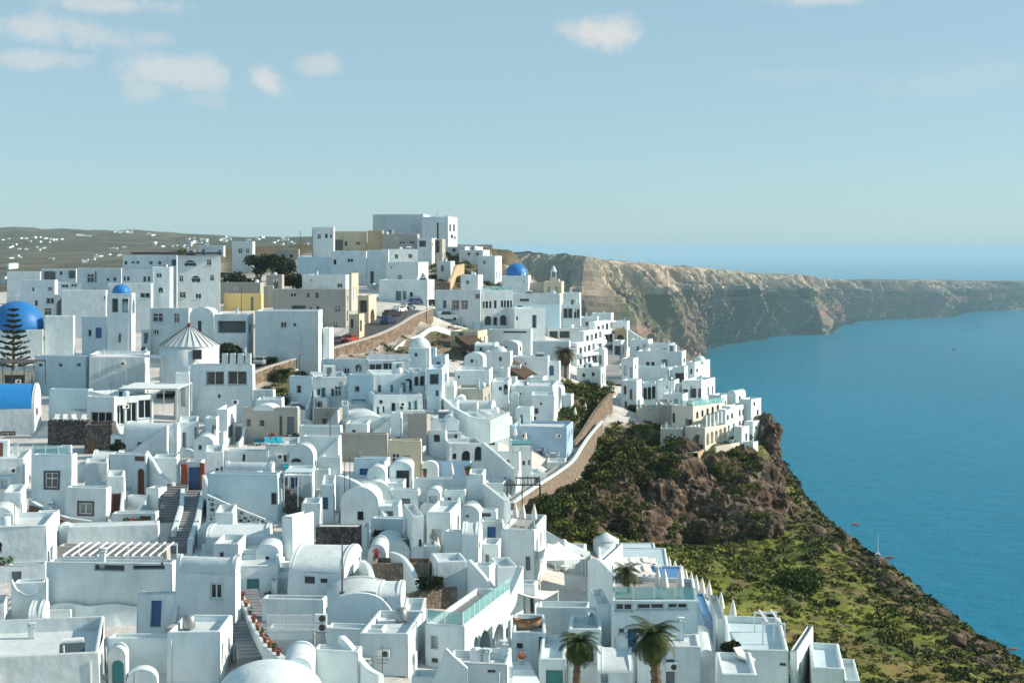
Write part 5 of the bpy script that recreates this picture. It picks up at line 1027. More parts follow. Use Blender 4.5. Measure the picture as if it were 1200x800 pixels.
H('white wash-house between apartments and long terrace house', 646, 664, 668, 404, 424, 's 652 410 655 414', '', dp=5, roof='v', rise=5)
H('stepped white cottage by the garden closed parasols', 640, 658, 662, 452, 480, 'w 645 460 649 466', '', dp=5, roof='v', rise=5)
H('white stair-side cottage below the pale tall house', 604, 622, 626, 478, 504, 'd 610 486 613 496', '', dp=4)
H('white loft between wide-window house and hotel wing', 300, 330, 334, 468, 492, 'w 308 476 312 482', '', dp=5, d=220)
H('white store beside the cream house', 430, 452, 455, 548, 580, 'd 438 560 442 574', '', dp=5, roof='v', rise=8)
H('white low house with steps above black lava wall', 352, 374, 378, 590, 622, 'w 358 600 362 606', '', dp=4)
H('white flat house in front of the grey arched vault', 300, 330, 334, 556, 582, 's 312 563 315 567', '', dp=4, roof='x', rise=7)
H('sunny white house behind the curved gable wall', 440, 470, 476, 690, 726, 'b 448 702 452 714', '', dp=5, roof='x', rise=9)
H('white house right of the smaller palm', 690, 712, 716, 756, 806, 'w 696 768 700 775', '', dp=5, roof='v', rise=9)
H('white garage-like block left of arcade building', 470, 496, 500, 716, 752, 'o 476 726 488 744', '', dp=5)
H('white cottage below sloping stair wall house', 556, 580, 586, 704, 744, 'w 564 714 568 721', '', dp=5, roof='v', rise=9)
H('white house above the dome at the bottom edge', 330, 366, 370, 772, 820, 'w 340 782 346 789', '', dp=5, roof='v', rise=11)
ribbon('white slanting wall running from the tan gateway to the villa', [(737, 386, 398, 378), (752, 396, 412, 368), (770, 408, 424, 358)], th=.5)

def sweep(label, pts, d0, d1, th=.4, m='w'):
    """a thick wall whose top runs in a smooth curve"""
    v3 = [Vector((a[0], a[1], a[2])) for a in pts]; out = []; n = len(v3)
    for i in range(n - 1):
        p0, p1, p2, p3 = v3[max(0, i - 1)], v3[i], v3[i + 1], v3[min(n - 1, i + 2)]
        for j in range(6):
            t_ = j / 6; out.append(.5 * ((2 * p1) + (p2 - p0) * t_ + (2 * p0 - 5 * p1 + 4 * p2 - p3) * t_ ** 2 + (3 * p1 - p0 - 3 * p2 + p3) * t_ ** 3))
    out.append(v3[-1]); k = len(out) - 1
    return ribbon(label, [(p.x, p.y, p.z, d0 + (d1 - d0) * i / k) for i, p in enumerate(out)], th=th, m=m)
sweep('white swooping wall above the square-window vault', [(396, 556, 600), (418, 564, 604), (438, 580, 612), (452, 602, 622)], 163, 160, .6)
sweep('white wall curving down from the red gate', [(239, 556, 580), (247, 574, 592), (258, 590, 606), (270, 602, 612)], 168, 157)
sweep('scalloped white parapet at the left edge', [(14, 678, 706), (20, 690, 708), (34, 698, 708), (48, 691, 708), (55, 676, 706)], 120.5, 120.5, .35)
sweep('low curved white wall beside the brown courtyard', [(424, 656, 692), (432, 664, 696), (440, 688, 706), (452, 704, 714)], 136, 128, .5)
sweep('white buttress wall curving past the flagpole yard', [(458, 646, 690), (472, 652, 690), (484, 668, 696), (492, 690, 702)], 139, 132, .4)
sweep('sloping white wall right of the wave-topped wall', [(550, 655, 694), (564, 670, 698), (582, 692, 704)], 131, 128, .35)
sweep('white diagonal stair wall below the twin gables', [(566, 518, 544), (584, 533, 554), (602, 549, 566)], 200, 186, .4)
sweep('white diagonal stair wall under the plunge pool', [(552, 556, 582), (572, 570, 592), (592, 586, 604)], 176, 166, .4)
sweep('long white triangular wall beside the pool deck', [(692, 656, 700), (702, 655, 700), (720, 672, 704), (746, 698, 710)], 140, 133, .5)
sweep('sail-shaped white wall pointing upward by the steps', [(582, 716, 726), (592, 702, 726), (602, 682, 724), (610, 662, 722)], 126, 129, .5)
sweep('white wall curling round the turquoise door house', [(382, 712, 742), (396, 700, 742), (420, 694, 740), (446, 700, 740), (464, 722, 742)], 118, 118, .4)
sweep('white stair wall sweeping below the arched red door', [(172, 528, 560), (180, 540, 566), (190, 556, 576), (204, 566, 584)], 176, 171, .4)
sweep('white curved terrace edge below the glass restaurant', [(140, 512, 526), (170, 505, 522), (200, 496, 520), (214, 492, 520)], 198, 200, .4)
sweep('low white wall rolling over the lower middle roofs', [(400, 744, 790), (412, 756, 792), (430, 780, 800), (446, 790, 806)], 108, 105, .45)
sweep('white wall peak at the bottom beside the blue-white cube', [(506, 800, 820), (516, 778, 815), (522, 760, 812), (532, 768, 812), (548, 782, 815)], 103, 103, .5)

# ---- more of the cliff-edge cascade and the hilltop shoulder
H('white terrace block left of the chapel arches', 735, 750, 754, 468, 492, 'w 739 474 742 480', '', d=304, dp=5)
H('low white wing behind the glass terrace', 776, 800, 806, 462, 486, 'd 782 468 785 478;w 790 467 794 473', '', d=306, dp=5)
H('white terrace step right of the round-topped bay house', 830, 845, 858, 463, 490, 's 834 469 837 474', 's 849 470 851 475', d=298, dp=7, yaw=34)
H('narrow white hotel stack between arcade and slot windows', 840, 850, 864, 480, 516, '', 'w 852 486 854 492;w 857 484 859 490;d 853 498 855 507;d 859 496 861 505', d=283, dp=8, yaw=38, name='hotel', cat='hotel')
H('white pool terrace below the three-door villa', 770, 796, 802, 451, 476, 'o 776 458 782 466', '', d=320, dp=6)
H('cream lower terrace left of the hotel foundation', 774, 800, 804, 502, 522, 's 786 508 789 514', '', d=281, yaw=6, m='cw', dp=5)
H('cream base step left of the first glass terrace', 736, 749, 752, 484, 508, '', '', d=298, m='cw', dp=6)
H('bright white block beside the stair bend garden', 716, 730, 735, 466, 494, 'a 720 474 724 482', '', d=308, dp=5)
H('small white house above the three-door villa', 758, 786, 791, 403, 424, 'w 766 409 770 414;w 777 408 781 413', '', d=358, dp=6)
H('white gabled house behind the villa near the tan gateway', 738, 760, 765, 398, 424, 'd 746 406 749 416', '', d=364, dp=6)
H('white vaulted hotel room on the seaward corner', 852, 862, 874, 458, 480, '', 'w 866 464 868 470', d=294, dp=7, yaw=34, roof='v', rise=4)
H('lit white steps block under the outermost hotel block', 872, 882, 892, 494, 512, '', 's 885 499 887 503', d=284, dp=5, yaw=34)
H('long low white building on the hilltop shoulder edge', 538, 566, 574, 293, 304, 'w 548 296 551 299;w 558 296 561 299', '', d=468, dp=9)
H('white house stepping down the hilltop shoulder', 560, 580, 588, 300, 316, 'w 566 305 569 309', '', d=440, dp=8)
H('small white house among scrub below hilltop tower', 512, 528, 533, 306, 322, 'd 517 311 520 318', '', d=425, dp=6)
H('white house at the scrub edge above the large guesthouse', 540, 560, 566, 322, 342, 'w 546 328 550 333', '', d=378, dp=7)
ribbon('tan zigzag wall climbing the scrub below the summit', [(522, 336, 342, 384), (530, 322, 328, 400), (534, 311, 317, 420), (543, 309, 314, 424)], m='t', th=.6)
# ------------------------------------------------------------ road, lanes, stairs, free walls
def strip(name, left, right, m, kind='structure', lift=0.0, z=None):
    v = []; f = []
    for a, b in zip(left, right): v += [a, b]
    for i in range(len(left) - 1): f.append((2 * i, 2 * i + 1, 2 * i + 3, 2 * i + 2))
    v = [(a[0], a[1], a[2] + lift) for a in v]
    n = len(v); skirt = [(a[0], a[1], a[2] - 1.2) for a in v]
    for i in range(len(left) - 1):
        for s_ in (0, 1):
            a, b = 2 * i + s_, 2 * i + 2 + s_; f.append((a, b, n + b, n + a))
    o = mesh(name, v + skirt, f, m); track(v + skirt, f)
    return struct(o, kind)
def spline(pts, k=8):
    pts = [Vector(p) for p in pts]; out = []
    for i in range(len(pts) - 1):
        p0, p1, p2, p3 = pts[max(0, i - 1)], pts[i], pts[i + 1], pts[min(len(pts) - 1, i + 2)]
        for j in range(k):
            t_ = j / k; out.append(.5 * ((2 * p1) + (p2 - p0) * t_ + (2 * p0 - 5 * p1 + 4 * p2 - p3) * t_ ** 2 + (3 * p1 - p0 - 3 * p2 + p3) * t_ ** 3))
    return out + [pts[-1]]
def offset(line, w_):
    o = []
    for i, p in enumerate(line):
        t_ = (line[min(len(line) - 1, i + 1)] - line[max(0, i - 1)]).xy; n_ = Vector((-t_.y, t_.x)).normalized(); o.append(Vector((p.x + n_.x * w_, p.y + n_.y * w_, p.z)))
    return o
edge_ = spline([P(px, py, D(px, py)) for px, py in ROAD])
strip('road', offset(edge_, 8.0), offset(edge_, .3), 'asphalt', lift=.05)
strip('road_markings', offset(edge_, .75), offset(edge_, .62), 'kerb', lift=.056)
strip('pavement', offset(edge_, 10.2), offset(edge_, 8.0), 'kerb', lift=.18)
def wall_line(label, line, foot, m, cap, up=.55, th=.5, name='retaining_wall', cat='wall'):
    base = Vector((line[0].x, line[0].y, line[0].z - 4)); root = thing(name, label, cat, base); root.matrix_basis = Matrix.Translation(base)
    a = offset(line, th / 2); b = offset(line, -th / 2); v = []; f = []
    for i, (p, q_) in enumerate(zip(a, b)):
        zf = foot[i]; v += [Vector((q_.x, q_.y, zf)) - base, Vector((q_.x, q_.y, q_.z + up)) - base, Vector((p.x, p.y, p.z + up)) - base, Vector((p.x, p.y, zf)) - base]
    for i in range(len(a) - 1):
        k = 4 * i; f += [(k, k + 4, k + 5, k + 1), (k + 1, k + 5, k + 6, k + 2), (k + 2, k + 6, k + 7, k + 3)]
    f += [(0, 1, 2, 3), (len(v) - 1, len(v) - 2, len(v) - 3, len(v) - 4)]
    mesh('wall', v, f, m, root); track(v, f, root.matrix_basis)
    if cap:
        v2 = []; f2 = []; a = offset(line, th / 2 + .08); b = offset(line, -th / 2 - .08)
        for p, q_ in zip(a, b): v2 += [Vector((q_.x, q_.y, q_.z + up - .02)) - base, Vector((q_.x, q_.y, q_.z + up + .16)) - base, Vector((p.x, p.y, p.z + up + .16)) - base, Vector((p.x, p.y, p.z + up - .02)) - base]
        for i in range(len(a) - 1):
            k = 4 * i; f2 += [(k, k + 4, k + 5, k + 1), (k + 1, k + 5, k + 6, k + 2), (k + 2, k + 6, k + 7, k + 3), (k + 3, k + 7, k + 4, k)]
        f2 += [(0, 1, 2, 3), (len(v2) - 1, len(v2) - 2, len(v2) - 3, len(v2) - 4)]
        mesh('coping', v2, f2, cap, root)
    return root
wall_line('long brown rubble-stone wall holding up the diagonal road', edge_, [zl(p.x + 1.5, p.y - 1.5) - 2.5 for p in edge_], 'stone', 'kerb', .6, .6)
def on_land(px, d): p = P(px, 400, d); return Vector((p.x, p.y, zl(p.x, p.y) + .3))
pk = spline([on_land(462, 300), on_land(474, 312), on_land(490, 324), on_land(510, 333), on_land(534, 340)], 5)
wall_line('white parapet wall edging the car park ramp', pk, [p.z - 1 for p in pk], 'w', None, .55, .3)
pk2 = spline([on_land(468, 290), on_land(490, 299), on_land(515, 308), on_land(540, 314)], 5)
wall_line('brown earth-and-stone wall below the car park ramp', pk2, [p.z - 3 for p in pk2], 'lava', None, .7, .6)
# cliff-top footpath with its white coping wall
PATH = [(600, 597), (628, 577), (655, 559), (672, 545), (684, 526), (694, 512), (712, 490), (722, 468), (725, 446)]
pe = spline([P(px, py, D(px, py) + 1.0) for px, py in PATH])
strip('footpath', offset(pe, 2.5), offset(pe, .2), 'pathstone', lift=.06)
wall_line('winding white-topped wall along the cliff footpath', pe[:46], [p.z - 2.6 for p in pe[:46]], 'lava', 'p', .7, .4)
gw = spline([P(672, 522, 252), P(684, 505, 262), P(697, 484, 280), P(708, 470, 290), P(716, 462, 296)], 5)
wall_line('tan dry-stone garden wall above the footpath', gw, [p.z - 3.5 for p in gw], 'stone', None, .3, .6)
bp = spline([P(px, py, D(px, py)) for px, py in ((545, 396), (562, 408), (590, 424), (622, 444), (655, 468), (672, 480))], 5)
strip('dirt_path', offset(bp, 2.0), offset(bp, -2.0), 'dirt', lift=.5)
def stairs(label, a, b, w_, n, m='stairs', name='staircase', grp=None):
    a, b = Vector(a), Vector(b); dr = (b - a); hd = Vector((dr.x, dr.y, 0)); ln = hd.length; hd.normalize(); sd = Vector((-hd.y, hd.x, 0)); root = thing(name, label, 'stairs', a, 0, grp); root.matrix_basis = Matrix.Translation(a)
    for k in range(n):
        z1 = dr.z * (k + 1) / n; p0 = hd * (ln * k / n); p1 = hd * (ln * (k + 1) / n + .02); zb = z1 - .7 - dr.z / n
        v = [p0 - sd * w_ / 2, p1 - sd * w_ / 2, p1 + sd * w_ / 2, p0 + sd * w_ / 2]; v = [(q_.x, q_.y, zb) for q_ in v] + [(q_.x, q_.y, z1) for q_ in v]
        f = [(4, 5, 6, 7), (0, 1, 5, 4), (1, 2, 6, 5), (2, 3, 7, 6), (3, 0, 4, 7)]
        mesh('step', v, f, m, root); track(v, f, root.matrix_basis)
    return root
stairs('dark stone stair lane climbing to the red-pillared gate', P(211, 640, 149), P(228, 574, 171), 2.6, 22)
stairs('grey steps turning up beside the dark stair lane', P(197, 606, 162), P(209, 566, 172), 2.2, 14)
stairs('dark alley stairs beside the tall vault-topped block', P(300, 770, 110), P(284, 690, 128), 2.4, 22)
stairs('pale stair street climbing the ridge above the footpath', P(719, 446, 326), P(717, 416, 362), 3.2, 20, 'paving')
stairs('white steps below the bell arch terrace', P(615, 800, 106), P(604, 775, 112), 2.0, 8, 'w')
stairs('steps between the sail wall and the shaded terrace', P(582, 700, 133), P(578, 664, 142), 2.0, 12, 'w')
ribbon('curved white wall with flower pots along the alley stairs', [(281, 697, 720, 126), (290, 712, 740, 121), (300, 735, 762, 115), (313, 756, 780, 110), (330, 770, 795, 107)], th=.6)
ribbon('low white side wall of the dark stair lane', [(238, 575, 590, 170), (232, 605, 622, 158), (223, 632, 650, 149), (222, 650, 668, 145)], th=.5)
ribbon('blue-shaded curved wall on the inner side of stair lane', [(214, 572, 590, 170), (213, 590, 615, 163), (203, 622, 640, 152)], th=.45)
ribbon('white curved wall above the brown band by the window house', [(36, 585, 600, 166), (55, 597, 612, 164), (80, 606, 620, 162), (108, 610, 622, 161), (126, 604, 620, 161)], th=.5, m='w')
ribbon('dark brown band wall below the curved white wall', [(36, 592, 612, 164.5), (55, 601, 622, 162.5), (80, 611, 630, 160.5), (110, 615, 632, 159.5), (124, 612, 630, 159.5)], th=.4, m='brown')
ribbon('black lava rubble wall in the middle of the terraces', [(330, 566, 606, 167), (346, 580, 610, 165), (366, 590, 620, 163)], m='dk')
ribbon('brown rubble wall below the wave-topped wall', [(462, 702, 716, 129), (490, 692, 710, 131), (520, 688, 706, 132), (536, 687, 704, 132)], m='lava')
ribbon('white sloping wall climbing from the sail-wall house', [(640, 622, 640, 160), (660, 632, 650, 160), (690, 646, 662, 162)], th=.4)
ribbon('white diagonal wall edging the pool deck by the parasols', [(772, 663, 672, 170), (800, 683, 692, 158), (830, 706, 716, 146), (846, 716, 726, 140)], th=.5)
ribbon('broad white sweeping wall above the deep blue house', [(516, 462, 476, 224), (530, 476, 488, 218), (552, 488, 500, 214), (574, 492, 506, 212), (596, 482, 498, 214)], th=.5)

# lumpy lime-plastered rock skirting the huge wall
def skirt(label, x0p, x1p, ytop, ybot, d, out_):
    n, m_ = 70, 26; base = P(x0p, ybot, d); root = thing('plastered_rock', label, 'rock', base); v = []; f = []
    for j in range(m_ + 1):
        for i in range(n + 1):
            s_, t_ = i / n, j / m_; px = x0p + (x1p - x0p) * s_; py = ybot + (ytop - ybot) * t_ * (.75 + .35 * noise.noise(Vector((s_ * 3, 7, 0)))); p = P(px, py, d) - base; w_ = P(px, py, d)
            o = out_ * (1 - t_) ** 1.6 * (.75 + .7 * noise.noise(Vector((w_.x * .25, w_.z * .2, 3)))) + .45 * (1 - t_) * noise.ridged_multi_fractal(Vector((w_.x * .45 + w_.z * .3, 2, w_.z * .35)), .9, 2.1, 4, 1, 2) * .5 - .25
            v.append((p.x, -o, p.z))
    for j in range(m_):
        for i in range(n): k = j * (n + 1) + i; f.append((k, k + 1, k + n + 2, k + n + 1))
    mesh('skirt', v, f, 'w', root, True); track(v, f, Matrix.Translation(base))
skirt('lumpy white plastered rock at the foot of the huge wall', 56, 204, 690, 772, 123.6, 3.2)
skirt('lumpy white plastered rock below the tall vault-topped block', 150, 262, 742, 800, 113, 2.5)
skirt('humped white plastered bank below stone-studded wall', 236, 318, 628, 668, 147, 2.5)
# ==DETAILS==
B = BVHTree.FromPolygons(BV, BF); CAM0 = Vector((0, 0, CAMZ))
def hit(px, py, land=True):
    """the point of the place seen at a photo position: roof, wall or ground"""
    r = ray(px, py); a = B.ray_cast(CAM0, r); b = TB.ray_cast(CAM0, r)
    if a[0] is None or (b[0] is not None and b[3] < a[3]): return b[0] if b[0] is not None else CAM0 + r * 300
    if abs(a[1].z) < .5:       # a wall: step to what lies in front of its foot
        p = a[0] - Vector((r.x, r.y, 0)).normalized() * .6
        return drop(p)
    return a[0]
def drop(p):
    c = B.ray_cast(p + Vector((0, 0, .3)), Vector((0, 0, -1))); t_ = TB.ray_cast(p + Vector((0, 0, .3)), Vector((0, 0, -1)))
    zs = [q_[0].z for q_ in (c, t_) if q_[0] is not None]
    return Vector((p.x, p.y, max(zs))) if zs else p
def at_d(px, d, py=500):
    """ground or roof point in a column at a distance"""
    p = P(px, py, d); return drop(Vector((p.x, p.y, CAMZ + 60)))
def tree(label, p, h, rw, m='darkleaf', trunk=.35, n=2200, leaf=.22, name='tree', cat='tree', lobes=9, grp=None):
    root = thing(name, label, cat, p, 0, grp); t_ = MB(); top = h * trunk + .3
    t_.tube((0, 0, -.4), (.1, 0, top), max(.12, h * .035), max(.07, h * .022), 8)
    cs = []
    for k in range(lobes):
        a = 2.4 * k + rng.uniform(0, .8); rr = rw * rng.uniform(.15, .68); z = top + (h - top) * (.2 + .62 * rng.uniform()); c = (rr * math.cos(a), rr * math.sin(a), z); cs.append((c, rw * rng.uniform(.32, .52)))
        t_.tube((.1, 0, top * .8), c, max(.06, h * .018), .03, 5)
    t_.build('trunk', 'bark', root)
    pts = np.concatenate([blob_pts(n // lobes, (r_, r_, r_ * .8), c) for c, r_ in cs]); V, Q = leaves(pts, leaf)
    np_mesh('crown', V, Q, m, root, rng.uniform(0, 1, len(Q)) * .6 + .4 * np.repeat(rng.uniform(0, 1, lobes), n // lobes)); return root
def palm(label, p, h, r, m='palmleaf', nf=26, droop=1.0, grp=None, tw=.22):
    root = thing('palm_tree', label, 'palm', p, 0, grp); t_ = MB(); n = 9; b = rng.uniform(-.3, .3)
    for k in range(n):
        z0, z1 = h * k / n - .3 * (k == 0), h * (k + 1) / n; x0, x1 = b * (k / n) ** 2, b * ((k + 1) / n) ** 2; w0 = tw * (1.25 - .35 * k / n)
        t_.tube((x0, 0, z0), (x1, 0, z1), w0 * .88, w0 * 1.1, 9)
    t_.build('trunk', 'bark', root)
    for k in range(nf):
        az = 2.39996 * k + rng.uniform(-.2, .2); el = 1.25 - 1.75 * (k / nf) * droop + rng.uniform(-.15, .15); L_ = r * rng.uniform(.85, 1.1); pos = Vector((b, 0, h)); ang = el; pr = [pos.copy()]; st = 9
        for s_ in range(st): pos = pos + Vector((math.cos(az) * math.cos(ang), math.sin(az) * math.cos(ang), math.sin(ang))) * (L_ / st); ang -= .2; pr.append(pos.copy())
        V = []; Q = []; side = Vector((-math.sin(az), math.cos(az), 0))
        for s_ in range(1, st + 1):
            for j in range(4):
                q0 = pr[s_ - 1].lerp(pr[s_], j / 4); dr = (pr[s_] - pr[s_ - 1]).normalized(); ll = r * .24 * math.sin(math.pi * min(1, (s_ + j / 3) / (st + 1)) ** .8) + .06
                for sg in (-1, 1):
                    tip = q0 + side * sg * ll + dr * ll * .55 - Vector((0, 0, ll * .35)); o = len(V); wd = dr * (.009 * r + .004); V += [q0 - wd, q0 + wd, tip + wd * .4, tip - wd * .4]; Q.append((o, o + 1, o + 2, o + 3))
            o = len(V); V += [pr[s_ - 1] - side * .03, pr[s_ - 1] + side * .03, pr[s_] + side * .02, pr[s_] - side * .02]; Q.append((o, o + 1, o + 2, o + 3))
        np_mesh('frond', [v[:] for v in V], Q, m, root, np.full(len(Q), .2 + .7 * k / nf if m == 'palmleaf' else rng.uniform()))
    return root
def norfolk(label, p, h, r):
    root = thing('norfolk_pine', label, 'pine', p); MB().tube((0, 0, -.4), (0, 0, h), h * .028, .04, 8).build('trunk', 'bark', root); ps = []
    for k in range(11):
        z = h * (.16 + .078 * k); rr = r * (1.05 - .085 * k)
        for j in range(7):
            a = j * .9 + k * .5; ln = rr * rng.uniform(.75, 1.1)
            for s_ in np.linspace(.1, 1, 26):
                q_ = (ln * s_ * math.cos(a), ln * s_ * math.sin(a), z + .10 * ln * s_ ** 2 + .12 * ln * (s_ - .5)); ps += [(q_[0] + rng.normal() * .11, q_[1] + rng.normal() * .11, q_[2] + rng.normal() * .07) for _ in range(5)]
    V, Q = leaves(np.array(ps), .14, .5); np_mesh('crown', V, Q, 'pineleaf', root, rng.uniform(0, 1, len(Q))); return root
# ---- trees
norfolk('tall dark tiered pine in front of the big blue dome', at_d(16, 262), 11.5, 3.3)
norfolk('small tiered pine on the left skyline above white roofs', at_d(36, 345), 7.0, 2.2)
for i, (px, d, h, r, lb) in enumerate(((303, 385, 10, 3.4, 'tallest dark tree beside the two-window skyline house'), (275, 372, 5, 4.6, 'broad dark tree behind the yellow house'), (292, 366, 4.2, 4.2, 'low spreading dark tree above the yellow house roof'), (330, 392, 6.5, 4.2, 'dark tree left of the blue-shaded blank house'), (343, 384, 4.5, 3.5, 'small round dark tree touching the blue-shaded house'), (318, 378, 5, 4, 'dark tree between the grey roof cube and skyline'))):
    tree(lb, at_d(px, d), h, r, n=2400, leaf=.3, trunk=.2)
tree('rounded dark bush-like tree beside the cream porch', at_d(270, 262), 4.4, 3.3, n=3000, leaf=.24, trunk=.12)
palm('wide low palm at the roadside before the white house', at_d(333, 264), 1.6, 3.0, 'palmleaf', 34, .9, tw=.3)
palm('dusty brown-skirted palm above the garden by the footpath', at_d(663, 316), 5.0, 3.0, 'brownpalm', 44, 1.3, tw=.3)
palm('large palm in front of the broad hotel block', P(770, 838, 101), 5.0, 2.1, nf=46, droop=1.25, tw=.3)
palm('smaller palm between the boat roof and blue shutters', P(675, 826, 102), 3.9, 1.7, nf=40, droop=1.25, tw=.22)
palm('little palm on the pool deck behind glass railing', hit(737, 694), 1.5, 1.5, nf=20, tw=.12)
def shrub(label, p, r, m='bush', n=900, leaf=.14, sq=.75, name='bush', cat='bush', grp=None):
    root = thing(name, label, cat, p, 0, grp); ps = []
    st = MB(); 
    for k in range(5): a = k * 1.26; st.tube((0, 0, -.2), (r * .45 * math.cos(a), r * .45 * math.sin(a), r * sq * .8), .05, .02, 4)
    st.build('stem', 'bark', root)
    for k in range(7): a = k * .9; c = (r * .45 * math.cos(a), r * .45 * math.sin(a), r * sq * (.35 + .3 * rng.uniform())); ps.append(blob_pts(n // 7, (r * .55, r * .55, r * .5 * sq + .1), c, .3))
    V, Q = leaves(np.concatenate(ps), leaf); np_mesh('crown', V, Q, m, root, np.clip(rng.normal(.5, .25, len(Q)), 0, 1)); return root
shrub('big round green bush standing alone on the grassy slope', land_hit(938, 690) + Vector((0, .5, -.3)), 3.2, 'bush', 5200, .17, .8)
shrub('second dark bush right of the big round one on slope', land_hit(1045, 752), 1.9, 'shrubs', 2000, .16, .6)
for lb, px, py, r in (('dark clipped hedge bush behind wooden boat, taller one', 647, 718, 1.1), ('long dark hedge bush right of the wooden boat', 658, 724, 1.2), ('dark shrub at the end of the wave-topped wall', 504, 690, 1.3), ('dark shrub below the hotel balconies by low vault', 462, 505, 1.6), ('trailing dark shrub beside the tavern roof', 336, 470, 2.0), ('dark hanging shrub under the tavern shrub', 350, 482, 1.8), ('reddish dark shrub beside the square-window vault', 447, 612, .9), ('garden shrub by black lava kiosk', 138, 527, 1.0), ('small shrub on lower right hotel', 856, 762, .7), ('shrub row left of road palm', 318, 414, 1.3), ('shrub row right of road palm', 352, 413, 1.4), ('roof shrub on white hotel by terrace', 742, 470, 1.2)):
    shrub(lb, hit(px, py), r, 'darkleaf', 700, .16)
# ---- windmill
def windmill(px, pyb, d, rpx, h1, h2):
    r = rpx / F * d; b = P(px, pyb, d); b.y += r; root = thing('windmill', 'white windmill drum with a ribbed conical roof', 'windmill', b); MB().lathe([(r, -3), (r, h1)], 40).build('drum', 'w', root, True)
    MB().lathe([(r * 1.04, h1 - .02), (r * .98, h1 + .1), (.25, h1 + h2)], 40).build('roof', 'roof', root, True)
    for k in range(26):
        a = 2 * math.pi * k / 26; MB().tube((r * 1.03 * math.cos(a), r * 1.03 * math.sin(a), h1 + .08), (.2 * math.cos(a), .2 * math.sin(a), h1 + h2 + .02), .055, .04, 4).build('rib', 'darkframe', root)
    MB().lathe([(.5, h1 + h2 - .25), (.35, h1 + h2 + .15), (.05, h1 + h2 + .4)], 12).build('cap', 'reddoor', root)
    f = MB(); f.box(1.35, 2.65, -r - .02, -r + .35, h1 - 1.75, h1 - .35); f.build('window', 'glass', root)
windmill(215, 434, 238, 35, 3.4, 3.0)
# ---- cars
def car(label, p, rz, m, van=False, grp=None):
    root = thing('parked_van' if van else 'parked_car', label, 'van' if van else 'car', p, rz, grp); L_, W_, h = (4.6, 1.8, 2.0) if van else (4.1, 1.72, 1.45)
    lo = .28; sh = h * (.55 if van else .58); pr = [(-L_ / 2, lo), (L_ / 2, lo), (L_ / 2 + .05, lo + .25), (L_ / 2 - .05, sh), (L_ * .27, sh + .08), (-L_ * .42, sh + .08), (-L_ / 2, sh)]
    def ext(pr, w0, w1=None):
        n = len(pr); v = [(x, -w0, z) for x, z in pr] + [(x, w0, z) for x, z in pr]; return v, [tuple(range(n)), tuple(range(n, 2 * n))[::-1]] + [(k, n + k, n + (k + 1) % n, (k + 1) % n) for k in range(n)]
    mesh('body', *ext(pr, W_ / 2), m, root)
    cb = [(L_ * .25, sh + .07), (L_ * .10, h), (-L_ * (.46 if van else .30), h), (-L_ * (.48 if van else .43), sh + .07)]
    cabin = mesh('cabin', *ext(cb, W_ / 2 - .1), m, root)
    for s_ in (-1, 1):
        y = s_ * (W_ / 2 - .095); q_ = [(L_ * .20, sh + .12), (L_ * .085, h - .08), (-L_ * .27, h - .08), (-L_ * .36, sh + .12)]; mesh('window', [(x, y, z) for x, z in q_], [(0, 1, 2, 3)], 'glass', cabin)
    mesh('windscreen', [(L_ * .243, -W_ * .38, sh + .12), (L_ * .243, W_ * .38, sh + .12), (L_ * .122, W_ * .36, h - .07), (L_ * .122, -W_ * .36, h - .07)], [(0, 1, 2, 3)], 'glass', cabin)
    for x in (-L_ * .31, L_ * .32):
        for s_ in (-1, 1): MB().tube((x, s_ * (W_ / 2 - .16), .31), (x, s_ * (W_ / 2 + .03), .31), .31, n=14).build('wheel', 'tyre', root)
    for s_ in (-1, 1): MB().box(L_ / 2 - .02, L_ / 2 + .06, s_ * W_ * .36 - .16, s_ * W_ * .36 + .16, .62, .78).build('headlight', 'white', root)
    for s_ in (-1, 1): MB().box(-L_ / 2 - .03, -L_ / 2 + .03, s_ * W_ * .38 - .12, s_ * W_ * .38 + .12, .64, .82).build('tail_light', 'lamp_red', root)
hd = math.atan2(44, 16)
for lb, px, py, rz, m, van in (('orange-red car driving down the diagonal road', 410, 401, hd + math.pi, 'redpaint', False), ('silver car at the road bend behind the battlement house', 305, 428, hd + math.pi + .3, 'silver', False), ('dark blue car parked farthest down the upper road', 455, 379, hd, 'carblue', False), ('black car parked next to the dark blue one', 459, 371, hd - .3, 'cardark', False), ('white car parked in the upper car park', 468, 366, 1.2, 'carwhite', False), ('silver car parked in second row of the car park', 478, 362, 1.0, 'silver', False), ('navy car parked under the three-door white house', 488, 357, .8, 'carblue', False), ('white van parked on the car park ramp', 524, 364, .3, 'carwhite', True), ('dark car parked behind the white van', 505, 358, .5, 'cardark', False)):
    p = hit(px, py); car(lb, drop(Vector((p.x, p.y, p.z + 2))), rz, m, van)
# ---- parasols
def parasol(label, p, h=2.3, r=.26, m='fabric', grp='closed white parasols'):
    root = thing('closed_parasol', label, 'parasol', p, 0, grp); MB().tube((0, 0, -.05), (0, 0, h), .035, n=6).build('pole', 'rail', root); MB().lathe([(.28, -.02), (.28, .05), (.06, .09)], 10).build('base', 'metal', root)
    pr = [(r * .55, h * .32), (r * 1.0, h * .40), (r * .8, h * .60), (r * .5, h * .8), (r * .18, h * .96), (.03, h + .02)]; mb = MB(); n = 16; v = []; f = []
    for rr, z in pr:
        for k in range(n): a = 2 * math.pi * k / n; q_ = rr * (1 if k % 2 else .68); v.append((q_ * math.cos(a), q_ * math.sin(a), z))
    for j in range(len(pr) - 1):
        for k in range(n): f.append((j * n + k, j * n + (k + 1) % n, (j + 1) * n + (k + 1) % n, (j + 1) * n + k))
    f.append(tuple(range(n))[::-1]); mesh('canopy', v, f, m, root, True)
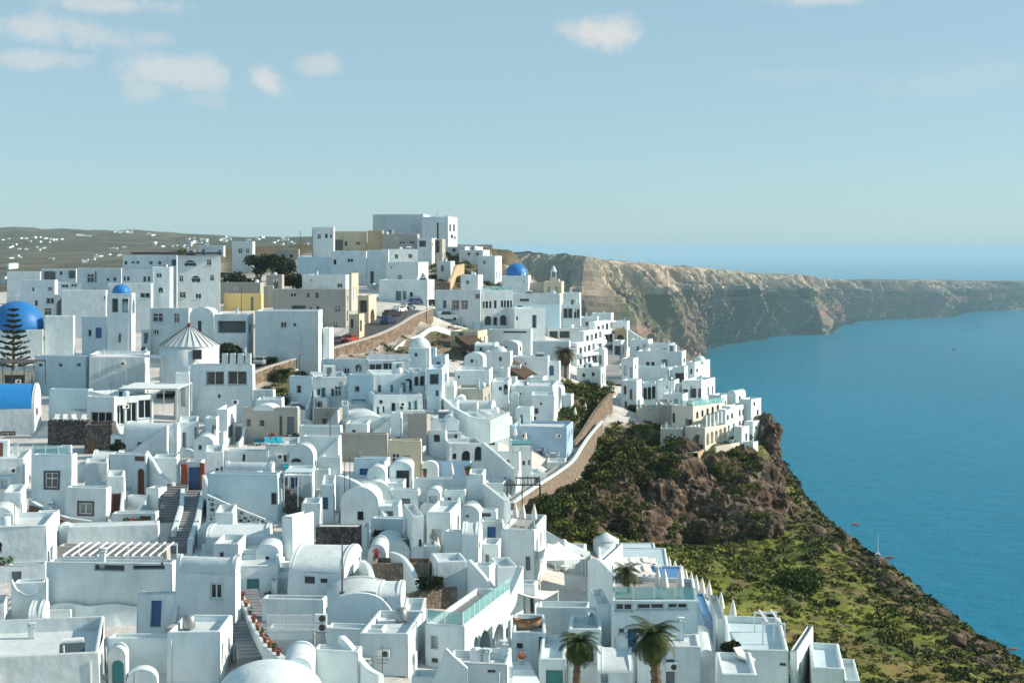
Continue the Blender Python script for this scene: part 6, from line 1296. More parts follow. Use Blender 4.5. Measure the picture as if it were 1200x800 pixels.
ROWP = [(776, 664, 169), (784, 670, 166), (791, 675, 163), (797.5, 680, 160), (803.5, 686, 157), (810, 690, 154), (816, 694, 151), (823, 698, 149), (831, 702, 147), (845, 716, 142), (859, 726, 137)]
nth = ['first', 'second', 'third', 'fourth', 'fifth', 'sixth', 'seventh', 'eighth', 'ninth', 'tenth', 'last']
for (px, py, d), q_ in zip(ROWP, nth): parasol(q_ + ' closed parasol counting from hoop arch down the slope edge', P(px, py + 8, d), 2.3, .34)
for lb, px, py in (('closed parasol behind the pool railing, left of four', 771, 700), ('closed parasol behind the pool railing, second of four', 779, 702), ('closed parasol behind the pool railing, third of four', 786, 708), ('closed parasol on the pool far side, by loungers', 797, 700), ('cream closed parasol on the terrace above footpath corner', 590, 590), ('closed parasol on gable house roof, nearest the gable', 626, 618), ('closed parasol on gable house roof, in the middle', 613, 617), ('closed parasol on gable house roof, beside pale block', 604, 616), ('closed parasol in the garden above footpath, lower one', 674, 492), ('closed parasol in the garden above footpath, upper one', 686, 486), ('cream closed parasol beside the blue plunge pool', 529, 560), ('cream closed parasol on the orange planter terrace', 475, 606), ('cream closed parasol on the grey parapet roof', 513, 610), ('white closed parasol on blue roof with tables, left', 604, 505), ('white closed parasol on blue roof with tables, right', 616, 506)):
    parasol(lb, hit(px, py), 2.2, .32)
# ---- shade sails
def sail(label, pts, posts):
    base = Vector(posts[0]); root = thing('shade_sail', label, 'sail', base); a, b, c, d_ = [Vector(p) - base for p in pts]; n = 10; v = []; f = []
    for i in range(n + 1):
        for j in range(n + 1):
            s_, t_ = i / n, j / n; p = a.lerp(b, s_).lerp(d_.lerp(c, s_), t_); sg = 4 * s_ * (1 - s_) + 4 * t_ * (1 - t_); ctr_ = (a + b + c + d_) / 4
            p = p.lerp(ctr_, .09 * (sg if (i in (0, n) or j in (0, n)) else sg)); p.z -= .12 * sg; v.append(p)
    for i in range(n):
        for j in range(n): k = i * (n + 1) + j; f.append((k, k + 1, k + n + 2, k + n + 1))
    o = mesh('canvas', v, f, 'fabric', root, True); so_ = o.modifiers.new('thickness', 'SOLIDIFY'); so_.thickness = .03
    for q_ in posts: q_ = Vector(q_); top = min((Vector(p) for p in pts), key=lambda p: (p.xy - q_.xy).length); MB().tube(q_ - base, top - base + Vector((0, 0, .1)), .05, n=6).build('post', 'rail', root)
p1, p2, p3, p4 = P(642, 636, 150), P(654, 634, 158), P(686, 654, 152), P(633, 656, 144)
sail('large white shade sail over the terrace beside sunlit gable', [p1, p2, p3, p4], [(p3.x, p3.y, p3.z - 3), (p4.x, p4.y, p4.z - 3)])
p1, p2, p3, p4 = P(606, 694, 128), P(612, 686, 136), P(654, 692, 134), P(636, 702, 127)
sail('small white shade sail below the larger one', [p1, p2, p3, p4], [(p3.x, p3.y, p3.z - 3), (p1.x, p1.y, p1.z - 2.6)])
# ---- pergolas and canopies
def canopy(label, xl, xr, y, d0, d1, h, m='white', slats=0, name='pergola', posts=True):
    a, b = P(xl, y, d0), P(xr, y, d0); ln = b.x - a.x; dp_ = d1 - d0; base = Vector((a.x, a.y, a.z - h)); root = thing(name, label, 'pergola' if slats else 'canopy', base)
    if slats:
        for k in range(slats): u = ln * (k + .5) / slats; MB().box(u - .05, u + .05, 0, dp_, h - .12, h).build('slat', m, root)
        MB().box(0, ln, .1, .22, h - .28, h - .125).build('beam', m, root); MB().box(0, ln, dp_ - .22, dp_ - .1, h - .28, h - .125).build('beam', m, root)
    else: MB().box(0, ln, 0, dp_, h - .14, h).build('roof', m, root)
    for u in (0.06, ln * .5, ln - .06):
        for v in (.06, dp_ - .06): MB().box(u - .05, u + .05, v - .05, v + .05, -1, h - .3 if slats else h - .14).build('post', 'rail' if m != 'darkmetal' else 'darkmetal', root)
canopy('flat white awning canopy with thin posts by the windmill', 106, 190, 418, 238, 243, 2.6)
canopy('dark pergola over the terrace at the left edge', -12, 40, 424, 238, 244, 2.6, 'darkmetal', 14)
canopy('white flat roof canopy of the glass restaurant', 138, 208, 455, 216, 226, 3, 'p', name='canopy')
canopy('grey metal pergola over the dark deck behind the huge wall', 68, 190, 650, 128, 134, 2.4, 'rail', 12)
canopy('white pergola frame on the lower right hotel terrace', 893, 921, 728, 116, 120, 2.6, 'white', 2)
canopy('blue-grey canopy over the porch with blue-trimmed doors', 332, 366, 553, 163, 166, 2.5, 'lb')
canopy('teal awning over the little side block', 600, 623, 520, 188, 192, 2.2, 'teal')
canopy('dark pergola terrace below the footpath corner', 590, 634, 566, 184, 190, 2.4, 'darkmetal', 10)
# ---- parts added to houses: merlons, gables, glass, glass bands, loungers
for k in range(4): part_box(hc2, 260 + k * 9.2, 266 + k * 9.2, 414, 428, -.5, 0, 'merlon', 'w')
def arc_gable(h, px0, px1, pt, pb, name='gable'):
    W, Dp = h['W'], h['D']; O = h['C'] - h['U'] * W + Vector((0, 0, h['zb']))
    def meet(px, py): r = ray(px, py); q_ = CAM0 + r * ((O - CAM0).dot(-h['V']) / r.dot(-h['V'])); return (q_ - O).dot(h['U']), q_.z - O.z
    u0, u1 = meet(px0, pb)[0], meet(px1, pb)[0]; v0, v1 = meet((px0 + px1) / 2, pb)[1], meet((px0 + px1) / 2, pt)[1]; n = 14; c = (u0 + u1) / 2 - W / 2; r = (u1 - u0) / 2
    pr = [(c + r * math.cos(math.pi * k / n), v0 + (v1 - v0) * math.sin(math.pi * k / n)) for k in range(n + 1)]; y0, y1 = -Dp / 2 - .06, -Dp / 2 + 3
    v = [(x, y, z) for y in (y0, y1) for x, z in pr]; m_ = n + 1; mesh(name, v, [tuple(range(m_)), tuple(range(m_, 2 * m_))[::-1]] + [(k, k + 1, m_ + k + 1, m_ + k) for k in range(n)], 'w', h['root'])
arc_gable(h2g, 501, 519, 490, 507); arc_gable(h2g, 521, 538.5, 487, 504)
part_box(h2g, 500, 541, 506, 508.5, .0, .25, 'cornice', 'w'); arc_gable(htv, 296, 322, 474, 481, 'roof_curve')
def spire(px, py0, py1, d):
    b = P(px, py1, d); b.y += 2; h = (py1 - py0) / F * d; root = thing('belfry_spire', 'slim white spire with open lantern on the beige belfry', 'spire', b); MB().box(-.9, .9, -.9, .9, 0, h * .3).build('base', 'c', root)
    s_ = MB(); [s_.box(x - .16, x + .16, y - .16, y + .16, h * .3, h * .62) for x in (-.55, .55) for y in (-.55, .55)]; s_.build('lantern', 'w', root); MB().lathe([(.8, h * .62), (.75, h * .68), (.5, h * .8), (.1, h)], 12).build('roof', 'w', root)
spire(649, 311, 331, 398)
# ---- tank, hoop, bell arch, dome, boat
b = P(710, 654, 171); r = 15 / F * 171; root = thing('water_tank', 'round white water tank with shallow conical lid', 'tank', b); MB().lathe([(r, -2), (r, 1.9)], 32).build('drum', 'w', root, True); MB().lathe([(r * 1.03, 1.88), (r * 1.0, 2.0), (.1, 2.75)], 32).build('lid', 'roof', root, True)
b = P(773, 668, 168); root = thing('hoop_arch', 'white steel hoop arch at the end of the pool terrace', 'arch', b); mb = MB(); pr = [(-.75 + .75 * (1 - math.cos(math.pi * k / 14)) , 1.1 + .95 * math.sin(math.pi * k / 14)) for k in range(15)]; pr = [(-.75, 0)] + pr + [(.75, 0)]
for a_, c_ in zip(pr, pr[1:]): mb.tube((a_[0], 0, a_[1]), (c_[0], 0, c_[1]), .07, n=6)
mb.build('hoop', 'white', root); mb = MB(); [mb.tube((x, 0, -.02), (x, 0, .1), .14, n=8) for x in (-.75, .75)]; mb.build('foot', 'white', root)
def bell_arch(label, px, py0, py1, d, wpx):
    b = P(px, py1, d); h = (py1 - py0) / F * d; w_ = wpx / F * d / 2; root = thing('bell_arch', label, 'arch', b); n = 12; t_ = w_ * .38; z0 = h - w_; v = []
    out = [(-w_, -.6), (-w_, z0)] + [(-w_ * math.cos(math.pi * k / n), z0 + w_ * math.sin(math.pi * k / n)) for k in range(1, n)] + [(w_, z0), (w_, -.6)]; i_ = w_ - t_
    inn = [(-i_, -.6), (-i_, z0)] + [(-i_ * math.cos(math.pi * k / n), z0 + i_ * math.sin(math.pi * k / n)) for k in range(1, n)] + [(i_, z0), (i_, -.6)]; m_ = len(out)
    v = [(x, -.25, z) for x, z in out + inn] + [(x, .25, z) for x, z in out + inn]; f = []
    for k in range(m_ - 1): f += [(k, k + 1, m_ + k + 1, m_ + k), (2 * m_ + k + 1, 2 * m_ + k, 3 * m_ + k, 3 * m_ + k + 1), (k + 1, k, 2 * m_ + k, 2 * m_ + k + 1), (m_ + k, m_ + k + 1, 3 * m_ + k + 1, 3 * m_ + k)]
    mesh('arch', v, f, 'w', root); MB().lathe([(.16, 0), (.13, .1), (.07, .25), (.02, .28)], 10, (0, 0, h - t_ - .5)).build('bell', 'metal', root)
bell_arch('white open bell arch above the hotel stairs', 693.5, 711, 748, 117, 14)
b = P(317, 830, 100); r = 62 / F * 100; root = thing('roof_dome', 'shallow white dome at the bottom edge', 'dome', b); MB().lathe([(r * 1.06, 0), (r * 1.06, .9)] + [(r * math.cos(R(a)), .9 + r * .62 * math.sin(R(a))) for a in range(4, 90, 6)] + [(.02, .9 + r * .625)], 40).build('dome', 'w', root, True); MB().lathe([(r * 1.14, -2), (r * 1.14, .5), (r * 1.05, .55)], 40).build('drum', 'w', root, True)
p = hit(618, 737); root = thing('wooden_boat', 'old wooden rowing boat displayed on a white roof', 'boat', p + Vector((0, 0, .05)), .12); L_ = 2.1; n = 10; v = []; f = []
for i in range(n + 1):
    t_ = -1 + 2 * i / n; w_ = .5 * (1 - t_ ** 4) + .03; sh = .55 + .22 * t_ * t_
    for a in range(9): an = math.pi * a / 8; v.append((t_ * L_ / 2 * (1 + .08 * math.sin(an) * 0), -w_ * math.cos(an), sh - (sh - .02) * math.sin(an) ** .8))
for i in range(n):
    for a in range(8): k = i * 9 + a; f.append((k, k + 1, k + 10, k + 9))
o = mesh('hull', v, f, 'wood', root, True); o.modifiers.new('thickness', 'SOLIDIFY').thickness = .05
for x in (-.5, .1, .6): MB().box(x - .09, x + .09, -.42, .42, .42, .46).build('bench', 'wood', root)
mb = MB(); 
for s_ in (-1, 1):
    for i in range(n): t0, t1 = -1 + 2 * i / n, -1 + 2 * (i + 1) / n; mb.tube((t0 * L_ / 2, s_ * (.5 * (1 - t0 ** 4) + .05), .56 + .22 * t0 * t0), (t1 * L_ / 2, s_ * (.5 * (1 - t1 ** 4) + .05), .56 + .22 * t1 * t1), .035, n=5)
mb.build('gunwale', 'rd', root)
# ---- lattice screens, air conditioners, dishes, urns, pots, chimneys, masts
b = P(312, 740, 113); w_ = 55 / F * 113; h = 20 / F * 113; root = thing('lattice_screen', 'white diamond lattice screen with three panels in the courtyard', 'screen', b)
MB().box(0, w_, 0, .12, -.6, .02).build('base', 'w', root)
for k in range(3):
    x0, x1 = w_ * k / 3 + .05, w_ * (k + 1) / 3 - .05; fr = MB(); fr.box(x0, x1, .02, .08, .02, .1); fr.box(x0, x1, .02, .08, h - .08, h); fr.box(x0, x0 + .08, .02, .08, .1, h - .08); fr.box(x1 - .08, x1, .02, .08, .1, h - .08); pn = fr.build('panel', 'white', root); lt = MB(); s_ = .17
    t_ = x0 - h
    while t_ < x1:
        for dr in (1, -1):
            a0, a1 = (t_, t_ + h) if dr == 1 else (t_ + h, t_); z0, z1 = 0.04, h - .04
            pa, pb_ = Vector((a0, .05, z0)), Vector((a1, .05, z1)); lo_, hi_ = 0.0, 1.0; dx = pb_.x - pa.x
            ts = sorted(((x0 - pa.x) / dx, (x1 - pa.x) / dx)); lo_ = max(lo_, ts[0]); hi_ = min(hi_, ts[1])
            if hi_ > lo_: lt.tube(pa.lerp(pb_, lo_), pa.lerp(pb_, hi_), .025, n=4, cap=False)
        t_ += s_
    lt.build('lattice', 'white', pn)
def ac(label, p, rz=0, n=1, grp='air conditioning units'):
    root = thing('air_conditioner', label, 'air conditioner', p, rz, grp)
    for k in range(n):
        bd = MB().box(-.42, .42, -.16, .16, .05 + k * .62, .62 + k * .62).build('casing', 'white', root); fan = MB(); fan.tube((.1, -.162, .34 + k * .62), (.1, -.185, .34 + k * .62), .23, n=18); fan.build('fan', 'darkmetal', bd)
    MB().box(-.4, .4, -.14, .14, -.05, .05).build('bracket', 'metal', root)
ac('double-stacked air conditioner beside the lattice screen', P(376, 740, 113), 0, 2)
for lb, px, py in (('left air conditioner on the wide-window building', 275, 474), ('second air conditioner on the wide-window building', 283, 474), ('air conditioner on the vault wall below restaurant', 148, 520), ('air conditioner on the roof by the round vent', 505, 592), ('air conditioner beside the bottom dark slot house', 440, 790), ('air conditioner on the roof of the hotel stub tower', 712, 716)): ac(lb, hit(px, py))
def dish(label, p, r=.5, az=0.5, grp='satellite dishes'):
    root = thing('satellite_dish', label, 'dish', p, az, grp); MB().tube((0, 0, -.05), (0, 0, .75), .03, n=6).build('mast', 'metal', root); n = 16; v = [(0, .12, .8)]; f = []
    for j, rr in enumerate((.5, 1.0)):
        for k in range(n): a = 2 * math.pi * k / n; v.append((r * rr * math.cos(a), .12 - .16 * rr * rr - .12 * rr * math.sin(a), .8 + r * rr * math.sin(a)))
    f = [(0, 1 + k, 1 + (k + 1) % n) for k in range(n)] + [(1 + k, 1 + n + k, 1 + n + (k + 1) % n, 1 + (k + 1) % n) for k in range(n)]
    mesh('reflector', v, f, 'metal', root, True); MB().tube((0, .0, .5), (0, -.45, .85), .02, n=4).build('arm', 'metal', root)
for lb, px, py, az in (('grey satellite dish on the white curving garden wall', 89, 650, .3), ('satellite dish on the battlement roof near windmill', 246, 436, -.5), ('satellite dish on bottom centre blue-white cube', 562, 786, .6), ('satellite dish on the white roof behind pool terrace', 420, 536, .2), ('satellite dish on the flat roof by the bell tower', 168, 404, .4), ('satellite dish on the beige house roof', 372, 340, .1), ('satellite dish on the roof above grey tavern', 318, 462, .3), ('satellite dish by the slit-window gable', 508, 608, .4), ('satellite dish on lower right hotel roof', 900, 772, .2)): dish(lb, hit(px, py), .45, az)
for lb, px, py in (('left round plaster urn half sunk in the rough wall', 119, 758), ('right round plaster urn half sunk in the rough wall', 137, 760)):
    p = drop(P(px, 752, 120.6)); root = thing('plaster_urn', lb, 'urn', p, 0, 'plaster urns'); MB().lathe([(.25, -.1), (.5, .25), (.55, .55), (.42, .8), (.3, .9), (.34, 1.0), (.26, 1.0), (.2, .8)], 18).build('body', 'urn', root, True); MB().lathe([(.22, .86), (.20, .88), (.02, .9)], 12).build('mouth', 'darkmetal', root)
POTW = ['lowest', 'second-lowest', 'third-lowest', 'fourth-lowest', 'middle', 'fifth-highest', 'fourth-highest', 'third-highest', 'second-highest', 'topmost']
def pot(label, p, m='terracotta', fl='bush', s=.45, grp='flower pots'):
    root = thing('flower_pot', label, 'pot', p, 0, grp); MB().lathe([(s * .35, -.05), (s * .52, s * .9), (s * .58, s * .92), (s * .58, s * 1.05), (s * .45, s * 1.05), (s * .42, s * .9)], 12).build('pot', m, root, True)
    V, Q = leaves(blob_pts(110, (s * .8, s * .8, s * .6), (0, 0, s * 1.45), .1), s * .2); np_mesh('plant', V, Q, fl, root, rng.uniform(0, 1, len(Q)))
for k in range(10):
    t_ = k / 9; px = np.interp(t_, [0, .3, .6, 1], [326, 312, 300, 284]); d = np.interp(t_, [0, .3, .6, 1], [107.5, 110.2, 115, 124]); yt = np.interp(t_, [0, .3, .6, 1], [768.5, 755, 734.5, 702]); pot(POTW[k] + ' flower pot on the curved alley wall', P(px, yt, d), 'terracotta', ('flower', 'bush', 'orangeflower')[k % 3], .30)
for lb, px, py, m, fl, s in (('red pot on the small white hut roof', 241, 492, 'rd', 'flower', .6), ('left red pot on the tavern roof terrace', 308, 460, 'rd', 'flower', .6), ('right red pot on the tavern roof terrace', 313, 460, 'rd', 'flower', .6), ('terracotta pot by the blue plunge pool', 498, 558, 'terracotta', 'bush', .45), ('big white pot below the wooden boat', 611, 778, 'urn', 'orangeflower', .4), ('pot with red flowers on the front hotel terrace, upper', 878, 792, 'urn', 'flower', .6), ('pot with red flowers on the front hotel terrace, lower', 884, 800, 'urn', 'flower', .6), ('red flower pot at the foot of smaller palm', 684, 796, 'urn', 'flower', .5), ('pot beside the dark red door', 148, 604, 'terracotta', 'bush', .5), ('second pot beside the dark red door', 155, 602, 'terracotta', 'flower', .5), ('third pot beside the dark red door', 163, 602, 'terracotta', 'bush', .5), ('pot at the grey tavern doorway', 318, 516, 'terracotta', 'flower', .5), ('pot next to black lava kiosk door', 134, 534, 'terracotta', 'bush', .5), ('brown chimney-like planter on low wall house', 507, 566, 'rd', 'bush', .6), ('red bowl planter on dark courtyard wall', 441, 648, 'rd', 'flower', .4), ('potted plant on deck of arcade building', 552, 732, 'urn', 'bush', .5), ('potted palm-like plant by plunge pool right side', 548, 556, 'terracotta', 'bush', .5)): pot(lb, hit(px, py), m, fl, s)
def chimney(label, p, h=.9, m='w', grp='small white chimneys'):
    root = thing('chimney', label, 'chimney', p, 0, grp); MB().box(-.22, .22, -.22, .22, -.3, h).build('shaft', m, root); MB().box(-.3, .3, -.3, .3, h, h + .1).build('cap', m, root); mb = MB(); [mb.box(x - .05, x + .05, y - .05, y + .05, h + .1, h + .28) for x in (-.2, .2) for y in (-.2, .2)]; mb.box(-.28, .28, -.28, .28, h + .28, h + .34); mb.build('cowl', m, root)
CH = [(390, 'hotel penthouse'), (0, '')]
for lb, px, py in (('chimney on blank hilltop block roof', 468, 252), ('chimney on the rounded hotel penthouse', 398, 424), ('chimney on the twin-gable house roof', 535, 494), ('chimney on the sharp gable house roof', 560, 436), ('chimney behind the grey tavern', 340, 480), ('chimney on the low house by the dusty palm', 620, 420), ('chimney on the flagpole barrel house yard', 322, 664), ('chimney on the huge rough wall roof', 120, 658), ('chimney on the cream house concrete roof', 470, 518), ('chimney on the square-window vault side', 395, 576), ('chimney on the brown-window house roof', 60, 536), ('chimney on the arched red door house', 150, 534), ('chimney on the stair house roof at bottom', 590, 772), ('chimney on the pool hotel block roof', 792, 708), ('chimney on the lower right hotel corner', 916, 768), ('chimney on the big white gable house', 606, 456), ('chimney on the house with blue niche', 588, 449), ('chimney on the shaded wing by three-storey building', 160, 302), ('chimney on the tall white house below hilltop', 470, 309), ('chimney on the wide white house by road palm', 312, 367), ('chimney on the flat white house behind beige house', 376, 323), ('chimney on the pale tall block by pool', 556, 560), ('chimney on the grey parasol house', 600, 624), ('chimney on the white plastered roof by red gate', 250, 532), ('chimney on bottom white slot house', 430, 750), ('chimney on the low shaded roof', 400, 742), ('chimney on the low cottage middle terraces', 300, 530)):
    chimney(lb, hit(px, py))
def mast(label, p, h, r=.04, m='darkmetal', arms=0, grp='thin masts and poles', name='antenna_mast', cat='mast'):
    root = thing(name, label, cat, p, 0, grp); MB().tube((0, 0, -.3), (0, 0, h), r, r * .7, 6).build('pole', m, root); MB().lathe([(r * 3, -.1), (r * 3, .06), (r, .1)], 8).build('foot', m, root)
    for k in range(arms): z = h - .15 - k * .22; MB().tube((-.45 + .06 * k, 0, z), (.45 - .06 * k, 0, z), .018, n=4).build('crossbar', m, root)
for lb, px, py, h, r, a in (('tall dark flagpole beside the barrel house gable', 401, 694, 4.2, .07, 0), ('dark pole by the pool of the tavern', 387, 510, 4, .06, 0), ('first of two leaning-looking poles above concrete strip', 404, 566, 3.2, .05, 0), ('second thin pole above the blue-white block', 410, 562, 3.2, .05, 0), ('left tall mast on the skyline beside hilltop house', 352, 297, 8, .12, 0), ('right tall mast on the skyline beside hilltop house', 366, 297, 8, .1, 2), ('mast on the hilltop tower roof', 520, 256, 1.4, .06, 0), ('antenna on the blank hilltop block', 452, 252, 1.2, .05, 2), ('antenna on the beige hilltop flats', 408, 272, 2.0, .05, 3), ('antenna on grey roof cube beside yellow house', 314, 324, 2.0, .05, 1), ('antenna on the guesthouse roof', 540, 342, 1.8, .04, 3), ('antenna on the three-storey building', 236, 298, 1.6, .04, 3), ('antenna on the flat house by one window', 384, 324, 1.6, .04, 3), ('antenna on the bottom slot-vent house', 448, 748, 1.6, .03, 3), ('antenna on the huge rough wall house', 190, 660, 1.6, .03, 3), ('antenna on the tavern roof', 330, 482, 1.6, .03, 2), ('thin pole on the low white wall bottom left', 157, 790, 2.4, .03, 0), ('pole left of bottom centre cube', 448, 780, 2.2, .03, 0), ('antenna on the white house with three doors', 480, 330, 1.6, .04, 3), ('antenna on the tall narrow blue-shaded house', 510, 436, 1.8, .04, 3), ('antenna on the large pale house', 622, 456, 1.6, .03, 3), ('antenna on hotel service block', 384, 482, 1.6, .03, 3)):
    mast(lb, hit(px, py), h, r, arms=a)
def street_lamp(label, p, h=5):
    root = thing('street_lamp', label, 'street lamp', p, 0, 'street lamps'); MB().tube((0, 0, -.3), (0, 0, h), .07, .05, 8).build('pole', 'darkmetal', root); MB().tube((0, 0, h - .1), (.7, 0, h + .15), .04, n=6).build('arm', 'darkmetal', root); MB().box(.55, 1.05, -.12, .12, h + .08, h + .2).build('lamp_head', 'metal', root)
street_lamp('dark street lamp in front of the yellow house', at_d(283, 330), 6.5); street_lamp('dark street lamp beside the road palm', at_d(351, 270), 4.5); street_lamp('dark street lamp above the car park ramp', at_d(500, 340), 5)
# loungers, tables and chairs on terraces
def lounger(label, p, rz, m='fabric', grp='sun loungers'):
    root = thing('sun_lounger', label, 'sun lounger', p, rz, grp); MB().box(-.32, .32, -.95, .95, .24, .30).build('frame', 'white', root); MB().box(-.3, .3, -.93, .3, .302, .38).build('mattress', m, root)
    mesh('backrest', [(-.3, .31, .30), (.3, .31, .30), (.3, .9, .72), (-.3, .9, .72), (-.3, .31, .38), (.3, .31, .38), (.3, .86, .79), (-.3, .86, .79)], [(0, 3, 2, 1), (4, 5, 6, 7), (0, 1, 5, 4), (1, 2, 6, 5), (2, 3, 7, 6), (3, 0, 4, 7)], m, root)
    for x in (-.27, .27):
        for y in (-.8, .8): MB().box(x - .03, x + .03, y - .03, y + .03, 0, .24).build('leg', 'white', root)
k = 0
OR = ['first', 'second', 'third', 'fourth', 'fifth', 'sixth', 'seventh']
for row, (py, x0, x1, n, m, nm) in enumerate(((664, 722, 768, 7, 'fabric', 'back row of the pool deck'), (676, 728, 762, 5, 'fabric', 'middle row of the pool deck'), (521, 300, 336, 6, 'pool', 'turquoise row before the grey tavern'), (492, 66, 98, 4, 'fabric', 'lounge deck beside the blue vault'), (768, 872, 884, 2, 'fabric', 'lower right hotel terrace'))):
    for j in range(n): lounger('%s lounger from the left in the %s' % (OR[j], nm), hit(x0 + (x1 - x0) * j / max(1, n - 1), py), .3 + .1 * rng.normal(), m)
def table_set(label, p, m='white', grp='terrace tables'):
    root = thing('terrace_table', label, 'table', p, rng.uniform(0, 3), grp); MB().tube((0, 0, .7), (0, 0, .74), .42, n=16).build('tabletop', m, root); MB().tube((0, 0, 0), (0, 0, .7), .05, n=6).build('leg', 'metal', root); MB().tube((0, 0, 0), (0, 0, .04), .25, n=10).build('base', 'metal', root)
def chair(label, p, rz, m='white', grp='terrace chairs'):
    root = thing('terrace_chair', label, 'chair', p, rz, grp); MB().box(-.22, .22, -.22, .22, .42, .46).build('seat', m, root); MB().box(-.22, .22, .18, .22, .46, .88).build('backrest', m, root)
    for x in (-.19, .19):
        for y in (-.19, .19): MB().box(x - .02, x + .02, y - .02, y + .02, 0, .42).build('leg', m, root)
for lb, px, py, m in (('on the arcade roof terrace by its glass corner', 566, 722, 'white'), ('on the arcade roof terrace in the middle', 556, 728, 'white'), ('on the arcade roof terrace far end', 580, 714, 'white'), ('under the large shade sail', 662, 668, 'white'), ('on the blue roof near parasols', 632, 506, 'white'), ('on the blue roof right end', 648, 508, 'white'), ('on the cliff hotel glass terrace, left', 760, 480, 'wood'), ('on the cliff hotel glass terrace, right', 800, 474, 'wood'), ('on the tavern terrace', 306, 514, 'wood'), ('on the windmill terrace', 76, 448, 'wood'), ('on the hotel balcony floor roof', 380, 440, 'white')):
    p = hit(px, py); table_set('round terrace table ' + lb, p, m)
    for k, an in enumerate((.4, 3.3)): q_ = p + Vector((.75 * math.cos(an), .75 * math.sin(an), 0)); chair(('nearer' if k else 'farther') + ' chair at the table ' + lb, q_, an - 1.57, m)
def heater(label, p):
    root = thing('solar_heater', label, 'solar heater', p, .6, 'solar water heaters'); mesh('panel', [(-.9, -.7, .1), (.9, -.7, .1), (.9, .5, .95), (-.9, .5, .95), (-.9, -.7, .02), (.9, -.7, .02), (.9, .5, .87), (-.9, .5, .87)], [(0, 1, 2, 3), (4, 7, 6, 5), (0, 4, 5, 1), (1, 5, 6, 2), (2, 6, 7, 3), (3, 7, 4, 0)], 'pane', root); MB().tube((-.8, .62, 1.05), (.8, .62, 1.05), .25, n=12).build('tank', 'white', root); mb = MB(); [mb.tube((x, .55, 0), (x, .6, .9), .03, n=4) for x in (-.6, .6)]; mb.build('stand', 'metal', root)
for lb, px, py in (('solar water heater on the white house below hilltop', 478, 310), ('solar water heater on the low white house by bell tower', 150, 335), ('solar water heater on the flat white house', 366, 324), ('solar water heater on hotel wing roof', 350, 445), ('solar water heater on the road palm house', 350, 368), ('solar water heater on the plain cube joined to stepped house', 442, 296), ('solar water heater on terrace building below belfry', 630, 346)): heater(lb, hit(px, py))
# stones set in the white triangular wall beside the stair lane
pts = [(242, 579), (262, 588), (290, 600), (318, 612)]; base = P(242, 622, 156.0); root = thing('stone_set_wall', 'white triangular wall studded with dark lava stones', 'wall', base); n = 24; v = []
for k in range(n + 1):
    px = 242 + (320 - 242) * k / n; yt = np.interp(px, [242, 262, 290, 318, 320], [579, 588, 600, 611, 612]); p = P(px, yt, 156.0) - base; v += [(p.x, 0, -1.5), (p.x, 0, p.z), (p.x, .4, p.z), (p.x, .4, -1.5)]
f = []
for k in range(n): a = 4 * k; f += [(a, a + 4, a + 5, a + 1), (a + 1, a + 5, a + 6, a + 2), (a + 2, a + 6, a + 7, a + 3)]
mesh('wall', v, f + [(0, 1, 2, 3)], 'w', root); placed = []; tries = 0
while len(placed) < 75 and tries < 4000:
    tries += 1; px = rng.uniform(245, 314); yt = np.interp(px, [242, 262, 290, 318], [579, 588, 600, 611]); py = rng.uniform(yt + 3, 619); s_ = rng.uniform(.10, .26)
    p = P(px, py, 156.0) - base
    if any((p.x - a.x) ** 2 + (p.z - a.z) ** 2 < (s_ + b_ + .03) ** 2 for a, b_ in placed): continue
    placed.append((p, s_)); m_ = 7; ol = [(p.x + s_ * rng.uniform(.75, 1.15) * math.cos(2 * math.pi * j / m_), p.z + s_ * .8 * rng.uniform(.75, 1.1) * math.sin(2 * math.pi * j / m_)) for j in range(m_)]
    vs = [(x, .01, z) for x, z in ol] + [(p.x + (x - p.x) * .7, -.07, p.z + (z - p.z) * .7) for x, z in ol]; mesh('stone', vs, [tuple(range(m_, 2 * m_))] + [(j, (j + 1) % m_, m_ + (j + 1) % m_, m_ + j) for j in range(m_)], 'lava' if len(placed) % 3 else 'dk', root)
# ---- boats on the bay
def boat(label, px, py, m, L_=7, mast_h=0, rz=.3):
    d = (0 - CAMZ) * F / (HOR - py); p = P(px, py, d); p.z = 0; root = thing('sailing_boat' if mast_h else 'motor_boat', label, 'boat', p, rz, 'boats in the bay'); n = 10; v = []; f = []; wb = L_ * .16
    for i in range(n + 1):
        t_ = i / n; w_ = wb * (1 - max(0, t_ - .45) ** 2 * 3.2) + .02; w_ = max(.05, w_)
        for a in range(7): an = math.pi * a / 6; v.append((L_ * (t_ - .5), -w_ * math.cos(an), .14 * L_ * (1 + .3 * t_) * (1 - math.sin(an) * 1.15)))
    for i in range(n):
        for a in range(6): k = i * 7 + a; f.append((k, k + 1, k + 8, k + 7))
    f.append(tuple(range(7))); mesh('hull', v, f, m, root, True); f2 = [(i * 7, i * 7 + 7, i * 7 + 13, i * 7 + 6) for i in range(n)]; mesh('deck', [(x, y, z - .05) for x, y, z in v], f2, 'carwhite' if mast_h else 'orangepaint', root)
    MB().box(-L_ * .2, L_ * .12, -wb * .55, wb * .55, .1 * L_, .27 * L_).build('cabin', 'carwhite' if mast_h else 'orangepaint', root)
    if mast_h: MB().tube((0.1 * L_, 0, .1 * L_), (.1 * L_, 0, mast_h), .3, .16, 6).build('mast', 'white', root); MB().tube((.1 * L_, 0, .28 * L_), (-.35 * L_, 0, .28 * L_), .1, n=6).build('boom', 'white', root)
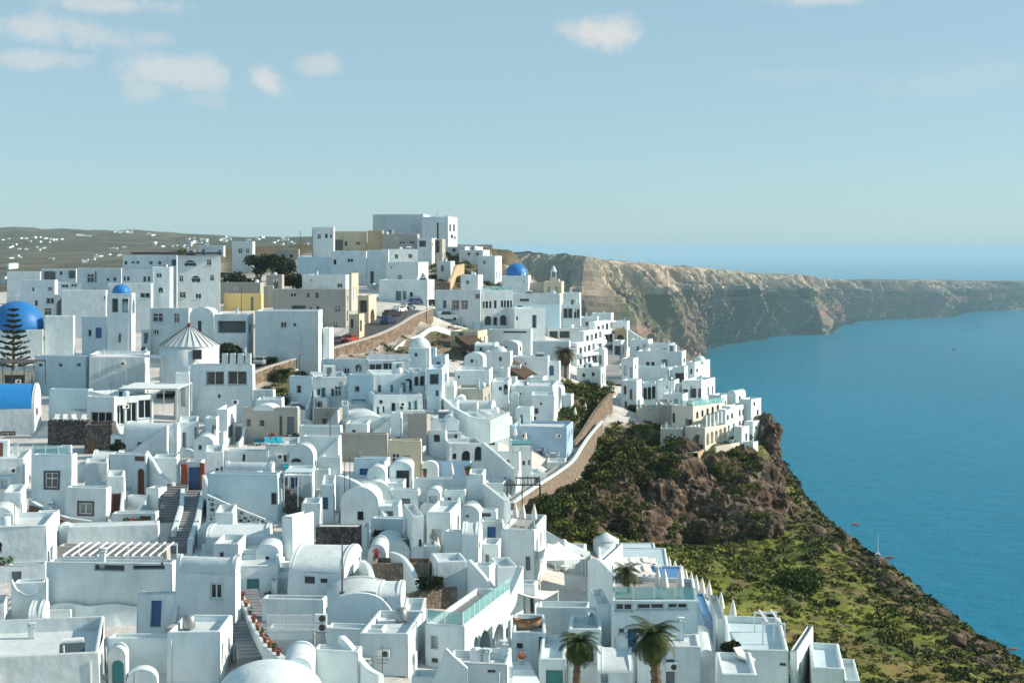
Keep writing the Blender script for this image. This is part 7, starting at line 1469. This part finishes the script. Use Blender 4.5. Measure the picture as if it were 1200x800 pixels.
boat('upper of three small orange boats on the bay', 1003, 615, 'redpaint', 7.5); boat('white sailing boat with tall bare mast', 1029, 652, 'carwhite', 12, 20, 1.4); boat('orange boat beside the white sailing boat', 1042, 654, 'redpaint', 7.5, 0, .1); boat('lowest orange boat near the picture corner', 1187, 761, 'redpaint', 6); boat('tiny dark speedboat far out with a pale wake', 1118, 410, 'cardark', 12, 0, 2.6)
# ---- distant houses (too small to show parts)
NF = 0
def far_box(x, y, z, w_, d_, h, lb, grp):
    v, f = box(-w_ / 2, w_ / 2, -d_ / 2, d_ / 2, -4, h); o = mesh('distant_house', v, f, 'w'); o.location = (x, y, z); o.rotation_euler = (0, 0, rng.uniform(-.5, .5)); tag(o, lb, 'house', grp); return o
HB = BVHTree.FromPolygons(np.stack([HX, HY, HZ], -1).reshape(-1, 3).tolist(), (lambda i: np.stack([i[:-1, :-1], i[:-1, 1:], i[1:, 1:], i[1:, :-1]], -1).reshape(-1, 4).tolist())(np.arange(HX.size).reshape(HX.shape)))
clus = [(40, 281, 22, 3, 26), (20, 290, 14, 3, 8), (45, 292, 14, 2, 10), (30, 302, 20, 3, 6), (64, 303, 4, 2, 3), (105, 277, 10, 1, 8), (145, 273, 12, 1.5, 16), (175, 276, 6, 1, 6), (135, 292, 10, 2, 8), (115, 302, 10, 3, 9), (138, 299, 6, 3, 6), (185, 286, 8, 3, 6), (232, 283, 16, 3, 26), (260, 281, 14, 2.5, 18), (215, 290, 14, 3, 10), (310, 281, 12, 3, 14), (335, 278, 12, 3, 18), (340, 286, 14, 4, 12), (12, 332, 12, 2, 5), (10, 315, 10, 2, 5), (90, 308, 10, 3, 4), (300, 290, 10, 3, 6), (420, 287, 8, 2, 4), (575, 296, 8, 1, 8)]
CN = ['village cluster below the rounded left hill', 'left slope under the village cluster', 'group right of the lower left slope', 'pale fields at the left edge', 'lone spot above the skyline pine', 'ridge right of the rounded hill', 'ridge summit between the left hills', 'short ridge end right of the summit', 'middle fields above the white wing', 'fields above the blue-white row', 'fields left of the dark roof slab', 'slope above the three-storey building', 'dense village above the dark roof slab', 'dense village end near skyline trees', 'near fields above the roof slab', 'skyline left of the tall tree', 'skyline between tree and masts', 'slope below the skyline masts', 'left edge beside the far pine', 'left edge above the far pine', 'open field above low white roofs', 'gap behind the tallest dark tree', 'gap beside the beige hilltop flats', 'skyline right of the hilltop tower']
for (cx, cy, sx_, sy_, n), cn in zip(clus, CN):
    for k in range(max(2, int(n * .6))):
        h_ = HB.ray_cast(CAM0, ray(cx + rng.normal() * sx_ * .6, cy + rng.normal() * sy_ * .6))
        if h_[0] is None: continue
        p = h_[0]; s_ = p.y / F; far_box(p.x, p.y, p.z, rng.uniform(2.2, 5.5) * s_, rng.uniform(5, 9), rng.uniform(1.3, 2.4) * s_ if p.y > 1200 else rng.uniform(2.5, 4), 'tiny far white house, ' + cn, 'distant houses, ' + cn)
for k in range(46):
    i = int(rng.choice([rng.integers(40, 330), rng.integers(330, 620), rng.integers(730, 830)])); x, y, z = CX[i, 4], CY[i, 4], CZ[i, 4]; s_ = y / F
    far_box(x, y + 5, z - 1, rng.uniform(1.5, 4) * s_, 9, rng.uniform(.6, 1.5) * s_, 'tiny white house on the far cliff rim', 'distant houses on the cliff rim')
# ------------------------------------------------------------ rocks of the headland
q = nodes('rock')
ra = q.mix(q.rmp(q.noise(.35, 8, .7), .36, .64), (.05, .038, .03), (.20, .145, .10)); rb_ = q.mix(q.rmp(q.noise(.7, 8, .75), .52, .66), ra, (.36, .31, .26)); rc = q.mix(q.rmp(q.noise(.22, 5), .55, .68), rb_, (.15, .09, .06)); q.col(rc); q.bump(q.noise(2.2, 8, .75), 1, .5)
def rock(px, py, rx, ry, rz, d=None, sub=5, back=None):
    h_ = land_hit(px, py); dd = d or (h_.y if h_ else 270); c = P(px, py, dd); c.y += ry * .3 if back is None else back
    bm = bmesh.new(); bmesh.ops.create_icosphere(bm, subdivisions=sub, radius=1); k = min(1.0, max(.3, rz / 4))
    for v in bm.verts:
        n_ = v.co.normalized(); p = Vector((n_.x * rx, n_.y * ry, n_.z * rz)); w_ = c + p; ws = Vector((w_.x, w_.y, w_.z * .7 + w_.x * .25))
        a = noise.fractal(w_ * .13, 1.0, 2.1, 4); r_ = noise.ridged_multi_fractal(ws * .23, .85, 2.2, 6, 1.0, 2.0); cl = noise.cell(ws * .75) * .35 + noise.cell(ws * 1.7) * .18
        v.co = p * (1 + a * .30) + n_ * (k * ((r_ - 1.1) * 1.15 + cl))
    me = bpy.data.meshes.new('cliff_rock'); bm.to_mesh(me); bm.free(); me.materials.append(q.m); o = link(bpy.data.objects.new('cliff_rock', me)); o.location = c; struct(o)
for a in ((897, 527, 2.7, 5, 6.0, 288), (901, 556, 2.6, 5, 6, 287), (890, 583, 4.5, 5, 6), (872, 566, 4.2, 4, 5.5), (866, 598, 5.5, 5, 5), (842, 604, 5, 5, 4.5), (848, 572, 4.5, 4, 5), (826, 582, 4, 4, 5), (812, 600, 5, 5, 6), (788, 590, 6, 5, 7.5), (764, 606, 6, 5, 6), (738, 596, 6, 5, 6.5), (752, 562, 5, 5, 5), (714, 590, 5.2, 5, 5), (704, 616, 6, 5, 4.5), (680, 604, 4.6, 4, 3.8), (658, 620, 4.2, 4, 3), (736, 630, 6, 5, 3.5), (800, 634, 5.5, 4, 3.5), (794, 548, 4, 4, 4), (730, 552, 4, 4, 4), (702, 570, 3.4, 4, 3), (646, 612, 3, 3, 2.2), (880, 620, 4.5, 4, 3), (850, 632, 4, 3, 2.6), (910, 596, 3, 3, 3)):
    rock(*a)
for k in range(44):
    t_ = k / 43; px = 912 + 288 * t_ + rng.uniform(-6, 6); py = np.interp(px, [910, 925, 970, 1010, 1050, 1090, 1140, 1190, 1250], [575, 580, 617, 647, 677, 707, 747, 782, 823]) + rng.uniform(-1, 26); h_ = land_hit(px, py)
    if h_: s_ = rng.uniform(.35, 1.0); rock(px, py, rng.uniform(.8, 1.8) * s_, rng.uniform(.8, 1.6) * s_, rng.uniform(.5, 1.1) * s_, h_.y, 4, .3)
# ------------------------------------------------------------ scrub on the slope, grass tufts
def scatter(n, xr, yr, cond):
    X = rng.uniform(*xr, n); Y = rng.uniform(*yr, n); k = cond(X, Y); X, Y = X[k], Y[k]; Z = np.array([(TB.ray_cast(Vector((x, y, CAMZ + 100)), Vector((0, 0, -1)))[0] or Vector((0, 0, 0))).z for x, y in zip(X, Y)]); return X, Y, Z
def scrub(name, label, X, Y, Z, rad, tone, per, leaf, m='shrubs', sq=.62):
    n = len(X); d = rng.normal(size=(n, per, 3)); d /= np.linalg.norm(d, axis=2)[:, :, None]; d[:, :, 2] = abs(d[:, :, 2]); k = rng.uniform(.45, 1, (n, per, 1))
    pos = d * k * rad[:, None, None] * np.array([1, 1, sq]) + np.stack([X, Y, Z - .05], 1)[:, None, :]
    sz = np.repeat(leaf * rad, per); V, Q = leaves(pos.reshape(-1, 3), sz); t_ = np.clip(np.repeat(tone, per) + rng.normal(0, .07, n * per), 0, 1)
    return struct(np_mesh(name, V, Q, m, None, t_), 'stuff', label)
outside = lambda X, Y: ~inside(TOWN, X, Y) & (X < 78)
X, Y, Z = scatter(6200, (2, 78), (112, 330), outside)
pt = fbm(X / 14, Y / 14, 3, 77); lim = fbm(X / 5, Y / 5, 3, 78)
k = lim > .5; X, Y, Z, pt = X[k], Y[k], Z[k], pt[k]; rim = sstep(38, 60, X) * sstep(140, 230, Y)
tone = np.clip(.14 + .95 * (pt - .3) - .32 * rim + rng.normal(0, .1, len(X)), 0, .72); odd = rng.uniform(size=len(X)); tone = np.where(odd > .93, .85, tone)
scrub('scrub', 'low green and brown scrub covering the caldera slope', X, Y, Z, rng.uniform(.3, 1.0, len(X)) ** 1.3 * 1.25, tone, 50, .24)
X, Y, Z = scatter(15000, (2, 74), (112, 300), outside); k = fbm(X / 8, Y / 8, 3, 91) > .36; X, Y, Z = X[k], Y[k], Z[k]
scrub('grass', 'bright tufts of grass between the scrub', X, Y, Z, rng.uniform(.2, .5, len(X)), np.clip(.56 + rng.normal(0, .1, len(X)), .36, .75), 22, .34, sq=.5)
X, Y, Z = scatter(3800, (36, 70), (135, 330), outside); k = rng.uniform(size=len(X)) < sstep(38, 54, X); X, Y, Z = X[k], Y[k], Z[k]
scrub('rim_scrub', 'dark dry scrub along the seaward rim of the slope', X, Y, Z, rng.uniform(.25, .85, len(X)), np.clip(.16 + rng.normal(0, .12, len(X)) + .6 * (rng.uniform(size=len(X)) > .8), 0, 1), 42, .25)
# plants growing on the rock faces and gardens
gp = []
for (px0, px1, py0, py1, n, r0, r1, tn) in ((690, 790, 495, 560, 330, .4, 1.3, .3), (630, 760, 555, 640, 330, .3, 1.0, .22), (760, 800, 510, 560, 60, .4, 1.2, .35), (836, 890, 528, 580, 110, .3, 1.0, .5), (658, 716, 448, 490, 260, .6, 1.6, .3), (655, 690, 486, 515, 90, .5, 1.2, .3), (500, 590, 298, 338, 240, .5, 1.6, .22), (310, 545, 380, 460, 420, .3, .9, .3), (780, 900, 600, 665, 160, .3, 1.0, .35), (200, 260, 288, 300, 30, .8, 2, .2), (640, 700, 610, 640, 60, .4, 1.0, .4), (838, 870, 524, 534, 12, .5, .9, .35)):
    for _ in range(n): gp.append((rng.uniform(px0, px1), rng.uniform(py0, py1), rng.uniform(r0, r1), tn + rng.normal(0, .14)))
for _ in range(240):
    py = rng.uniform(505, 600); gp.append((np.interp(py, [446, 468, 490, 512, 526, 545, 559, 577, 597], [725, 722, 712, 694, 684, 672, 655, 628, 600]) + rng.uniform(10, 34), py + rng.uniform(8, 24), rng.uniform(.4, 1.1), .26 + rng.normal(0, .12)))
RV = []; RF = []
for o in C.objects:
    if o.name.startswith('cliff_rock'):
        b0 = len(RV); RV += [(v.co + o.location)[:] for v in o.data.vertices]; RF += [[i + b0 for i in p.vertices] for p in o.data.polygons]
RB = BVHTree.FromPolygons(RV, RF); res = []
for px, py, r_, tn in gp:
    if 480 < py < 600 and px > 600 and px < np.interp(py, [446, 468, 490, 512, 526, 545, 559, 577, 597], [725, 722, 712, 694, 684, 672, 655, 628, 600]) + 9 and not (655 < px < 700 and py < 515): continue
    dr = ray(px, py); hs = [h for h in (RB.ray_cast(CAM0, dr), TB.ray_cast(CAM0, dr), B.ray_cast(CAM0, dr)) if h[0] is not None]
    if not hs: continue
    h_ = min(hs, key=lambda h: h[3]); hb_ = B.ray_cast(CAM0, dr)
    if hb_[0] is not None and hb_[3] <= h_[3] + .01: continue
    res.append((*h_[0], r_, tn))
res = np.array(res); scrub('rock_plants', 'tufted bushes clinging to the rocks and garden banks', res[:, 0], res[:, 1], res[:, 2] - .1, res[:, 3], np.clip(res[:, 4], 0, .95), 75, .2, sq=.75)
